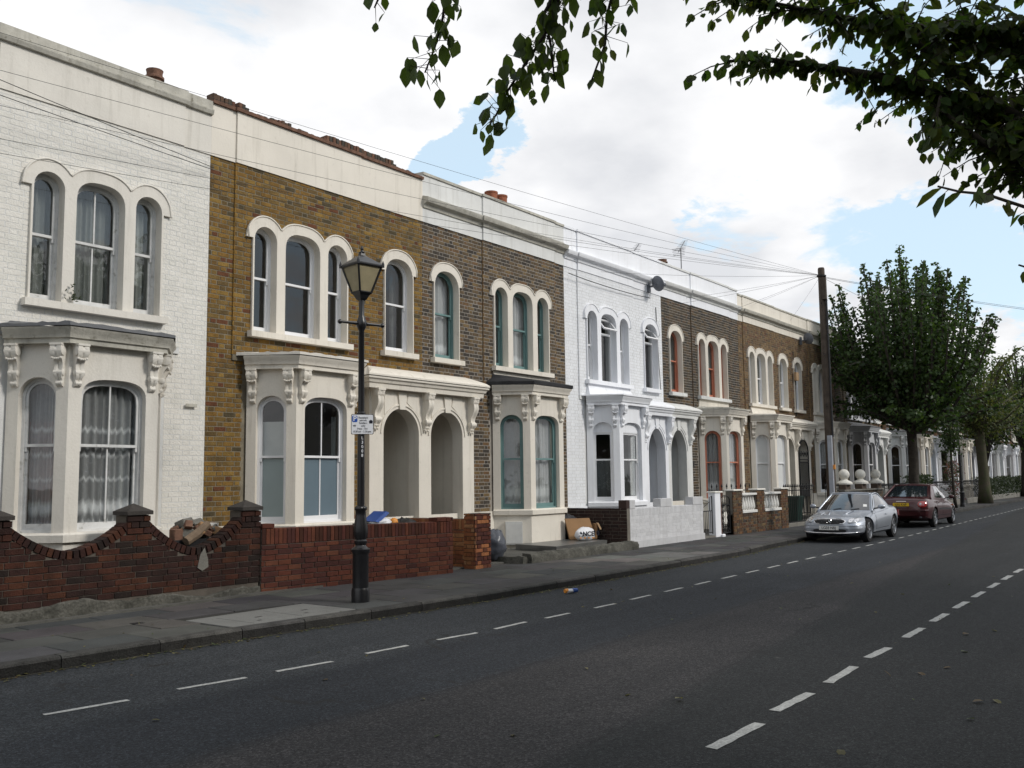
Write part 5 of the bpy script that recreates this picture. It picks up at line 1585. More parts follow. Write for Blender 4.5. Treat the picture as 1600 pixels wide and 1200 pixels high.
# parking plate, facing the near kerb
sg = thing('parking_sign', 'white residents parking plate with blue square strapped to the near lamp post', 'sign', (9.26, 9.6, 2.6))
rt = Vector((.78,-.62,0)).normalized(); nrm = rt.cross(Vector((0,0,1))).normalized()
sc = Vector((9.275, 9.72, 2.615))+nrm*.07
Ms = face_matrix(sc, rt)
def plate(w, h, t, mat, name, off, dx=0, dz=0):
    m = MB(); b = .012
    pts = [(-w/2+b,-h/2),(w/2-b,-h/2),(w/2,-h/2+b),(w/2,h/2-b),(w/2-b,h/2),(-w/2+b,h/2),(-w/2,h/2-b),(-w/2,-h/2+b)]
    m.prism(pts, lambda u, v, k: tuple(Ms @ Vector((u+dx, v+dz, off+t*k))))
    return m.build(name, mat, sg)
plate(.318,.288,.006, MT['sign_black'], 'border', 0)
plate(.304,.274,.0015, MT['sign_white'], 'face', .0062)
plate(.075,.092,.001, MT['sign_blue'], 'blue_square', .008, -.108, .077)
tx = lambda s, size, x, z, m=None, **k: text_mesh(s, size, MT[m or 'sign_black'], sg, Ms @ Matrix.Translation((x, z, .0098)), **k)
tx('P', .10, -.107, .078, 'sign_white', bold=.002)
tx('Resident', .038, .012, .094); tx('permit', .038, .012, .056); tx('holders', .038, .012, .018); tx('only', .036, .012, -.022)
tx('Mon - Fri', .038, 0, -.064); tx('8.30 am - 5.30 pm', .037, 0, -.104, sx=.92)
mb = MB()
for (u0,u1,v0,v1) in ((.095,.145,.012,.045),(-.135,-.09,-.022,-.014),(-.108,-.1,-.04,-.005),(-.125,-.118,-.035,-.02)):
    mb.hexa([tuple(Ms @ Vector(p)) for p in ((u0,v0,.008),(u1,v0,.008),(u1,v1,.008),(u0,v1,.008),(u0,v0,.009),(u1,v0,.009),(u1,v1,.009),(u0,v1,.009))])
mb.prism([(.088,.044),(.152,.044),(.12,.066)], lambda u, v, k: tuple(Ms @ Vector((u, v, .008+.001*k))))
mb.build('pictogram', MT['sign_black'], sg)
m = MB(); m.lathe([(.050,2.52),(.062,2.52),(.062,2.55),(.050,2.55)], (9.26,9.72,0), 14); m.lathe([(.050,2.68),(.062,2.68),(.062,2.71),(.050,2.71)], (9.26,9.72,0), 14); m.build('strap', MT['blackmetal'], sg)
view = Vector((-9.26,-9.72,0)).normalized(); rgt = Vector((-view.y, view.x, 0))
for i, ch in enumerate('L3008'):
    pz = 2.42-.062*i
    d = (view+rgt*.35).normalized()
    text_mesh(ch, .058, MT['sign_white'], lamp, face_matrix(Vector((9.26,9.72,pz))+d*.0535, Vector((-d.y, d.x, 0))), name='number', bold=.001)
lamp_post(52.3, 10.55, 'smaller looking black lamp post with a blue lantern top beside the ivy grown trunk')

# ------------------------------------------------------------------ telegraph pole and cables
PX, PY, PT = 29.2, 9.62, 8.42
tp = thing('telegraph_pole', 'tall brown wooden telegraph pole with grey sheath behind the silver car', 'telegraph pole', (PX, PY, .12))
m = MB(); m.lathe([(.145,.12),(.138,1.5),(.122,4.5),(.105,PT-.05),(.09,PT)], (PX,PY,0), 14); m.build('pole', MT['wood_pole'], tp, auto=50)
m = MB(); m.box(PX-.20, PX-.10, PY-.13, PY+.0, .2, 3.05); m.build('sheath', MT['galv'], tp)
m = MB(); m.box(PX-.17, PX-.06, PY-.17, PY-.04, PT-1.05, PT-.35); m.build('junction_box', MT['wood_pole'], tp)
m = MB(); m.tube([(PX-.06,PY-.14,3.0),(PX-.05,PY-.14,PT-1.0)], .028, 5); m.build('cable_riser', MT['wire'], tp)
m = MB(); m.tube([(PX+.08,PY-.1,4.0),(PX+.06,PY-.1,PT-.3)], .02, 5); m.build('cable_riser', MT['wire'], tp)
for i, zz_ in enumerate((3.6,4.0,5.2,5.6,6.8,7.2)):
    s = -1 if i % 2 else 1
    m = MB(); m.tube([(PX,PY,zz_),(PX+s*.30,PY-.06,zz_),(PX+s*.31,PY-.06,zz_+.05)], .012, 5); m.build('step_iron', MT['iron'], tp)
m = MB(); m.lathe([(.125,PT-.30),(.15,PT-.29),(.15,PT-.25),(.125,PT-.24)], (PX,PY,0), 12); m.build('ring_head', MT['iron'], tp)
m = MB(); m.box(PX-.16, PX-.10, PY-.19, PY-.12, 2.0, 2.14); m.build('tag_plate', MT['litter_orange'], tp)
def cable(a, b, sag, label, r=.006, mat=None, n=24):
    a, b = Vector(a), Vector(b); m = MB()
    m.tube([a+(b-a)*i/n-Vector((0,0,4*sag*(i/n)*(1-i/n))) for i in range(n+1)], r, 4)
    return tag(m.build('overhead_cable', mat or MT['wire']), label, 'cable', 'overhead telephone cables')
top = (PX-.12, PY-.02, PT-.27)
for i, (pt, sag, lb) in enumerate([
    ((3.4,13.15,8.02), .25, 'topmost telephone cable running left from the pole across the white parapets'),
    ((3.4,13.15,7.45), .3, 'second telephone cable crossing the white house parapet'),
    ((3.4,13.15,6.92), .35, 'third telephone cable crossing the white house just under its parapet'),
    ((3.4,13.15,6.42), .4, 'telephone cable crossing the white house at the hood moulds'),
    ((3.4,13.15,6.20), .4, 'lowest telephone cable across the arched windows of the white house'),
    ((18.4,13.2,7.95), .1, 'telephone cable from the pole to the parapet of the dark brown brick house'),
    ((21.6,13.2,7.5), .15, 'telephone cable from the pole to the left end of the brilliant white parapet'),
    ((25.0,13.2,7.0), .1, 'telephone cable from the pole to the wall above the white single window'),
    ((26.8,13.2,7.55), .08, 'telephone cable from the pole to the salmon framed house parapet'),
    ((30.2,13.2,7.6), .05, 'short steep telephone cable from the pole to the tan brick parapet'),
    ((32.5,13.2,8.2), .05, 'short telephone cable from the pole to the roof above the balustrade'),
    ((36.0,13.2,8.0), .05, 'telephone cable dropping right of the pole behind the leaves')]):
    cable(top, pt, sag*.5, lb, .0035)
cable((9.12,13.16,7.12), (-13,10,8.6), .25, 'crossing cable that slopes down to the corner of the gold brick house')
cable((9.12,13.16,7.08), (-13,10,7.55), .25, 'twin cable just above the arches ending at the gold brick house corner')
cable((19.9,13.14,7.16), (24.4,13.2,7.18), .05, 'thick black cable strung along the brilliant white wall to the dish', .012)
cable((PX+.1,PY,PT-.27), (64,-5.5,9.0), .5, 'cable rising right from the pole above the street tree')
cable((PX+.1,PY,PT-.3), (47,-5.5,6.6), .4, 'cable falling right from the pole over the street tree')
cable((PX+.1,PY,PT-.3), (80,9.8,10.2), .6, 'cable running down the street from the pole through the tree top')
m = MB(); m.tube([(24.9,13.285,6.98),(24.93,13.25,5.2),(25.0,13.25,4.45)], .012, 4)
tag(m.build('wall_cable', MT['wire']), 'thin cable dropping down the brilliant white wall beside its single window', 'cable')
# ------------------------------------------------------------------ trees
def leaf_mat(name, trans=.3, rough=.5, spec=.3):
    m = bpy.data.materials.new(name); m.use_nodes = True
    n, l = m.node_tree.nodes, m.node_tree.links
    b = n['Principled BSDF']; b.inputs['Roughness'].default_value = rough; b.inputs['Specular IOR Level'].default_value = spec
    a = n.new('ShaderNodeAttribute'); a.attribute_name = 'col'
    l.new(a.outputs['Color'], b.inputs['Base Color'])
    t = n.new('ShaderNodeBsdfTranslucent')
    br = n.new('ShaderNodeMix'); br.data_type = 'RGBA'; br.blend_type = 'MULTIPLY'; br.inputs[0].default_value = 1
    l.new(a.outputs['Color'], br.inputs[6]); br.inputs[7].default_value = (2.0, 2.1, .8, 1)
    l.new(br.outputs[2], t.inputs[0])
    mx = n.new('ShaderNodeMixShader'); mx.inputs[0].default_value = trans
    o = n['Material Output']
    l.new(b.outputs[0], mx.inputs[1]); l.new(t.outputs[0], mx.inputs[2]); l.new(mx.outputs[0], o.inputs[0])
    return m
MT['leaf_near'] = leaf_mat('near_leaf', .5)
MT['leaf'] = leaf_mat('street_tree_leaf', .3)
rt_ = random.Random(21)
GREENS = [(.044,.066,.020),(.052,.080,.022),(.038,.058,.018),(.062,.088,.026),(.046,.070,.024)]
def leaf_geo(pos, axis, nrm, size, wid=.60, curl=.12):
    a = axis.normalized(); s = a.cross(nrm)
    if s.length < 1e-4: s = a.orthogonal()
    s.normalize(); n = s.cross(a)
    P = lambda u, v, w: tuple(pos+a*size*u+s*size*wid*v+n*size*w)
    vs = [P(0,0,0), P(.22,.36,.05), P(.55,.50,.05-curl*.3), P(.82,.24,-curl*.6), P(1.0,0,-curl),
          P(.82,-.24,-curl*.6), P(.55,-.50,.05-curl*.3), P(.22,-.36,.05), P(.3,0,-.02), P(.65,0,-.05-curl*.3)]
    fs = [(0,1,8),(1,2,9,8),(2,3,9),(3,4,9),(4,5,9),(5,6,9),(6,7,8,9),(7,0,8)]
    return vs, fs
def rvec(r=1.0):
    while True:
        v = Vector((rt_.uniform(-1,1), rt_.uniform(-1,1), rt_.uniform(-1,1)))
        if .05 < v.length < 1: return v.normalized()*r
def along(path, t):
    P = [Vector(p) for p in path]; Ls = [(b-a).length for a, b in zip(P, P[1:])]; tot = sum(Ls); d = t*tot
    for a, b, L in zip(P, P[1:], Ls):
        if d <= L or b is P[-1]:
            return a+(b-a)*min(1, d/max(L,1e-6)), (b-a).normalized()
        d -= L
def plen(path): return sum((Vector(b)-Vector(a)).length for a, b in zip(path, path[1:]))
LIMB = {
 'spray_a': [(3.15,2.98,4.67), (3.07,3.03,4.32), (3.03,3.07,4.13), (3.03,3.10,4.09)],
 'spray_b': [(3.34,2.73,4.70), (3.28,2.84,4.28), (3.27,2.87,4.06), (3.29,2.94,3.94), (3.26,2.98,3.81)],
 'spray_c': [(3.67,2.31,4.67), (3.64,2.40,4.25), (3.61,2.46,4.03), (3.56,2.57,3.86), (3.51,2.65,3.72), (3.51,2.73,3.61), (3.50,2.79,3.54)],
 'spray_c2': [(3.64,2.40,4.25), (3.57,2.47,4.08), (3.61,2.46,3.91), (3.66,2.48,3.79)],
 'spray_d': [(3.80,2.10,4.65), (3.78,2.18,4.24), (3.78,2.24,4.08), (3.79,2.26,3.94), (3.80,2.32,3.84), (3.81,2.37,3.76)],
 'limb1': [(6.83,-0.26,3.31), (6.54,0.33,3.63), (6.20,0.78,3.92), (5.92,1.13,4.24), (5.65,1.34,4.49), (5.32,1.61,4.76)],
 'limb2': [(7.10,-0.24,2.98), (6.79,0.36,3.46), (6.34,0.80,3.82), (5.97,1.15,4.10), (5.64,1.46,4.20), (5.29,1.81,4.25), (5.10,1.97,4.26), (4.94,2.12,4.23)],
 'limb3': [(6.88,-0.30,3.90), (6.54,0.45,4.27), (6.14,1.01,4.54), (5.80,1.45,4.58), (5.42,1.84,4.66), (5.11,2.20,4.75)],
 'limb4': [(6.75,-0.20,2.59), (6.46,0.33,3.10), (6.11,0.72,3.56), (5.92,0.95,3.74), (5.71,1.14,3.93)],
 'limb5': [(6.52,-0.33,4.34), (6.32,0.35,4.56), (6.19,0.74,4.51), (6.09,0.97,4.42), (5.91,1.22,4.47)],
 'limb6': [(6.63,-0.38,5.07), (6.32,0.55,4.99), (6.16,1.07,4.94), (5.80,1.55,4.99), (5.48,2.05,5.07)],
 'spray_e': [(5.69,1.13,4.00), (5.63,1.15,3.84), (5.65,1.19,3.77), (5.66,1.26,3.68)],
 'spray_f': [(3.95,-0.04,2.40), (3.80,0.30,2.63), (3.70,0.48,2.75), (3.62,0.59,2.80), (3.60,0.67,2.82), (3.58,0.74,2.85)],
 'spray_g': [(4.34,0.24,2.47), (4.20,0.48,2.59), (4.18,0.58,2.64)],
}
TB = Vector((7.7, -2.3, .1))
nt_ = thing('street_tree', 'near street tree whose leafy boughs hang into the top of the view', 'tree', tuple(TB), 'street trees')
m = MB()
m.tube([TB, TB+Vector((-.02,.03,1.2)), TB+Vector((-.1,.15,2.3)), TB+Vector((-.25,.4,3.1))], [.30,.22,.19,.15], 14)
fork = TB+Vector((-.1,.15,2.2)); fork2 = TB+Vector((-.25,.4,3.05))
m.build('trunk', MT['bark'], nt_, smooth=True)
TW = MB()
LV = []          # (pos, axis, normal, size)
def leaves_on(path, dens, size, droop=.75, off=.02, tstart=0.0, side=1.0):
    L = plen(path); n = int(L*dens)
    for i in range(n):
        t = tstart+(1-tstart)*(i+rt_.random()*.8)/n
        p, d = along(path, min(t, .999))
        lat = d.cross(Vector((0,0,1)))
        lat = lat.normalized() if lat.length > .05 else rvec()
        ax = (lat*side*rt_.choice((-1,1))*rt_.uniform(.3,1)+d*rt_.uniform(.0,.7)+Vector((0,0,-1))*droop*rt_.uniform(.5,1.5)+rvec(.35))
        q_ = p+rvec(off*rt_.uniform(.3,1)); TW.tube([p, q_], [.0022,.0014], 3, cap=False)
        LV.append((q_, ax.normalized(), (Vector((0,0,1))+rvec(.8)).normalized(), size*rt_.uniform(.6,1.2)))
def twigs(path, dens, tl, ldens, size, tstart=0.0, droop=.7, flat=.5):
    L = plen(path); n = int(L*dens)
    for i in range(n):
        t = tstart+(1-tstart)*(i+rt_.random())/n
        p, d = along(path, min(t,.999))
        v = rvec(); v.z *= flat; v = (v+d*.55).normalized()
        l = tl*rt_.uniform(.4,1.1)
        q = [p, p+v*l*.5+Vector((0,0,-.02*l)), p+v*l+Vector((0,0,-.16*l))]
        TW.tube(q, [.006,.004,.002], 4)
        leaves_on(q, ldens, size, droop)
BR = MB()
start = {'limb1': fork, 'limb2': fork, 'limb3': fork2, 'limb4': fork, 'limb5': fork2, 'limb6': fork2}
for k, p in LIMB.items():
    pts = [Vector(q) for q in p]
    if k in start: pts = [start[k]]+pts
    elif k in ('spray_a','spray_b','spray_c','spray_d'): pts = [Vector((4.6,1.5,5.45)), Vector((4.0,2.2,5.2))]+pts
    elif k == 'spray_f': pts = [Vector((6.2,-1.4,2.3)), Vector((5.0,-.8,2.3))]+pts
    elif k == 'spray_g': pts = [Vector((5.6,-.6,2.4))]+pts
    r0 = .055 if k in start else (.007 if k in ('spray_f','spray_g','spray_e') else .009)
    BR.tube(pts, [r0*(1-.9*i/(len(pts)-1))+.003 for i in range(len(pts))], 7)
BR.tube([fork2, Vector((6.0,.2,5.2)), Vector((4.6,1.5,5.45))], [.09,.06,.03], 8)
BR.tube([fork2, Vector((7.2,-2.0,5.5)), Vector((6.4,-2.2,7.6))], [.12,.09,.03], 8)
BR.tube([fork2, Vector((6.2,-2.6,4.8)), Vector((3.6,-2.4,5.8)), Vector((1.8,-1.6,6.2))], [.10,.07,.05,.02], 8)
BR.tube([fork2, Vector((8.6,-1.0,5.0)), Vector((10.2,.4,5.8))], [.10,.06,.02], 8)
BR.build('branches', MT['bark'], nt_, smooth=True)
# hanging sprays, large single leaves
leaves_on(LIMB['spray_a'], 48, .095, .9, .11)
leaves_on(LIMB['spray_b'], 100, .098, .9, .13)
leaves_on(LIMB['spray_c'], 108, .100, .85, .13)
leaves_on(LIMB['spray_c2'], 76, .095, .9, .11)
leaves_on(LIMB['spray_d'][:-2], 95, .092, .9, .12)
leaves_on([LIMB['spray_d'][-3], LIMB['spray_d'][-1]], 25, .085, 1.1, .03)
leaves_on(LIMB['spray_e'], 38, .08, 1.0, .03)
leaves_on(LIMB['spray_f'][1:], 30, .098, 1.0, .03)
leaves_on(LIMB['spray_g'], 24, .07, 1.0, .02)
n_spray = len(LV)
for k, d in (('limb1',60),('limb2',20),('limb3',50),('limb4',56),('limb5',56),('limb6',26)):
    twigs(LIMB[k] if k != 'limb6' else LIMB[k][:3], d*(.75 if k in ('limb1','limb4') else .6), .34, 30, .085, droop=.65)
twigs(LIMB['limb2'][:5], 34, .34, 28, .085)
twigs([LIMB['limb4'][1], LIMB['limb4'][2], LIMB['limb2'][3], LIMB['limb1'][3]], 54, .36, 28, .085)
twigs([LIMB['limb1'][1], LIMB['limb1'][2], LIMB['limb5'][2], LIMB['limb3'][3]], 54, .38, 28, .085)
leaves_on(LIMB['limb2'][2:], 150, .088, .6, .07)
leaves_on(LIMB['limb3'][3:], 75, .085, .7, .05)
TW.build('twigs', MT['bark'], nt_)
order = sorted(range(len(LV)), key=lambda i: -LV[i][3]/((LV[i][0]-Vector((0,0,CAM_H))).length))
vis = [i for i in range(n_spray)]
rest = [i for i in order if i >= n_spray]
keep = (vis+rest)[:300]
ks = set(keep)
LM = []
for g in GREENS:
    mb = MB(); mb.col = g
    vs, fs = leaf_geo(Vector((0,0,0)), Vector((1,0,0)), Vector((0,0,1)), 1.0)
    mb.add(vs, fs); o = mb.build('leaf', MT['leaf_near']); LM.append(o.data); bpy.data.objects.remove(o)
for i in keep:
    p, a, nn, s = LV[i]
    sd_ = a.cross(nn).normalized(); n2 = sd_.cross(a)
    o = bpy.data.objects.new('leaf', rt_.choice(LM))
    Mx = Matrix(((a.x,sd_.x,n2.x,p.x),(a.y,sd_.y,n2.y,p.y),(a.z,sd_.z,n2.z,p.z),(0,0,0,1))) @ Matrix.Diagonal((s,s,s,1))
    link(o, nt_); o.matrix_basis = Mx
fol = MB()
for i in range(len(LV)):
    if i in ks: continue
    p, a, nn, s = LV[i]; fol.col = tuple(c*rt_.uniform(.8,1.2) for c in rt_.choice(GREENS)); fol.add(*leaf_geo(p, a, nn, s))
# the rest of the crown, unseen above and behind: enlarged to shade the road
def up_ok(p):
    h = hypot(p.x, p.y)
    return p.z-CAM_H > h*.80 or p.y < -.6-.12*p.x
cnt = 0
while cnt < 17000:
    v = rvec(rt_.random()**.33)
    p = Vector((4.6+6.2*v.x, -1.0+5.4*v.y, 7.0+2.6*v.z))
    if not up_ok(p) or p.z < 4.0 or hypot(p.x, p.y) < 1.0: continue
    if (sin(p.x*2.3)+sin(p.y*2.7+1)+sin(p.z*3.1+2)) < -.7: continue
    fol.col = rt_.choice(GREENS)
    a = (rvec()+Vector((0,0,-.6))).normalized()
    s = rt_.uniform(.11,.18)
    sd_ = a.orthogonal().normalized()
    fol.add([tuple(p), tuple(p+a*s*.5+sd_*s*.3), tuple(p+a*s), tuple(p+a*s*.5-sd_*s*.3)], [(0,1,2,3)]); cnt += 1
stuff(fol.build('foliage', MT['leaf_near'], nt_))

def crown_tree(name, label, base, trunk_r, fork_z, shoots, leaf, greens, grp='street trees', bark='bark', seed=1, trunk_top=None, limbs=6, n_leaf=140, spread=.34, main=None, mat='leaf'):
    """shoots: list of polylines; leaves cluster round each one"""
    q = random.Random(seed)
    t = thing(name, label, 'tree', base, grp)
    b = Vector(base)
    m = MB(); top = b+Vector((q.uniform(-.1,.1), q.uniform(-.1,.1), fork_z))
    pts = [b+(top-b)*k/5+Vector((q.uniform(-.03,.03),q.uniform(-.03,.03),0)) for k in range(6)]
    m.tube(pts, [trunk_r*f for f in (1.45,1.05,.95,.9,.88,.9)], 14); m.build('trunk', MT[bark], t, smooth=True)
    lb = MB()
    for s in shoots:
        lb.tube([top-Vector((0,0,.1))]+[Vector(p) for p in s], [trunk_r*.42]+[max(.01, trunk_r*.3*(1-i/len(s))) for i in range(len(s))], 5)
    lb.build('limbs', MT[bark], t, smooth=True)
    f = MB()
    for s in shoots:
        L = plen(s); n = int(n_leaf*L)
        tone = q.uniform(.75,1.25)
        for i in range(n):
            tt = (i+q.random())/n
            p, d = along(s, min(.999, tt))
            w = spread*(1.15-.95*tt**1.5)
            o_ = Vector((q.gauss(0,1), q.gauss(0,1), q.gauss(0,.7)))*w*.55
            p = p+o_
            g = q.choice(greens); k = tone*q.uniform(.8,1.2); f.col = (g[0]*k, g[1]*k, g[2]*k)
            a = Vector((q.uniform(-1,1), q.uniform(-1,1), q.uniform(-1,.4))).normalized(); sd_ = a.orthogonal().normalized()
            sd_ = (sd_*cos(q.uniform(0,6))+a.cross(sd_)*sin(q.uniform(0,6))); sd_ = (sd_-a*a.dot(sd_)).normalized()
            sz = leaf*q.uniform(.7,1.3)
            f.add([tuple(p), tuple(p+a*sz*.5+sd_*sz*.32), tuple(p+a*sz), tuple(p+a*sz*.5-sd_*sz*.32)], [(0,1,2,3)])
    stuff(f.build('crown', MT[mat], t))
    return t
# the broom shaped hornbeam by the pole
q = random.Random(5)
sh = []
TX, TY = 40.6, 9.95
for i in range(96):
    a = q.uniform(0, 2*pi); e = q.random()
    rr = 3.4*sqrt(q.uniform(.02,1))
    zt_ = 11.0-3.9*(rr/3.4)**1.8*q.uniform(.7,1.15)+q.uniform(-.8,.6)
    p1 = Vector((TX+rr*.5*cos(a), TY+rr*.5*sin(a), 4.0+q.uniform(.2,1.4)))
    p2 = Vector((TX+rr*.86*cos(a), TY+rr*.86*sin(a), 4.6+(zt_-4.6)*q.uniform(.4,.55)))
    p3 = Vector((TX+rr*1.08*cos(a)+q.uniform(-.15,.15), TY+rr*1.08*sin(a)+q.uniform(-.15,.15), zt_))
    sh.append([p1, p2, p3])
for i in range(34):                       # low side boughs
    a = q.uniform(0, 2*pi); rr = q.uniform(2.4,3.8); z = q.uniform(3.9,6.4)
    sh.append([Vector((TX+.8*cos(a),TY+.8*sin(a),z-.5)), Vector((TX+rr*.7*cos(a),TY+rr*.7*sin(a),z)), Vector((TX+rr*cos(a),TY+rr*sin(a),z+q.uniform(-.5,.4)))])
crown_tree('street_tree', 'broom shaped dark green street tree growing behind the red car', (TX,TY,.12), .22, 3.6, sh, .17, [(.030,.056,.017),(.040,.070,.021),(.024,.046,.015),(.050,.082,.025),(.034,.060,.019)], seed=3, n_leaf=62, spread=.46)
# sapling
sh = []
for i in range(16):
    a = q.uniform(0, 2*pi); rr = q.uniform(.3,1.25); z = q.uniform(3.6,6.4)
    sh.append([Vector((50.4+.1*cos(a),10.5+.1*sin(a),3.0)), Vector((50.4+rr*.6*cos(a),10.5+rr*.6*sin(a),z-.5)), Vector((50.4+rr*cos(a),10.5+rr*sin(a),z))])
crown_tree('street_tree', 'thin young sapling with dark leaves between the red car and the farther lamp post', (50.4,10.5,.12), .07, 2.9, sh, .15, [(.028,.048,.02),(.035,.058,.022)], seed=6, n_leaf=36, spread=.4)
# ivy grown pollard with a thin yellow green crown
sh = []
BX, BY = 58.6, 10.6
for i in range(42):
    a = q.uniform(0, 2*pi); rr = q.uniform(1.0,4.6); z = q.uniform(5.4,9.6)-rr*.1
    sh.append([Vector((BX+.3*cos(a),BY+.3*sin(a),4.4)), Vector((BX+rr*.55*cos(a),BY+rr*.55*sin(a),z-.9)), Vector((BX+rr*cos(a),BY+rr*sin(a),z))])
crown_tree('street_tree', 'stout ivy grown pollard with a thin yellowish crown at the right edge', (BX,BY,.12), .30, 4.2, sh, .16, [(.065,.078,.025),(.055,.070,.023),(.08,.085,.03),(.04,.06,.02)], seed=8, bark='bark_mossy', n_leaf=44, spread=.8)
def round_tree(label, x, y, r, z0, z1, greens, seed, n=70, leaf=.26, nl=26, name='street_tree'):
    qq = random.Random(seed); sh = []
    for i in range(n):
        v = Vector((qq.gauss(0,1), qq.gauss(0,1), qq.gauss(0,1))).normalized()
        c = Vector((x, y, (z0+z1)/2)); k = qq.uniform(.75,1.05)
        e = c+Vector((v.x*r*k, v.y*r*k, v.z*(z1-z0)/2*k))
        sh.append([c+(e-c)*.3, c+(e-c)*.65+Vector((0,0,.2)), e])
    crown_tree(name, label, (x,y,.12), .3, z0-.2, sh, leaf, greens, seed=seed, n_leaf=nl, spread=.9)
round_tree('dense dark green tree at the right edge beyond the ivy grown pollard', 77.0, 11.2, 4.2, 3.4, 11.0, [(.04,.065,.02),(.03,.05,.018),(.05,.075,.025)], 31)
round_tree('dark bushy tree in a front garden just right of the ivy grown pollard', 69.0, 12.4, 2.9, 2.4, 8.6, [(.026,.042,.016),(.034,.052,.018)], 39)
round_tree('leafy tree closing the row of houses far down the street', 92.0, 11.5, 4.6, 3.2, 11.5, [(.035,.06,.02),(.05,.075,.025),(.03,.05,.02)], 33)
round_tree('hazy green tree at the far end of the street', 112.0, 11.0, 7.0, 3.0, 13.5, [(.045,.07,.03),(.055,.08,.035)], 35, leaf=.4)
round_tree('tree across the carriageway beyond the right edge, far away', 100.0, -4.0, 6.0, 3.5, 13.0, [(.045,.07,.025),(.055,.08,.03)], 37, leaf=.4)
# trees on the near side, out of the picture: crowns enlarged for shade, also mirrored in the panes
round_tree('tree on the near pavement left of the camera, only mirrored in windows', -3.5, -4.4, 5.0, 3.2, 10.5, GREENS, 51, n=100, leaf=.26, nl=24)
round_tree('tree on the near pavement farther right, only mirrored in windows', 17.0, -3.4, 5.0, 3.4, 10.5, GREENS, 53, n=100, leaf=.26, nl=24)
# hedges, shrubs, far front walls
def hedge(label, x0, x1, y, z1, greens, seed, w=.7, n=2600, name='hedge'):
    qq = random.Random(seed); m = MB()
    for i in range(n):
        u = qq.random(); p = Vector((x0+(x1-x0)*u, y+qq.gauss(0,.5)*w*.5, .2+(z1-.2)*qq.random()**.7+.06*sin(u*23)))
        g = qq.choice(greens); k = qq.uniform(.7,1.25); m.col = (g[0]*k,g[1]*k,g[2]*k)
        a = Vector((qq.uniform(-1,1),qq.uniform(-1,1),qq.uniform(-.5,1))).normalized(); s = a.orthogonal().normalized(); L = qq.uniform(.08,.16)
        m.add([tuple(p), tuple(p+a*L*.5+s*L*.35), tuple(p+a*L), tuple(p+a*L*.5-s*L*.35)], [(0,1,2,3)])
    return tag(m.build(name, MT['leaf']), label, name)
hedge('dark clipped hedge behind the red car bonnet', 46.9, 50.2, 11.7, 1.75, [(.02,.032,.014),(.026,.04,.016)], 61)
hedge('long dark hedge behind railings at the far right', 63.5, 90.0, 11.9, 1.55, [(.018,.028,.014),(.024,.036,.016)], 63, n=9000)
hedge('pink flowering shrub beside the ivy grown trunk', 55.4, 57.2, 11.8, 2.5, [(.04,.055,.025),(.05,.06,.03),(.16,.05,.06)], 65, n=900, name='shrub')
railing('black railings with close bars before the far white houses', 50.3, 62.8, 11.65, 1.42, 70)
railing('railings partly hidden behind the red car', 41.3, 46.7, 11.6, 1.40, 40)
m = MB(); m.bevbox(41.2, 110, 11.55, 11.8, .1, .42, .02)
tag(m.build('kerb_wall', MT['concrete']), 'long low wall carrying the railings of the far houses', 'plinth')
# fallen leaves
m = MB(); qq = random.Random(71)
def litter(p, s):
    a = Vector((qq.uniform(-1,1), qq.uniform(-1,1), qq.uniform(-.05,.25))).normalized(); n = (Vector((0,0,1))+Vector((qq.uniform(-.3,.3),qq.uniform(-.3,.3),0)))
    m.col = qq.choice([(.11,.10,.035),(.085,.075,.03),(.13,.12,.06),(.05,.065,.025),(.09,.06,.03)])
    m.add(*leaf_geo(p, a, n, s, .6, .25))
for i in range(750):
    x = 2.5+30*qq.random()**1.2
    litter(Vector((x, kerb_y(x)-abs(qq.gauss(0,.09))-.02, .009)), qq.uniform(.025,.06))
for i in range(60):
    litter(Vector((qq.uniform(3,22), qq.uniform(.6,8.8), .010)), qq.uniform(.03,.075))
for i in range(60):
    x = qq.uniform(5,22); litter(Vector((x, kerb_y(x)+qq.uniform(.1,2.4), .131)), qq.uniform(.02,.05))
for (lx, ly) in ((8.35,1.55),(8.25,1.6),(6.3,2.1),(9.1,2.3),(10.4,2.2),(11.5,2.4),(7.0,3.6),(9.5,2.1),(12.0,2.2)):
    litter(Vector((lx, ly, .012)), .10)
tag(m.build('fallen_leaves', MT['leaf']), 'scattered fallen leaves along the gutter and on the road', 'leaves', None, 'stuff')
# ------------------------------------------------------------------ cars
def paint(name, col, metal, rough, flake=.0):
    m = pmat(name, col, rough, .04, 3, metal=metal, coat=.55, spec=.45)
    return m
MT['silver'] = paint('silver_metallic', (.36,.39,.44), .62, .36)
MT['maroon'] = paint('dark_red_metallic', (.045,.003,.005), .2, .32)
MT['tyre'] = pmat('tyre_rubber', (.018,.018,.019), .85, .2, 12, bump=.2)
MT['rim'] = pmat('alloy', (.34,.35,.37), .35, .1, 8, metal=.8)
MT['darkplastic'] = pmat('dark_plastic', (.02,.02,.022), .6, .2, 8)
MT['lens'] = pmat('clear_lens', (.30,.32,.35), .12, .25, 14, spec=.8, coat=1.0)
MT['redlens'] = pmat('red_lens', (.30,.008,.008), .15, .25, 18, spec=.7, coat=1.0)
MT['amber'] = pmat('amber_lens', (.55,.16,.02), .2, .1, 10, coat=1.0)
MT['chrome'] = pmat('chrome', (.75,.75,.77), .12, .03, 5, metal=1.0)
MT['plate_white'] = pmat('plate_white', (.74,.74,.72), .35, .03, 5)
MT['plate_yellow'] = pmat('plate_yellow', (.72,.47,.03), .35, .03, 5)
MT['windscreen'] = pmat('car_window', (.012,.016,.022), .03, .1, 3, spec=.9, coat=1.0)
MT['seat'] = pmat('car_interior', (.03,.03,.032), .8, .2, 5)
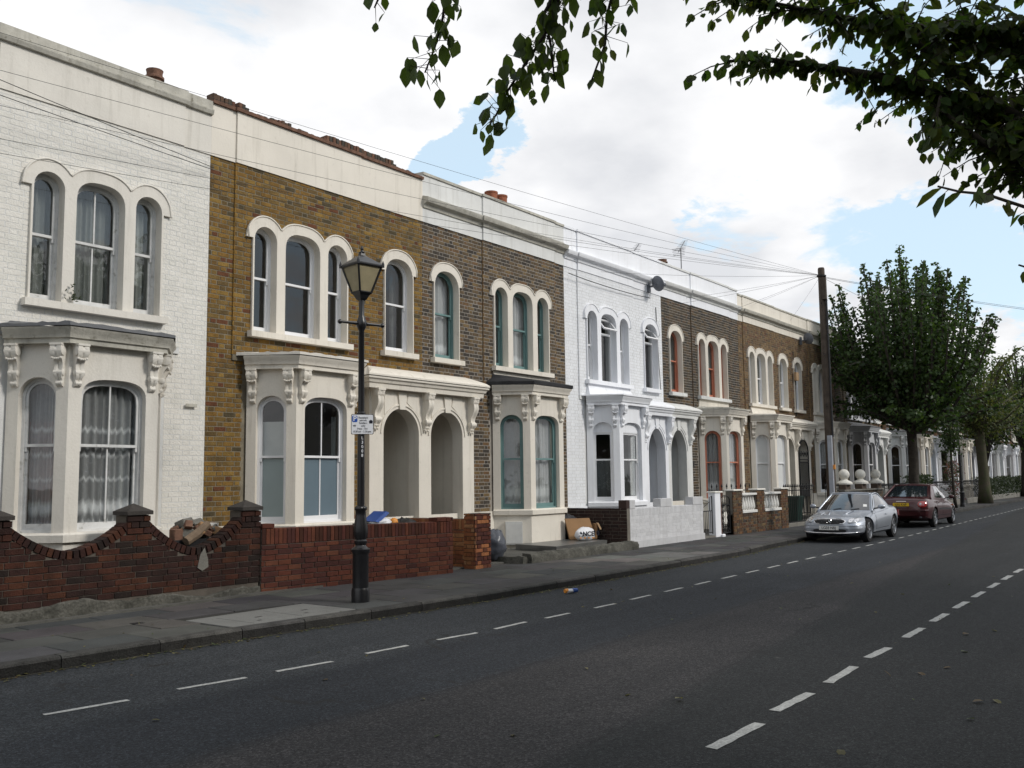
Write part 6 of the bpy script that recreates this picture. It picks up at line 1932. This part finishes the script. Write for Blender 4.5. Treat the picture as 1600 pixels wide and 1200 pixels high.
def cr(t, a, b, c, d):
    return .5*((2*b)+(-a+c)*t+(2*a-5*b+4*c-d)*t*t+(-a+3*b-3*c+d)*t**3)
def spl(keys, x):
    xs_ = [k[0] for k in keys]
    i = max(0, min(len(keys)-2, sum(1 for v in xs_ if v <= x)-1))
    t = (x-xs_[i])/(xs_[i+1]-xs_[i]); t = min(1, max(0, t))
    g = lambda j: keys[max(0, min(len(keys)-1, j))]
    return [cr(t, g(i-1)[k], g(i)[k], g(i+1)[k], g(i+2)[k]) for k in range(1, len(keys[0]))]
import bmesh
def outward(me):
    bm = bmesh.new(); bm.from_mesh(me); bmesh.ops.recalc_face_normals(bm, faces=bm.faces); bm.to_mesh(me); bm.free()
def car(label, grp, loc, heading, keys, green, axles, wr, track, body_mat, extras):
    T = thing('car', label, 'car', loc, grp)
    Rm = Matrix.Translation(Vector(loc)) @ Matrix.Rotation(heading, 4, 'Z')
    W = lambda x, y, z: tuple(Rm @ Vector((-x, y, z)))          # x runs from the nose to the tail
    L = keys[-1][0]
    def half(x):
        w, zb, zs, zd = spl(keys, x)
        zm = zb+(zs-zb)*.45
        return [(0,zb),(w*.55,zb),(w*.86,zb+.015),(w*.955,zb+.07),(w*.985,zm-.08),(w,zm+.03),(w*.992,zs-.16),(w*.965,zs-.055),(w*.915,zs),(w*.80,zs+(zd-zs)*.55),(w*.60,zs+(zd-zs)*.85),(w*.3,zd-.004),(0,zd)]
    n = 52; rings = []
    for i in range(n+1):
        t = i/n; x = L*(t+.06*sin(2*pi*t)*-1*.5) if 0 < i < n else L*t
        x = min(L, max(0, x))
        h = half(x); ring = h+[(-y, z) for y, z in reversed(h[1:-1])]
        rings.append([W(x, y, z) for y, z in ring])
    m = MB(); m.loft(rings); body = m.build('body', [body_mat], T, smooth=True); outward(body.data)
    # cut the wheel arches
    for ax_ in axles:
        for s in (-1, 1):
            c = MB(); seg = 28; y0, y1 = s*(track-.16), s*(track+.5)
            A = [W(ax_+(wr+.055)*cos(2*pi*i/seg), y0, wr+(wr+.055)*sin(2*pi*i/seg)) for i in range(seg)]
            B = [W(ax_+(wr+.055)*cos(2*pi*i/seg), y1, wr+(wr+.055)*sin(2*pi*i/seg)) for i in range(seg)]
            c.loft([A, B] if s < 0 else [B, A]); cut = c.build('cut', body_mat); outward(cut.data)
            md = body.modifiers.new('b', 'BOOLEAN'); md.operation = 'DIFFERENCE'; md.object = cut; md.solver = 'EXACT'
            dg = bpy.context.evaluated_depsgraph_get(); dg.update()
            me = bpy.data.meshes.new_from_object(body.evaluated_get(dg))
            body.modifiers.clear(); old = body.data; body.data = me; bpy.data.meshes.remove(old)
            bpy.data.objects.remove(cut)
    body.data.polygons.foreach_set('use_smooth', [True]*len(body.data.polygons)); body.data.set_sharp_from_angle(angle=rad(38))
    # greenhouse: patches between base outline and roof outline
    xb0, xr0, xr1, xb1, wb, wrf, zb0, zr, zb1 = (green[k] for k in ('xb0','xr0','xr1','xb1','wb','wr','zb0','zr','zb1'))
    bulge = green.get('bulge', .10)
    def front(s, t, o=0.0):      # s across -1..1, t up 0..1
        w = wb+(wrf-wb)*t; x = xb0+(xr0-xb0)*t+.20*(s*s)*(1-.35*t); z = zb0+(zr-.02-zb0)*t+.045*(1-s*s)*(1-t)*.3+.035*(1-s*s)*t
        c = .03*sin(pi*t)
        return W(x-c-o*.8, s*w*(1-.03*(abs(s)**4)), z+o*.5)
    def rear(s, t, o=0.0):
        w = wb*.97+(wrf-wb*.97)*t; x = xb1+(xr1-xb1)*t-.18*(s*s)*(1-.3*t); z = zb1+(zr-.02-zb1)*t+.035*(1-s*s)*t
        c = .03*sin(pi*t)
        return W(x+c+o*.8, s*w, z+o*.5)
    def side(sg, u, t, o=0.0):   # u from screen to back, t up
        xa = xb0+.20+(xr0+.13-xb0-.20)*t; xz = xb1-.18+(xr1-.13-xb1+.18)*t
        w = wb+(wrf-wb)*t
        x = xa+(xz-xa)*u; zbase = zb0+(zb1-zb0)*u; z = zbase+(zr-.02-zbase)*t
        return W(x, sg*(w+.035*sin(pi*u)*(1-.3*t)+.018*sin(pi*t)+o), z)
    def roof(u, s, o=0.0):
        x = xr0+(xr1-xr0)*u; e = .13*s*s
        x = xr0+e+(xr1-xr0-2*e)*u
        z = zr-.02+.035*(1-s*s)+.03*sin(pi*u)
        return W(x, s*(wrf+.035*sin(pi*u)*.7), z+o)
    def grid(mb, fn, a0, a1, b0, b1, na=10, nb=8):
        vs = [fn(a0+(a1-a0)*i/na, b0+(b1-b0)*j/nb) for j in range(nb+1) for i in range(na+1)]
        mb.add(vs, [(j*(na+1)+i, j*(na+1)+i+1, (j+1)*(na+1)+i+1, (j+1)*(na+1)+i) for j in range(nb) for i in range(na)])
    m = MB()
    grid(m, front, -1, 1, -.12, 1); grid(m, rear, -1, 1, -.12, 1)
    for sg in (-1, 1): grid(m, lambda u, t: side(sg, u, t), 0, 1, -.15, 1)
    m.build('cabin_frame', body_mat, T, smooth=True)
    m = MB(); grid(m, lambda u, s: roof(u, s), 0, 1, -1, 1, 12, 12); m.build('roof', body_mat, T, smooth=True)
    for sg in (-1, 1):
        m = MB(); m.tube([front(sg, i/8-.05) for i in range(9)]+[roof(0, sg)], .030, 8); m.build('front_pillar', body_mat, T, smooth=True)
        m = MB(); m.tube([rear(sg, i/8-.05) for i in range(9)]+[roof(1, sg)], .034, 8); m.build('rear_pillar', body_mat, T, smooth=True)
        m = MB(); m.tube([roof(i/8, sg, -.004) for i in range(9)], .026, 8); m.build('roof_rail', body_mat, T, smooth=True)
    m = MB(); m.tube([front(i/6-1, 1.0) for i in range(13)], .022, 6); m.tube([rear(i/6-1, 1.0) for i in range(13)], .022, 6); m.build('roof_header', body_mat, T, smooth=True)
    m = MB(); grid(m, lambda s, t: front(s, t, .006), -.93, .93, .02, .93); ws = m.build('windscreen', MT['windscreen'], T, smooth=True)
    m = MB(); grid(m, lambda s, t: rear(s, t, .006), -.88, .88, .10, .92); m.build('rear_window', MT['windscreen'], T, smooth=True)
    for sg in (-1, 1):
        for (u0, u1) in green['side']:
            m = MB(); grid(m, lambda u, t: side(sg, u, t, .006), u0, u1, .06, .90); m.build('side_window', MT['windscreen'], T, smooth=True)
    # doors as slightly proud skins with handles and sill line
    def skin(name, x0, x1, k0, k1, off, mat, sides=(-1,1), parent=T, na=10, nb=8, smooth=True):
        for sg in sides:
            mm = MB()
            def pt(a, b):
                x = x0+(x1-x0)*a; h = half(x); f = k0+(k1-k0)*b; i = min(int(f), len(h)-2); fr = f-i
                y = h[i][0]+(h[i+1][0]-h[i][0])*fr; z = h[i][1]+(h[i+1][1]-h[i][1])*fr
                return W(x, sg*(y+off), z)
            vs = [pt(i/na, j/nb) for j in range(nb+1) for i in range(na+1)]
            mm.add(vs, [(j*(na+1)+i, j*(na+1)+i+1, (j+1)*(na+1)+i+1, (j+1)*(na+1)+i) for j in range(nb) for i in range(na)])
            yield sg, mm.build(name, mat, parent, smooth=smooth), pt
    for (x0, x1) in green['doors']:
        for sg, o, pt in skin('door_gap', x0-.012, x1+.012, 3.6, 7.95, .0015, MT['darkplastic']): pass
        for sg, o, pt in skin('door', x0, x1, 3.7, 7.8, .006, body_mat):
            hx = x0+(x1-x0)*.78 if green.get('hs', 1) > 0 else x0+(x1-x0)*.8
            h = half(hx); y = h[6][0]+.02; z = h[6][1]+.03
            mm = MB(); mm.tube([W(hx-.09, sg*y, z), W(hx, sg*(y+.012), z+.002), W(hx+.09, sg*y, z)], .014, 5); mm.build('handle', body_mat, o)
    if green.get('rub'):
        for sg, o, pt in skin('rubbing_strip', axles[0]+.45, axles[1]-.45, 5.1, 5.35, .012, MT['darkplastic']): pass
    # wheels
    for ax_ in axles:
        for s in (-1, 1):
            m = MB(); seg = 28
            def ringw(r, y): return [W(ax_+r*cos(2*pi*i/seg), s*y, wr+r*sin(2*pi*i/seg)) for i in range(seg)]
            pr = [(wr*.62,track-.19),(wr*.92,track-.19),(wr,track-.16),(wr,track-.05),(wr*.955,track-.012),(wr*.72,track),(wr*.68,track-.015)]
            m.loft([ringw(r, y) for r, y in pr], cap=False)
            w = m.build('wheel', MT['tyre'], T, auto=50)
            m = MB(); m.loft([ringw(wr*.70,track-.012), ringw(wr*.66,track-.004), ringw(wr*.62,track-.03), ringw(wr*.6,track-.12)], cap=False); m.build('rim', MT['rim'], w, auto=40)
            m = MB(); m.add(ringw(wr*.61,track-.11), [tuple(range(seg))]); m.build('brake_disc', MT['darkplastic'], w)
            m = MB()
            for k in range(6):
                a = 2*pi*k/6+.3; da = .17; r0, r1 = wr*.12, wr*.64
                q0 = [(r0*cos(a-da*2),r0*sin(a-da*2)),(r1*cos(a-da),r1*sin(a-da)),(r1*cos(a+da),r1*sin(a+da)),(r0*cos(a+da*2),r0*sin(a+da*2))]
                m.hexa([W(ax_+u, s*(track-.05), wr+v) for u, v in q0]+[W(ax_+u, s*(track-.018), wr+v) for u, v in q0])
            m.loft([ringw(wr*.17,track-.05), ringw(wr*.17,track-.012), ringw(wr*.08,track-.006)]); m.build('spokes', MT['rim'], w)
    for s in (-1, 1):
        m = MB(); mx_, mz = green['mirror']; y0 = s*(wb+.05)
        m.sphere((0,0,0), 1.0, 12, 8)
        m.v = [W(mx_+x*.06+.02*y*s, y0+s*.14+y*.10, mz+z*.065) for x, y, z in m.v]; mr = m.build('wing_mirror', body_mat, T, smooth=True)
        m = MB(); m.tube([W(mx_+.02, y0-s*.06, mz-.05), W(mx_+.01, y0+s*.08, mz-.03)], .02, 6); m.build('mirror_arm', MT['darkplastic'], mr)
    extras(T, W, half, skin, Rm, front, rear)
    return T
def inside(half, x, y, z):
    h = half(x)
    if z < h[0][1] or z > h[-1][1]: return False
    best = 0
    for (a, b), (c, d) in zip(h, h[1:]):
        lo, hi = min(b, d), max(b, d)
        if lo-1e-6 <= z <= hi+1e-6:
            t = 0 if hi-lo < 1e-6 else (z-b)/(d-b)
            best = max(best, a+(c-a)*t)
    return best >= y
def num_plate(T, Rm, x, y, z, w, h, txt, mat, facing, tilt=0):
    """facing -1: towards the nose, +1: towards the tail"""
    nx_ = 1 if facing < 0 else -1
    rgt = Vector((0, 1 if facing < 0 else -1, 0)); n = Vector((nx_, 0, 0))
    P = Vector((-x, y, z)); upv = Vector((0,0,1))
    Ml = Matrix(((rgt.x,0,n.x,P.x),(rgt.y,0,n.y,P.y),(0,1,0,P.z),(0,0,0,1)))
    m = MB(); m.prism([(-w/2,-h/2),(w/2,-h/2),(w/2,h/2),(-w/2,h/2)], lambda u, v, k: tuple(Rm @ Ml @ Vector((u, v, .012*k))))
    pl_ = m.build('number_plate', mat, T)
    text_mesh(txt, h*.92, MT['sign_black'], pl_, Rm @ Ml @ Matrix.Translation((0,-.002,.0135)), sx=.92, bold=.0012)
def silver_bits(T, W, half, skin, Rm, front, rear):
    # oval grille with a ringed star, lights set back on the wings, lower intake with a pale lip
    cache = {}
    def nose(y, z, o=0.0):       # distance from the nose to the skin at (y, z)
        k = (round(abs(y), 2), round(z, 2))
        if k not in cache:
            x = 0.0
            while x < 1.2 and not inside(half, x, abs(y), z): x += .006
            cache[k] = x
        return cache[k]-o
    def patch(name, pts, o, mat, parent=T, thick=.02):
        m = MB(); k = len(pts); cy = sum(p[0] for p in pts)/k; cz = sum(p[1] for p in pts)/k
        rings = []
        for f, oo in ((1.0,-.05),(1.0,o*.7),(.9,o),(.5,o+.004),(.02,o+.004)):
            rings.append([W(nose(cy+(y-cy)*f, cz+(z-cz)*f, oo), cy+(y-cy)*f, cz+(z-cz)*f) for y, z in pts])
        m.loft(rings); return m.build(name, mat, parent, auto=40)
    def ell(cy, cz, a, b, n=2.4, k=26, skew=0): return [(cy+math.copysign(abs(cos(2*pi*i/k))**(2/n)*a, cos(2*pi*i/k)), cz+math.copysign(abs(sin(2*pi*i/k))**(2/n)*b, sin(2*pi*i/k))+skew*math.copysign(abs(cos(2*pi*i/k))**(2/n), cos(2*pi*i/k))) for i in range(k)]
    patch('grille_rim', ell(0,.575,.425,.078), .012, MT['chrome'])
    g = patch('grille', ell(0,.575,.40,.064), .022, MT['darkplastic'])
    for k in range(4):
        z = .535+.026*k; m = MB(); m.tube([W(nose(y*.01*.36, z, .03), y*.01*.36, z) for y in range(-100,101,20)], .004, 4); m.build('grille_bar', MT['iron'], g)
    m = MB(); c = nose(0,.575,.045)
    m.tube([W(c, .068*cos(2*pi*i/20), .575+.068*sin(2*pi*i/20)) for i in range(21)], .009, 6)
    for k in range(3):
        a = pi/2+2*pi*k/3; m.tube([W(c,0,.575), W(c,.064*cos(a),.575+.064*sin(a))], [.012,.003], 5)
    m.build('emblem', MT['chrome'], g)
    for s in (-1, 1):
        h = patch('headlight', ell(s*.60,.605,.145,.068,2.3,22,s*.012), .022, MT['lens'])
        for dy, r in ((-.06,.05),(.055,.042)):
            m = MB(); yy = s*.60+s*dy; zc = .605+.004; xx = nose(yy, zc, .024)
            m.loft([[W(nose(yy+r*f*cos(2*pi*i/14), zc+r*f*sin(2*pi*i/14), .029+.004*(1-f)), yy+r*f*cos(2*pi*i/14), zc+r*f*sin(2*pi*i/14)) for i in range(14)] for f in (1,.7,.1)]); m.build('lamp_bowl', MT['chrome'], h)
    patch('lower_intake', ell(0,.325,.44,.052,4), .006, MT['darkplastic'])
    m = MB(); m.tube([W(nose(y*.0745,.265+.022*(abs(y)/10)**2,.02), y*.0745, .265+.030*(abs(y)/10)**3) for y in range(-10,11)], [.012]+[.019]*19+[.012], 6); m.build('bumper_lip', body_lip, T, smooth=True)
    m = MB(); m.tube([W(nose(y*.079,.46,.004), y*.079, .455+.01*(abs(y)/10)) for y in range(-10,11)], .012, 5); m.build('bumper_crease', MT['silver'], T, smooth=True)
    num_plate(T, Rm, nose(.25,.405)-.045, 0, .405, .52, .111, 'LG03 NBJ', MT['plate_white'], -1)
    for s in (-.34,.30):
        m = MB(); m.tube([front(s, .03, .02), front(s+.28, .10, .022)], .008, 4); m.build('wiper', MT['darkplastic'], T)
    m = MB(); m.add([front(a, b, .009) for a, b in ((.70,.22),(.84,.22),(.83,.36),(.70,.36))], [(0,1,2,3)]); m.build('permit_disc', MT['plate_white'], T)
    for s in (-.35,.35):
        m = MB(); m.bevbox(-.16,.16,-.07,.07,0,.26,.05); m.v = [W(2.35+y, s*1.05+x, .92+z) for x, y, z in m.v]; m.build('head_restraint', MT['seat'], T)
    for s in (-1, 1):
        m = MB(); m.box(-.02,.02,-.04,.04,-.02,.02); m.v = [W(3.88+x*2, s*.70+y*3, .70+z*4) for x, y, z in m.v]; m.build('tail_light', MT['redlens'], T)
    m = MB()
    for s in (-.33,.33): m.tube([W(.55,s*.55,.715), W(.95,s*.8,.785), W(1.25,s*.95,.835)], [.012,.02,.012], 6)
    m.build('bonnet_crease', MT['silver'], T, smooth=True)
body_lip = MT['chrome']
SK = [(0,.50,.27,.47,.55),(.05,.64,.235,.50,.60),(.15,.74,.215,.535,.645),(.35,.805,.20,.585,.695),(.62,.84,.20,.635,.735),(.85,.855,.20,.67,.76),(1.2,.86,.19,.73,.815),(1.5,.855,.19,.78,.865),
      (2.2,.85,.19,.825,.87),(2.9,.855,.19,.855,.92),(3.3,.86,.20,.87,.945),(3.7,.83,.24,.86,.94),(3.92,.77,.30,.82,.90),(4.02,.68,.34,.76,.83),(4.06,.55,.38,.70,.76)]
car('silver two seat coupe parked at the kerb facing the camera', 'cars parked along the kerb', (25.22, 8.42, 0), pi+.01, SK,
    dict(xb0=1.20, xr0=1.98, xr1=2.72, xb1=3.16, wb=.765, wr=.56, zb0=.82, zr=1.285, zb1=.915, side=[(.10,.80)], doors=[(1.42,2.68)], mirror=(1.58,.93)), (.80,3.28), .315, .835, MT['silver'], silver_bits)
def red_bits(T, W, half, skin, Rm, front, rear):
    L = 4.52
    def tail(y, z, o=0.0):
        x = L
        while x > L-1.0 and not inside(half, x, abs(y), z): x -= .006
        return x+o
    def patch(name, pts, o, mat, parent=T):
        m = MB(); k = len(pts); cy = sum(p[0] for p in pts)/k; cz = sum(p[1] for p in pts)/k
        m.loft([[W(tail(cy+(y-cy)*f, cz+(z-cz)*f, oo), cy+(y-cy)*f, cz+(z-cz)*f) for y, z in pts] for f, oo in ((1.0,-.06),(1.0,o*.7),(.9,o),(.5,o+.005),(.02,o+.005))])
        return m.build(name, mat, parent, auto=40)
    def blob(cy, cz, a, b, n=2.6, k=22): return [(cy+math.copysign(abs(cos(2*pi*i/k))**(2/n)*a, cos(2*pi*i/k)), cz+math.copysign(abs(sin(2*pi*i/k))**(2/n)*b, sin(2*pi*i/k))) for i in range(k)]
    for s in (-1, 1):
        t_ = patch('tail_light', blob(s*.665,.80,.135,.105), .022, MT['redlens'])
        patch('reversing_lamp', blob(s*.62,.815,.035,.035), .032, MT['lens'], t_)
        patch('fog_reflector', blob(s*.60,.36,.04,.022), .02, MT['lens'])
    patch('plate_recess', [(-.42,.73),(.42,.73),(.36,.90),(-.36,.90)], .004, MT['maroon'])
    num_plate(T, Rm, tail(0,.79)+.025, 0, .79, .52, .111, 'LJ02 KNP', MT['plate_yellow'], 1)
    m = MB(); m.tube([W(tail(y*.01,.895,.014), y*.01, .895) for y in (-16,0,16)], .012, 6); m.build('boot_handle', MT['chrome'], T)
    m = MB(); m.tube([W(tail(y*.083,.60,.02), y*.083, .60) for y in range(-10,11)], .02, 6); m.build('bumper_lip', MT['maroon'], T, smooth=True)
    m = MB(); m.tube([W(tail(y*.07,.93,.0), y*.07, .93) for y in range(-10,11)], .004, 4); m.build('boot_gap', MT['darkplastic'], T)
    m = MB(); m.tube([W(L-.1, .45, .24), W(L+.02, .45, .24)], .03, 8); m.build('exhaust', MT['alu'], T)
    for s in (-1, 1):
        m = MB(); m.box(-.05,.05,-.02,.02,-.025,.025); m.v = [W(1.05+x, s*.893+y, .70+z) for x, y, z in m.v]; m.build('indicator', MT['amber'], T)
        m = MB(); m.box(-.1,.1,-.12,.12,-.06,.06); m.v = [W(.16+x+.1*abs(y), s*.62+y, .66+z) for x, y, z in m.v]; m.build('headlight', MT['lens'], T)
RK = [(0,.55,.30,.55,.62),(.06,.70,.25,.60,.68),(.2,.80,.22,.66,.745),(.5,.86,.20,.73,.82),(.9,.885,.20,.79,.88),(1.3,.89,.20,.85,.935),(1.7,.888,.20,.90,.97),(2.4,.885,.20,.93,.98),
      (3.1,.888,.20,.945,1.0),(3.6,.885,.20,.955,1.03),(4.0,.865,.24,.95,1.04),(4.3,.83,.28,.93,1.02),(4.44,.78,.33,.84,.93),(4.5,.70,.38,.76,.84),(4.52,.60,.42,.70,.77)]
car('dark red saloon parked behind the silver coupe, seen from its rear', 'cars parked along the kerb', (33.35+4.52, 8.66, 0), .0, RK,
    dict(xb0=1.25, xr0=2.05, xr1=3.05, xb1=3.92, wb=.80, wr=.60, zb0=.90, zr=1.435, zb1=1.0, side=[(.09,.46),(.50,.80)], doors=[(1.5,2.5),(2.53,3.3)], mirror=(1.62,1.0), rub=True), (.86,3.56), .325, .872, MT['maroon'], red_bits)
# ------------------------------------------------------------------ small things by the houses
from mathutils import noise as mnoise
def lump(center, size, mat, name, label, cat, amp=.22, seed=0, freq=3.0, group=None):
    m = MB(); seg, rg = 28, 18
    rings = []
    for j in range(rg+1):
        th = pi*j/rg; ring = []
        for i in range(seg):
            ph = 2*pi*i/seg
            d = Vector((sin(th)*cos(ph), sin(th)*sin(ph), -cos(th)))
            nn = mnoise.noise(d*freq+Vector((seed,0,0)))*amp+abs(mnoise.noise(d*freq*2.6+Vector((0,seed,0))))*amp*.7
            r = 1+nn
            p = Vector((d.x*size[0]*r, d.y*size[1]*r, max(-.92, d.z*r)*size[2]))
            ring.append(tuple(Vector(center)+p))
        rings.append(ring)
    m.loft(rings); return tag(m.build(name, mat, None, smooth=True), label, cat, group)
lump((15.08,11.95,.47), (.26,.26,.33), MT['grey_bag'], 'bin_bag', 'full grey black bin bag slumped behind the brick gate pier beside the meter cabinet', 'bin bag', .2, 3, 3.4)
lump((19.0,12.75,.62), (.34,.28,.30), MT['plastic_bag'], 'bin_bag', 'shiny black bin bag behind the cardboard box against the brown wall', 'bin bag', .25, 7, 3.4)
lump((12.75,12.2,.68), (.42,.34,.42), MT['plastic_bag'], 'bin_bag', 'black bin bag by the porch step behind the low red wall', 'bin bag', .2, 9, 3.2)
t = thing('wheelie_bin', 'rubbish bin with open blue lid behind the low red wall beside the lamp post', 'bin', (11.9,12.05,.15))
m = MB(); m.loft([[(11.9+sx*a, 12.1+sy*b, z) for sx, sy in ((-1,-1),(1,-1),(1,1),(-1,1))] for a, b, z in ((.2,.24,.16),(.25,.3,1.02),(.27,.32,1.02),(.27,.32,1.06))]); m.build('bin_body', MT['iron'], t)
m = MB(); m.hexa([(11.68,11.9,1.10),(11.74,11.86,1.08),(11.76,12.2,1.08),(11.70,12.24,1.10),(11.94,11.88,1.27),(12.0,11.86,1.24),(12.02,12.2,1.24),(11.96,12.22,1.27)]); m.build('lid', MT['blue'], t)
lump((11.9,12.0,1.06), (.2,.2,.10), MT['litter_white'], 'rubbish_sack', 'white plastic sack bulging under the open blue lid', 'bag', .2, 12, 3)
lump((12.2,11.95,1.06), (.07,.07,.08), MT['litter_orange'], 'food_wrapper', 'small orange and white wrapper on top of the rubbish by the blue lid', 'wrapper', .2, 14, 3)
# cardboard box and printed bag
cb = thing('cardboard_box', 'open brown cardboard box leaning by the brown wall beside the bay', 'box', (18.95,12.15,.36))
m = MB(); m.hexa([(18.55,12.35,.37),(19.15,12.0,.37),(19.2,12.06,.37),(18.6,12.42,.37),(18.5,12.45,.86),(19.05,12.12,.86),(19.09,12.17,.86),(18.54,12.5,.86)]); m.build('panel', MT['card'], cb)
m = MB(); m.hexa([(19.16,11.98,.37),(19.38,12.2,.37),(19.34,12.24,.37),(19.12,12.02,.37),(19.16,11.96,.72),(19.38,12.18,.72),(19.34,12.22,.72),(19.12,12.0,.72)]); m.build('panel', MT['card'], cb)
m = MB(); m.hexa([(19.12,11.9,.74),(19.40,12.12,.74),(19.38,12.15,.735),(19.10,11.93,.735),(19.08,11.80,.60),(19.36,12.0,.60),(19.34,12.03,.595),(19.06,11.83,.595)]); m.build('flap', MT['card_in'], cb)
bg = lump((18.62,11.98,.50), (.36,.15,.17), MT['litter_white'], 'printed_bag', 'white plastic bag with bold black lettering beside the cardboard box', 'bag', .1, 21, 2.4)
d_ = Vector((-.78,-.62,0)).normalized(); r_ = Vector((.62,-.78,0))*-1
r_ = Vector((.80,-.60,0)).normalized(); n_ = r_.cross(Vector((0,0,1)))
for s_, dx, dz, sz in (('ANCE', -.03, .0, .14), ('10', .21, .01, .15)):
    text_mesh(s_, sz, MT['sign_black'], bg, face_matrix(Vector((18.56,11.93,.52))+n_*.17+r_*dx+Vector((0,0,dz)), r_), bold=.006)
for k in range(4):
    m = MB(); p = Vector((18.56,11.93,.42))+n_*.172+r_*(-.2+.1*k)
    m.add([tuple(p), tuple(p+r_*.05), tuple(p+r_*.04+Vector((0,0,.03))), tuple(p+r_*.01+Vector((0,0,.03)))], [(0,1,2,3)]); m.build('print_patch', MT['litter_orange'], bg)
# builders' rubble behind the scalloped wall
rb = thing('rubble_sack', 'torn sack of broken brick and rubble behind the scalloped wall', 'rubble', (8.3,12.35,.15))
q = random.Random(4)
m = MB(); m.box(7.72, 8.75, 12.2, 12.75, .14, .98); m.build('planter', MT['darkplastic'], rb)
for i in range(22):
    m = MB(); sx_, sy_, sz_ = q.uniform(.05,.15), q.uniform(.05,.11), q.uniform(.03,.08)
    m.bevbox(-sx_, sx_, -sy_, sy_, -sz_, sz_, .012)
    e = Euler((q.uniform(-.6,.6), q.uniform(-.6,.6), q.uniform(0,3))).to_matrix(); c = Vector((8.35+q.gauss(0,.17), 12.42+q.gauss(0,.10), 1.06+q.uniform(0,.20)*(1-abs(i-11)/14)))
    m.v = [tuple(c+e @ Vector(p)) for p in m.v]
    m.build('rubble', MT['pot_old'] if i % 3 == 0 else (MT['concrete'] if i % 3 == 1 else MT['card']), rb)
m = MB(); m.tube([(8.05,12.12,.96),(8.25,12.14,1.06),(8.45,12.16,1.20)], [.07,.075,.06], 8); m.build('rolled_sacking', pmat('hessian', (.22,.16,.11), .95, .3, 8, bump=.4), rb)
m = MB(); m.hexa([(8.50,12.3,.9),(8.72,12.3,.9),(8.72,12.5,.9),(8.5,12.5,.9),(8.54,12.3,1.16),(8.74,12.3,1.20),(8.74,12.5,1.20),(8.54,12.5,1.16)]); m.build('plaster_lump', MT['stonewhite'], rb)
m = MB(); m.bevbox(7.95,8.10,12.25,12.4,.95,1.14,.01); m.build('broken_brick', MT['pot_old'], rb)
# litter in the road
m = MB(); m.tube([(12.36,8.32,.04),(12.50,8.27,.04)], [.035,.03], 8)
can = tag(m.build('crushed_carton', MT['litter_white']), 'crushed blue and white carton lying in the road near the kerb', 'litter')
m = MB(); m.tube([(12.47,8.28,.042),(12.56,8.25,.042)], [.038,.03], 8); m.build('blue_end', MT['blue'], can)
m = MB(); m.tube([(12.33,8.33,.044),(12.38,8.315,.044)], [.034,.037], 8); m.build('orange_end', MT['litter_orange'], can)
# house plant stem on a sill of the white house
pl_ = thing('sill_weed', 'dark weed growing from the middle upstairs sill of the white house', 'weed', (6.8, 13.2, 4.45))
m = MB()
for i in range(26):
    p = Vector((6.78+q.gauss(0,.05), 13.16+q.gauss(0,.02), 4.47+abs(q.gauss(0,.10)))); m.col = (.03,.04,.018)
    a = Vector((q.uniform(-1,1), q.uniform(-.4,.2), q.uniform(.0,1))).normalized(); s = a.orthogonal().normalized(); L = .06
    m.add([tuple(p), tuple(p+a*L*.5+s*L*.3), tuple(p+a*L), tuple(p+a*L*.5-s*L*.3)], [(0,1,2,3)])
m.build('leaves', MT['leaf'], pl_)
# name plate by the cream porch arch
m = MB(); m.box(26.78, 26.86, YPOR-.012, YPOR-.0005, 2.15, 2.28)
tag(m.build('number_plaque', MT['iron']), 'small dark number plaque on the right pillar of the pointed double porch', 'plaque')
m = MB(); m.box(8.75, 8.95, YW-.055, YW-.036, 3.05, 3.10)
tag(m.build('air_vent', MT['dirty']), 'small terracotta air vent in the white wall right of its bay', 'vent')
# opposite side of the street: a plain terrace closes the view behind the camera
def opposite(x0, x1, tone, lab):
    t = thing('terraced_house', lab, 'house', ((x0+x1)/2, -9.5, .1), 'terraced houses on the near side')
    m = MB(); m.box(x0, x1-.02, -17, -9.5, .1, 8.2); m.build('wall', pmat('opposite_brick', tone, .9, .3, 6), t)
    m = MB(); m.box(x0, x1-.02, -9.5, -9.2, 7.4, 8.3); m.build('parapet', MT['grey_white'], t)
    for k in range(2):
        for z in (1.2, 4.5):
            xx = x0+1.0+2.2*k; w = MB(); w.box(xx, xx+1.2, -9.5, -9.44, z, z+1.9); w_ = w.build('window', MT['trim_white'], t)
            p = MB(); p.box(xx+.08, xx+1.12, -9.44, -9.43, z+.1, z+1.8); p.build('pane', MT['windscreen'], w_)
for i in range(12):
    opposite(-16+5.4*i, -16+5.4*(i+1), ((.17,.10,.055),(.10,.075,.05),(.5,.48,.43))[i % 3], ('yellow brick', 'dark brick', 'cream painted')[i % 3]+' plain house behind the camera, mirrored in the panes, '+('first','second','third','fourth')[i//3]+' of its colour')
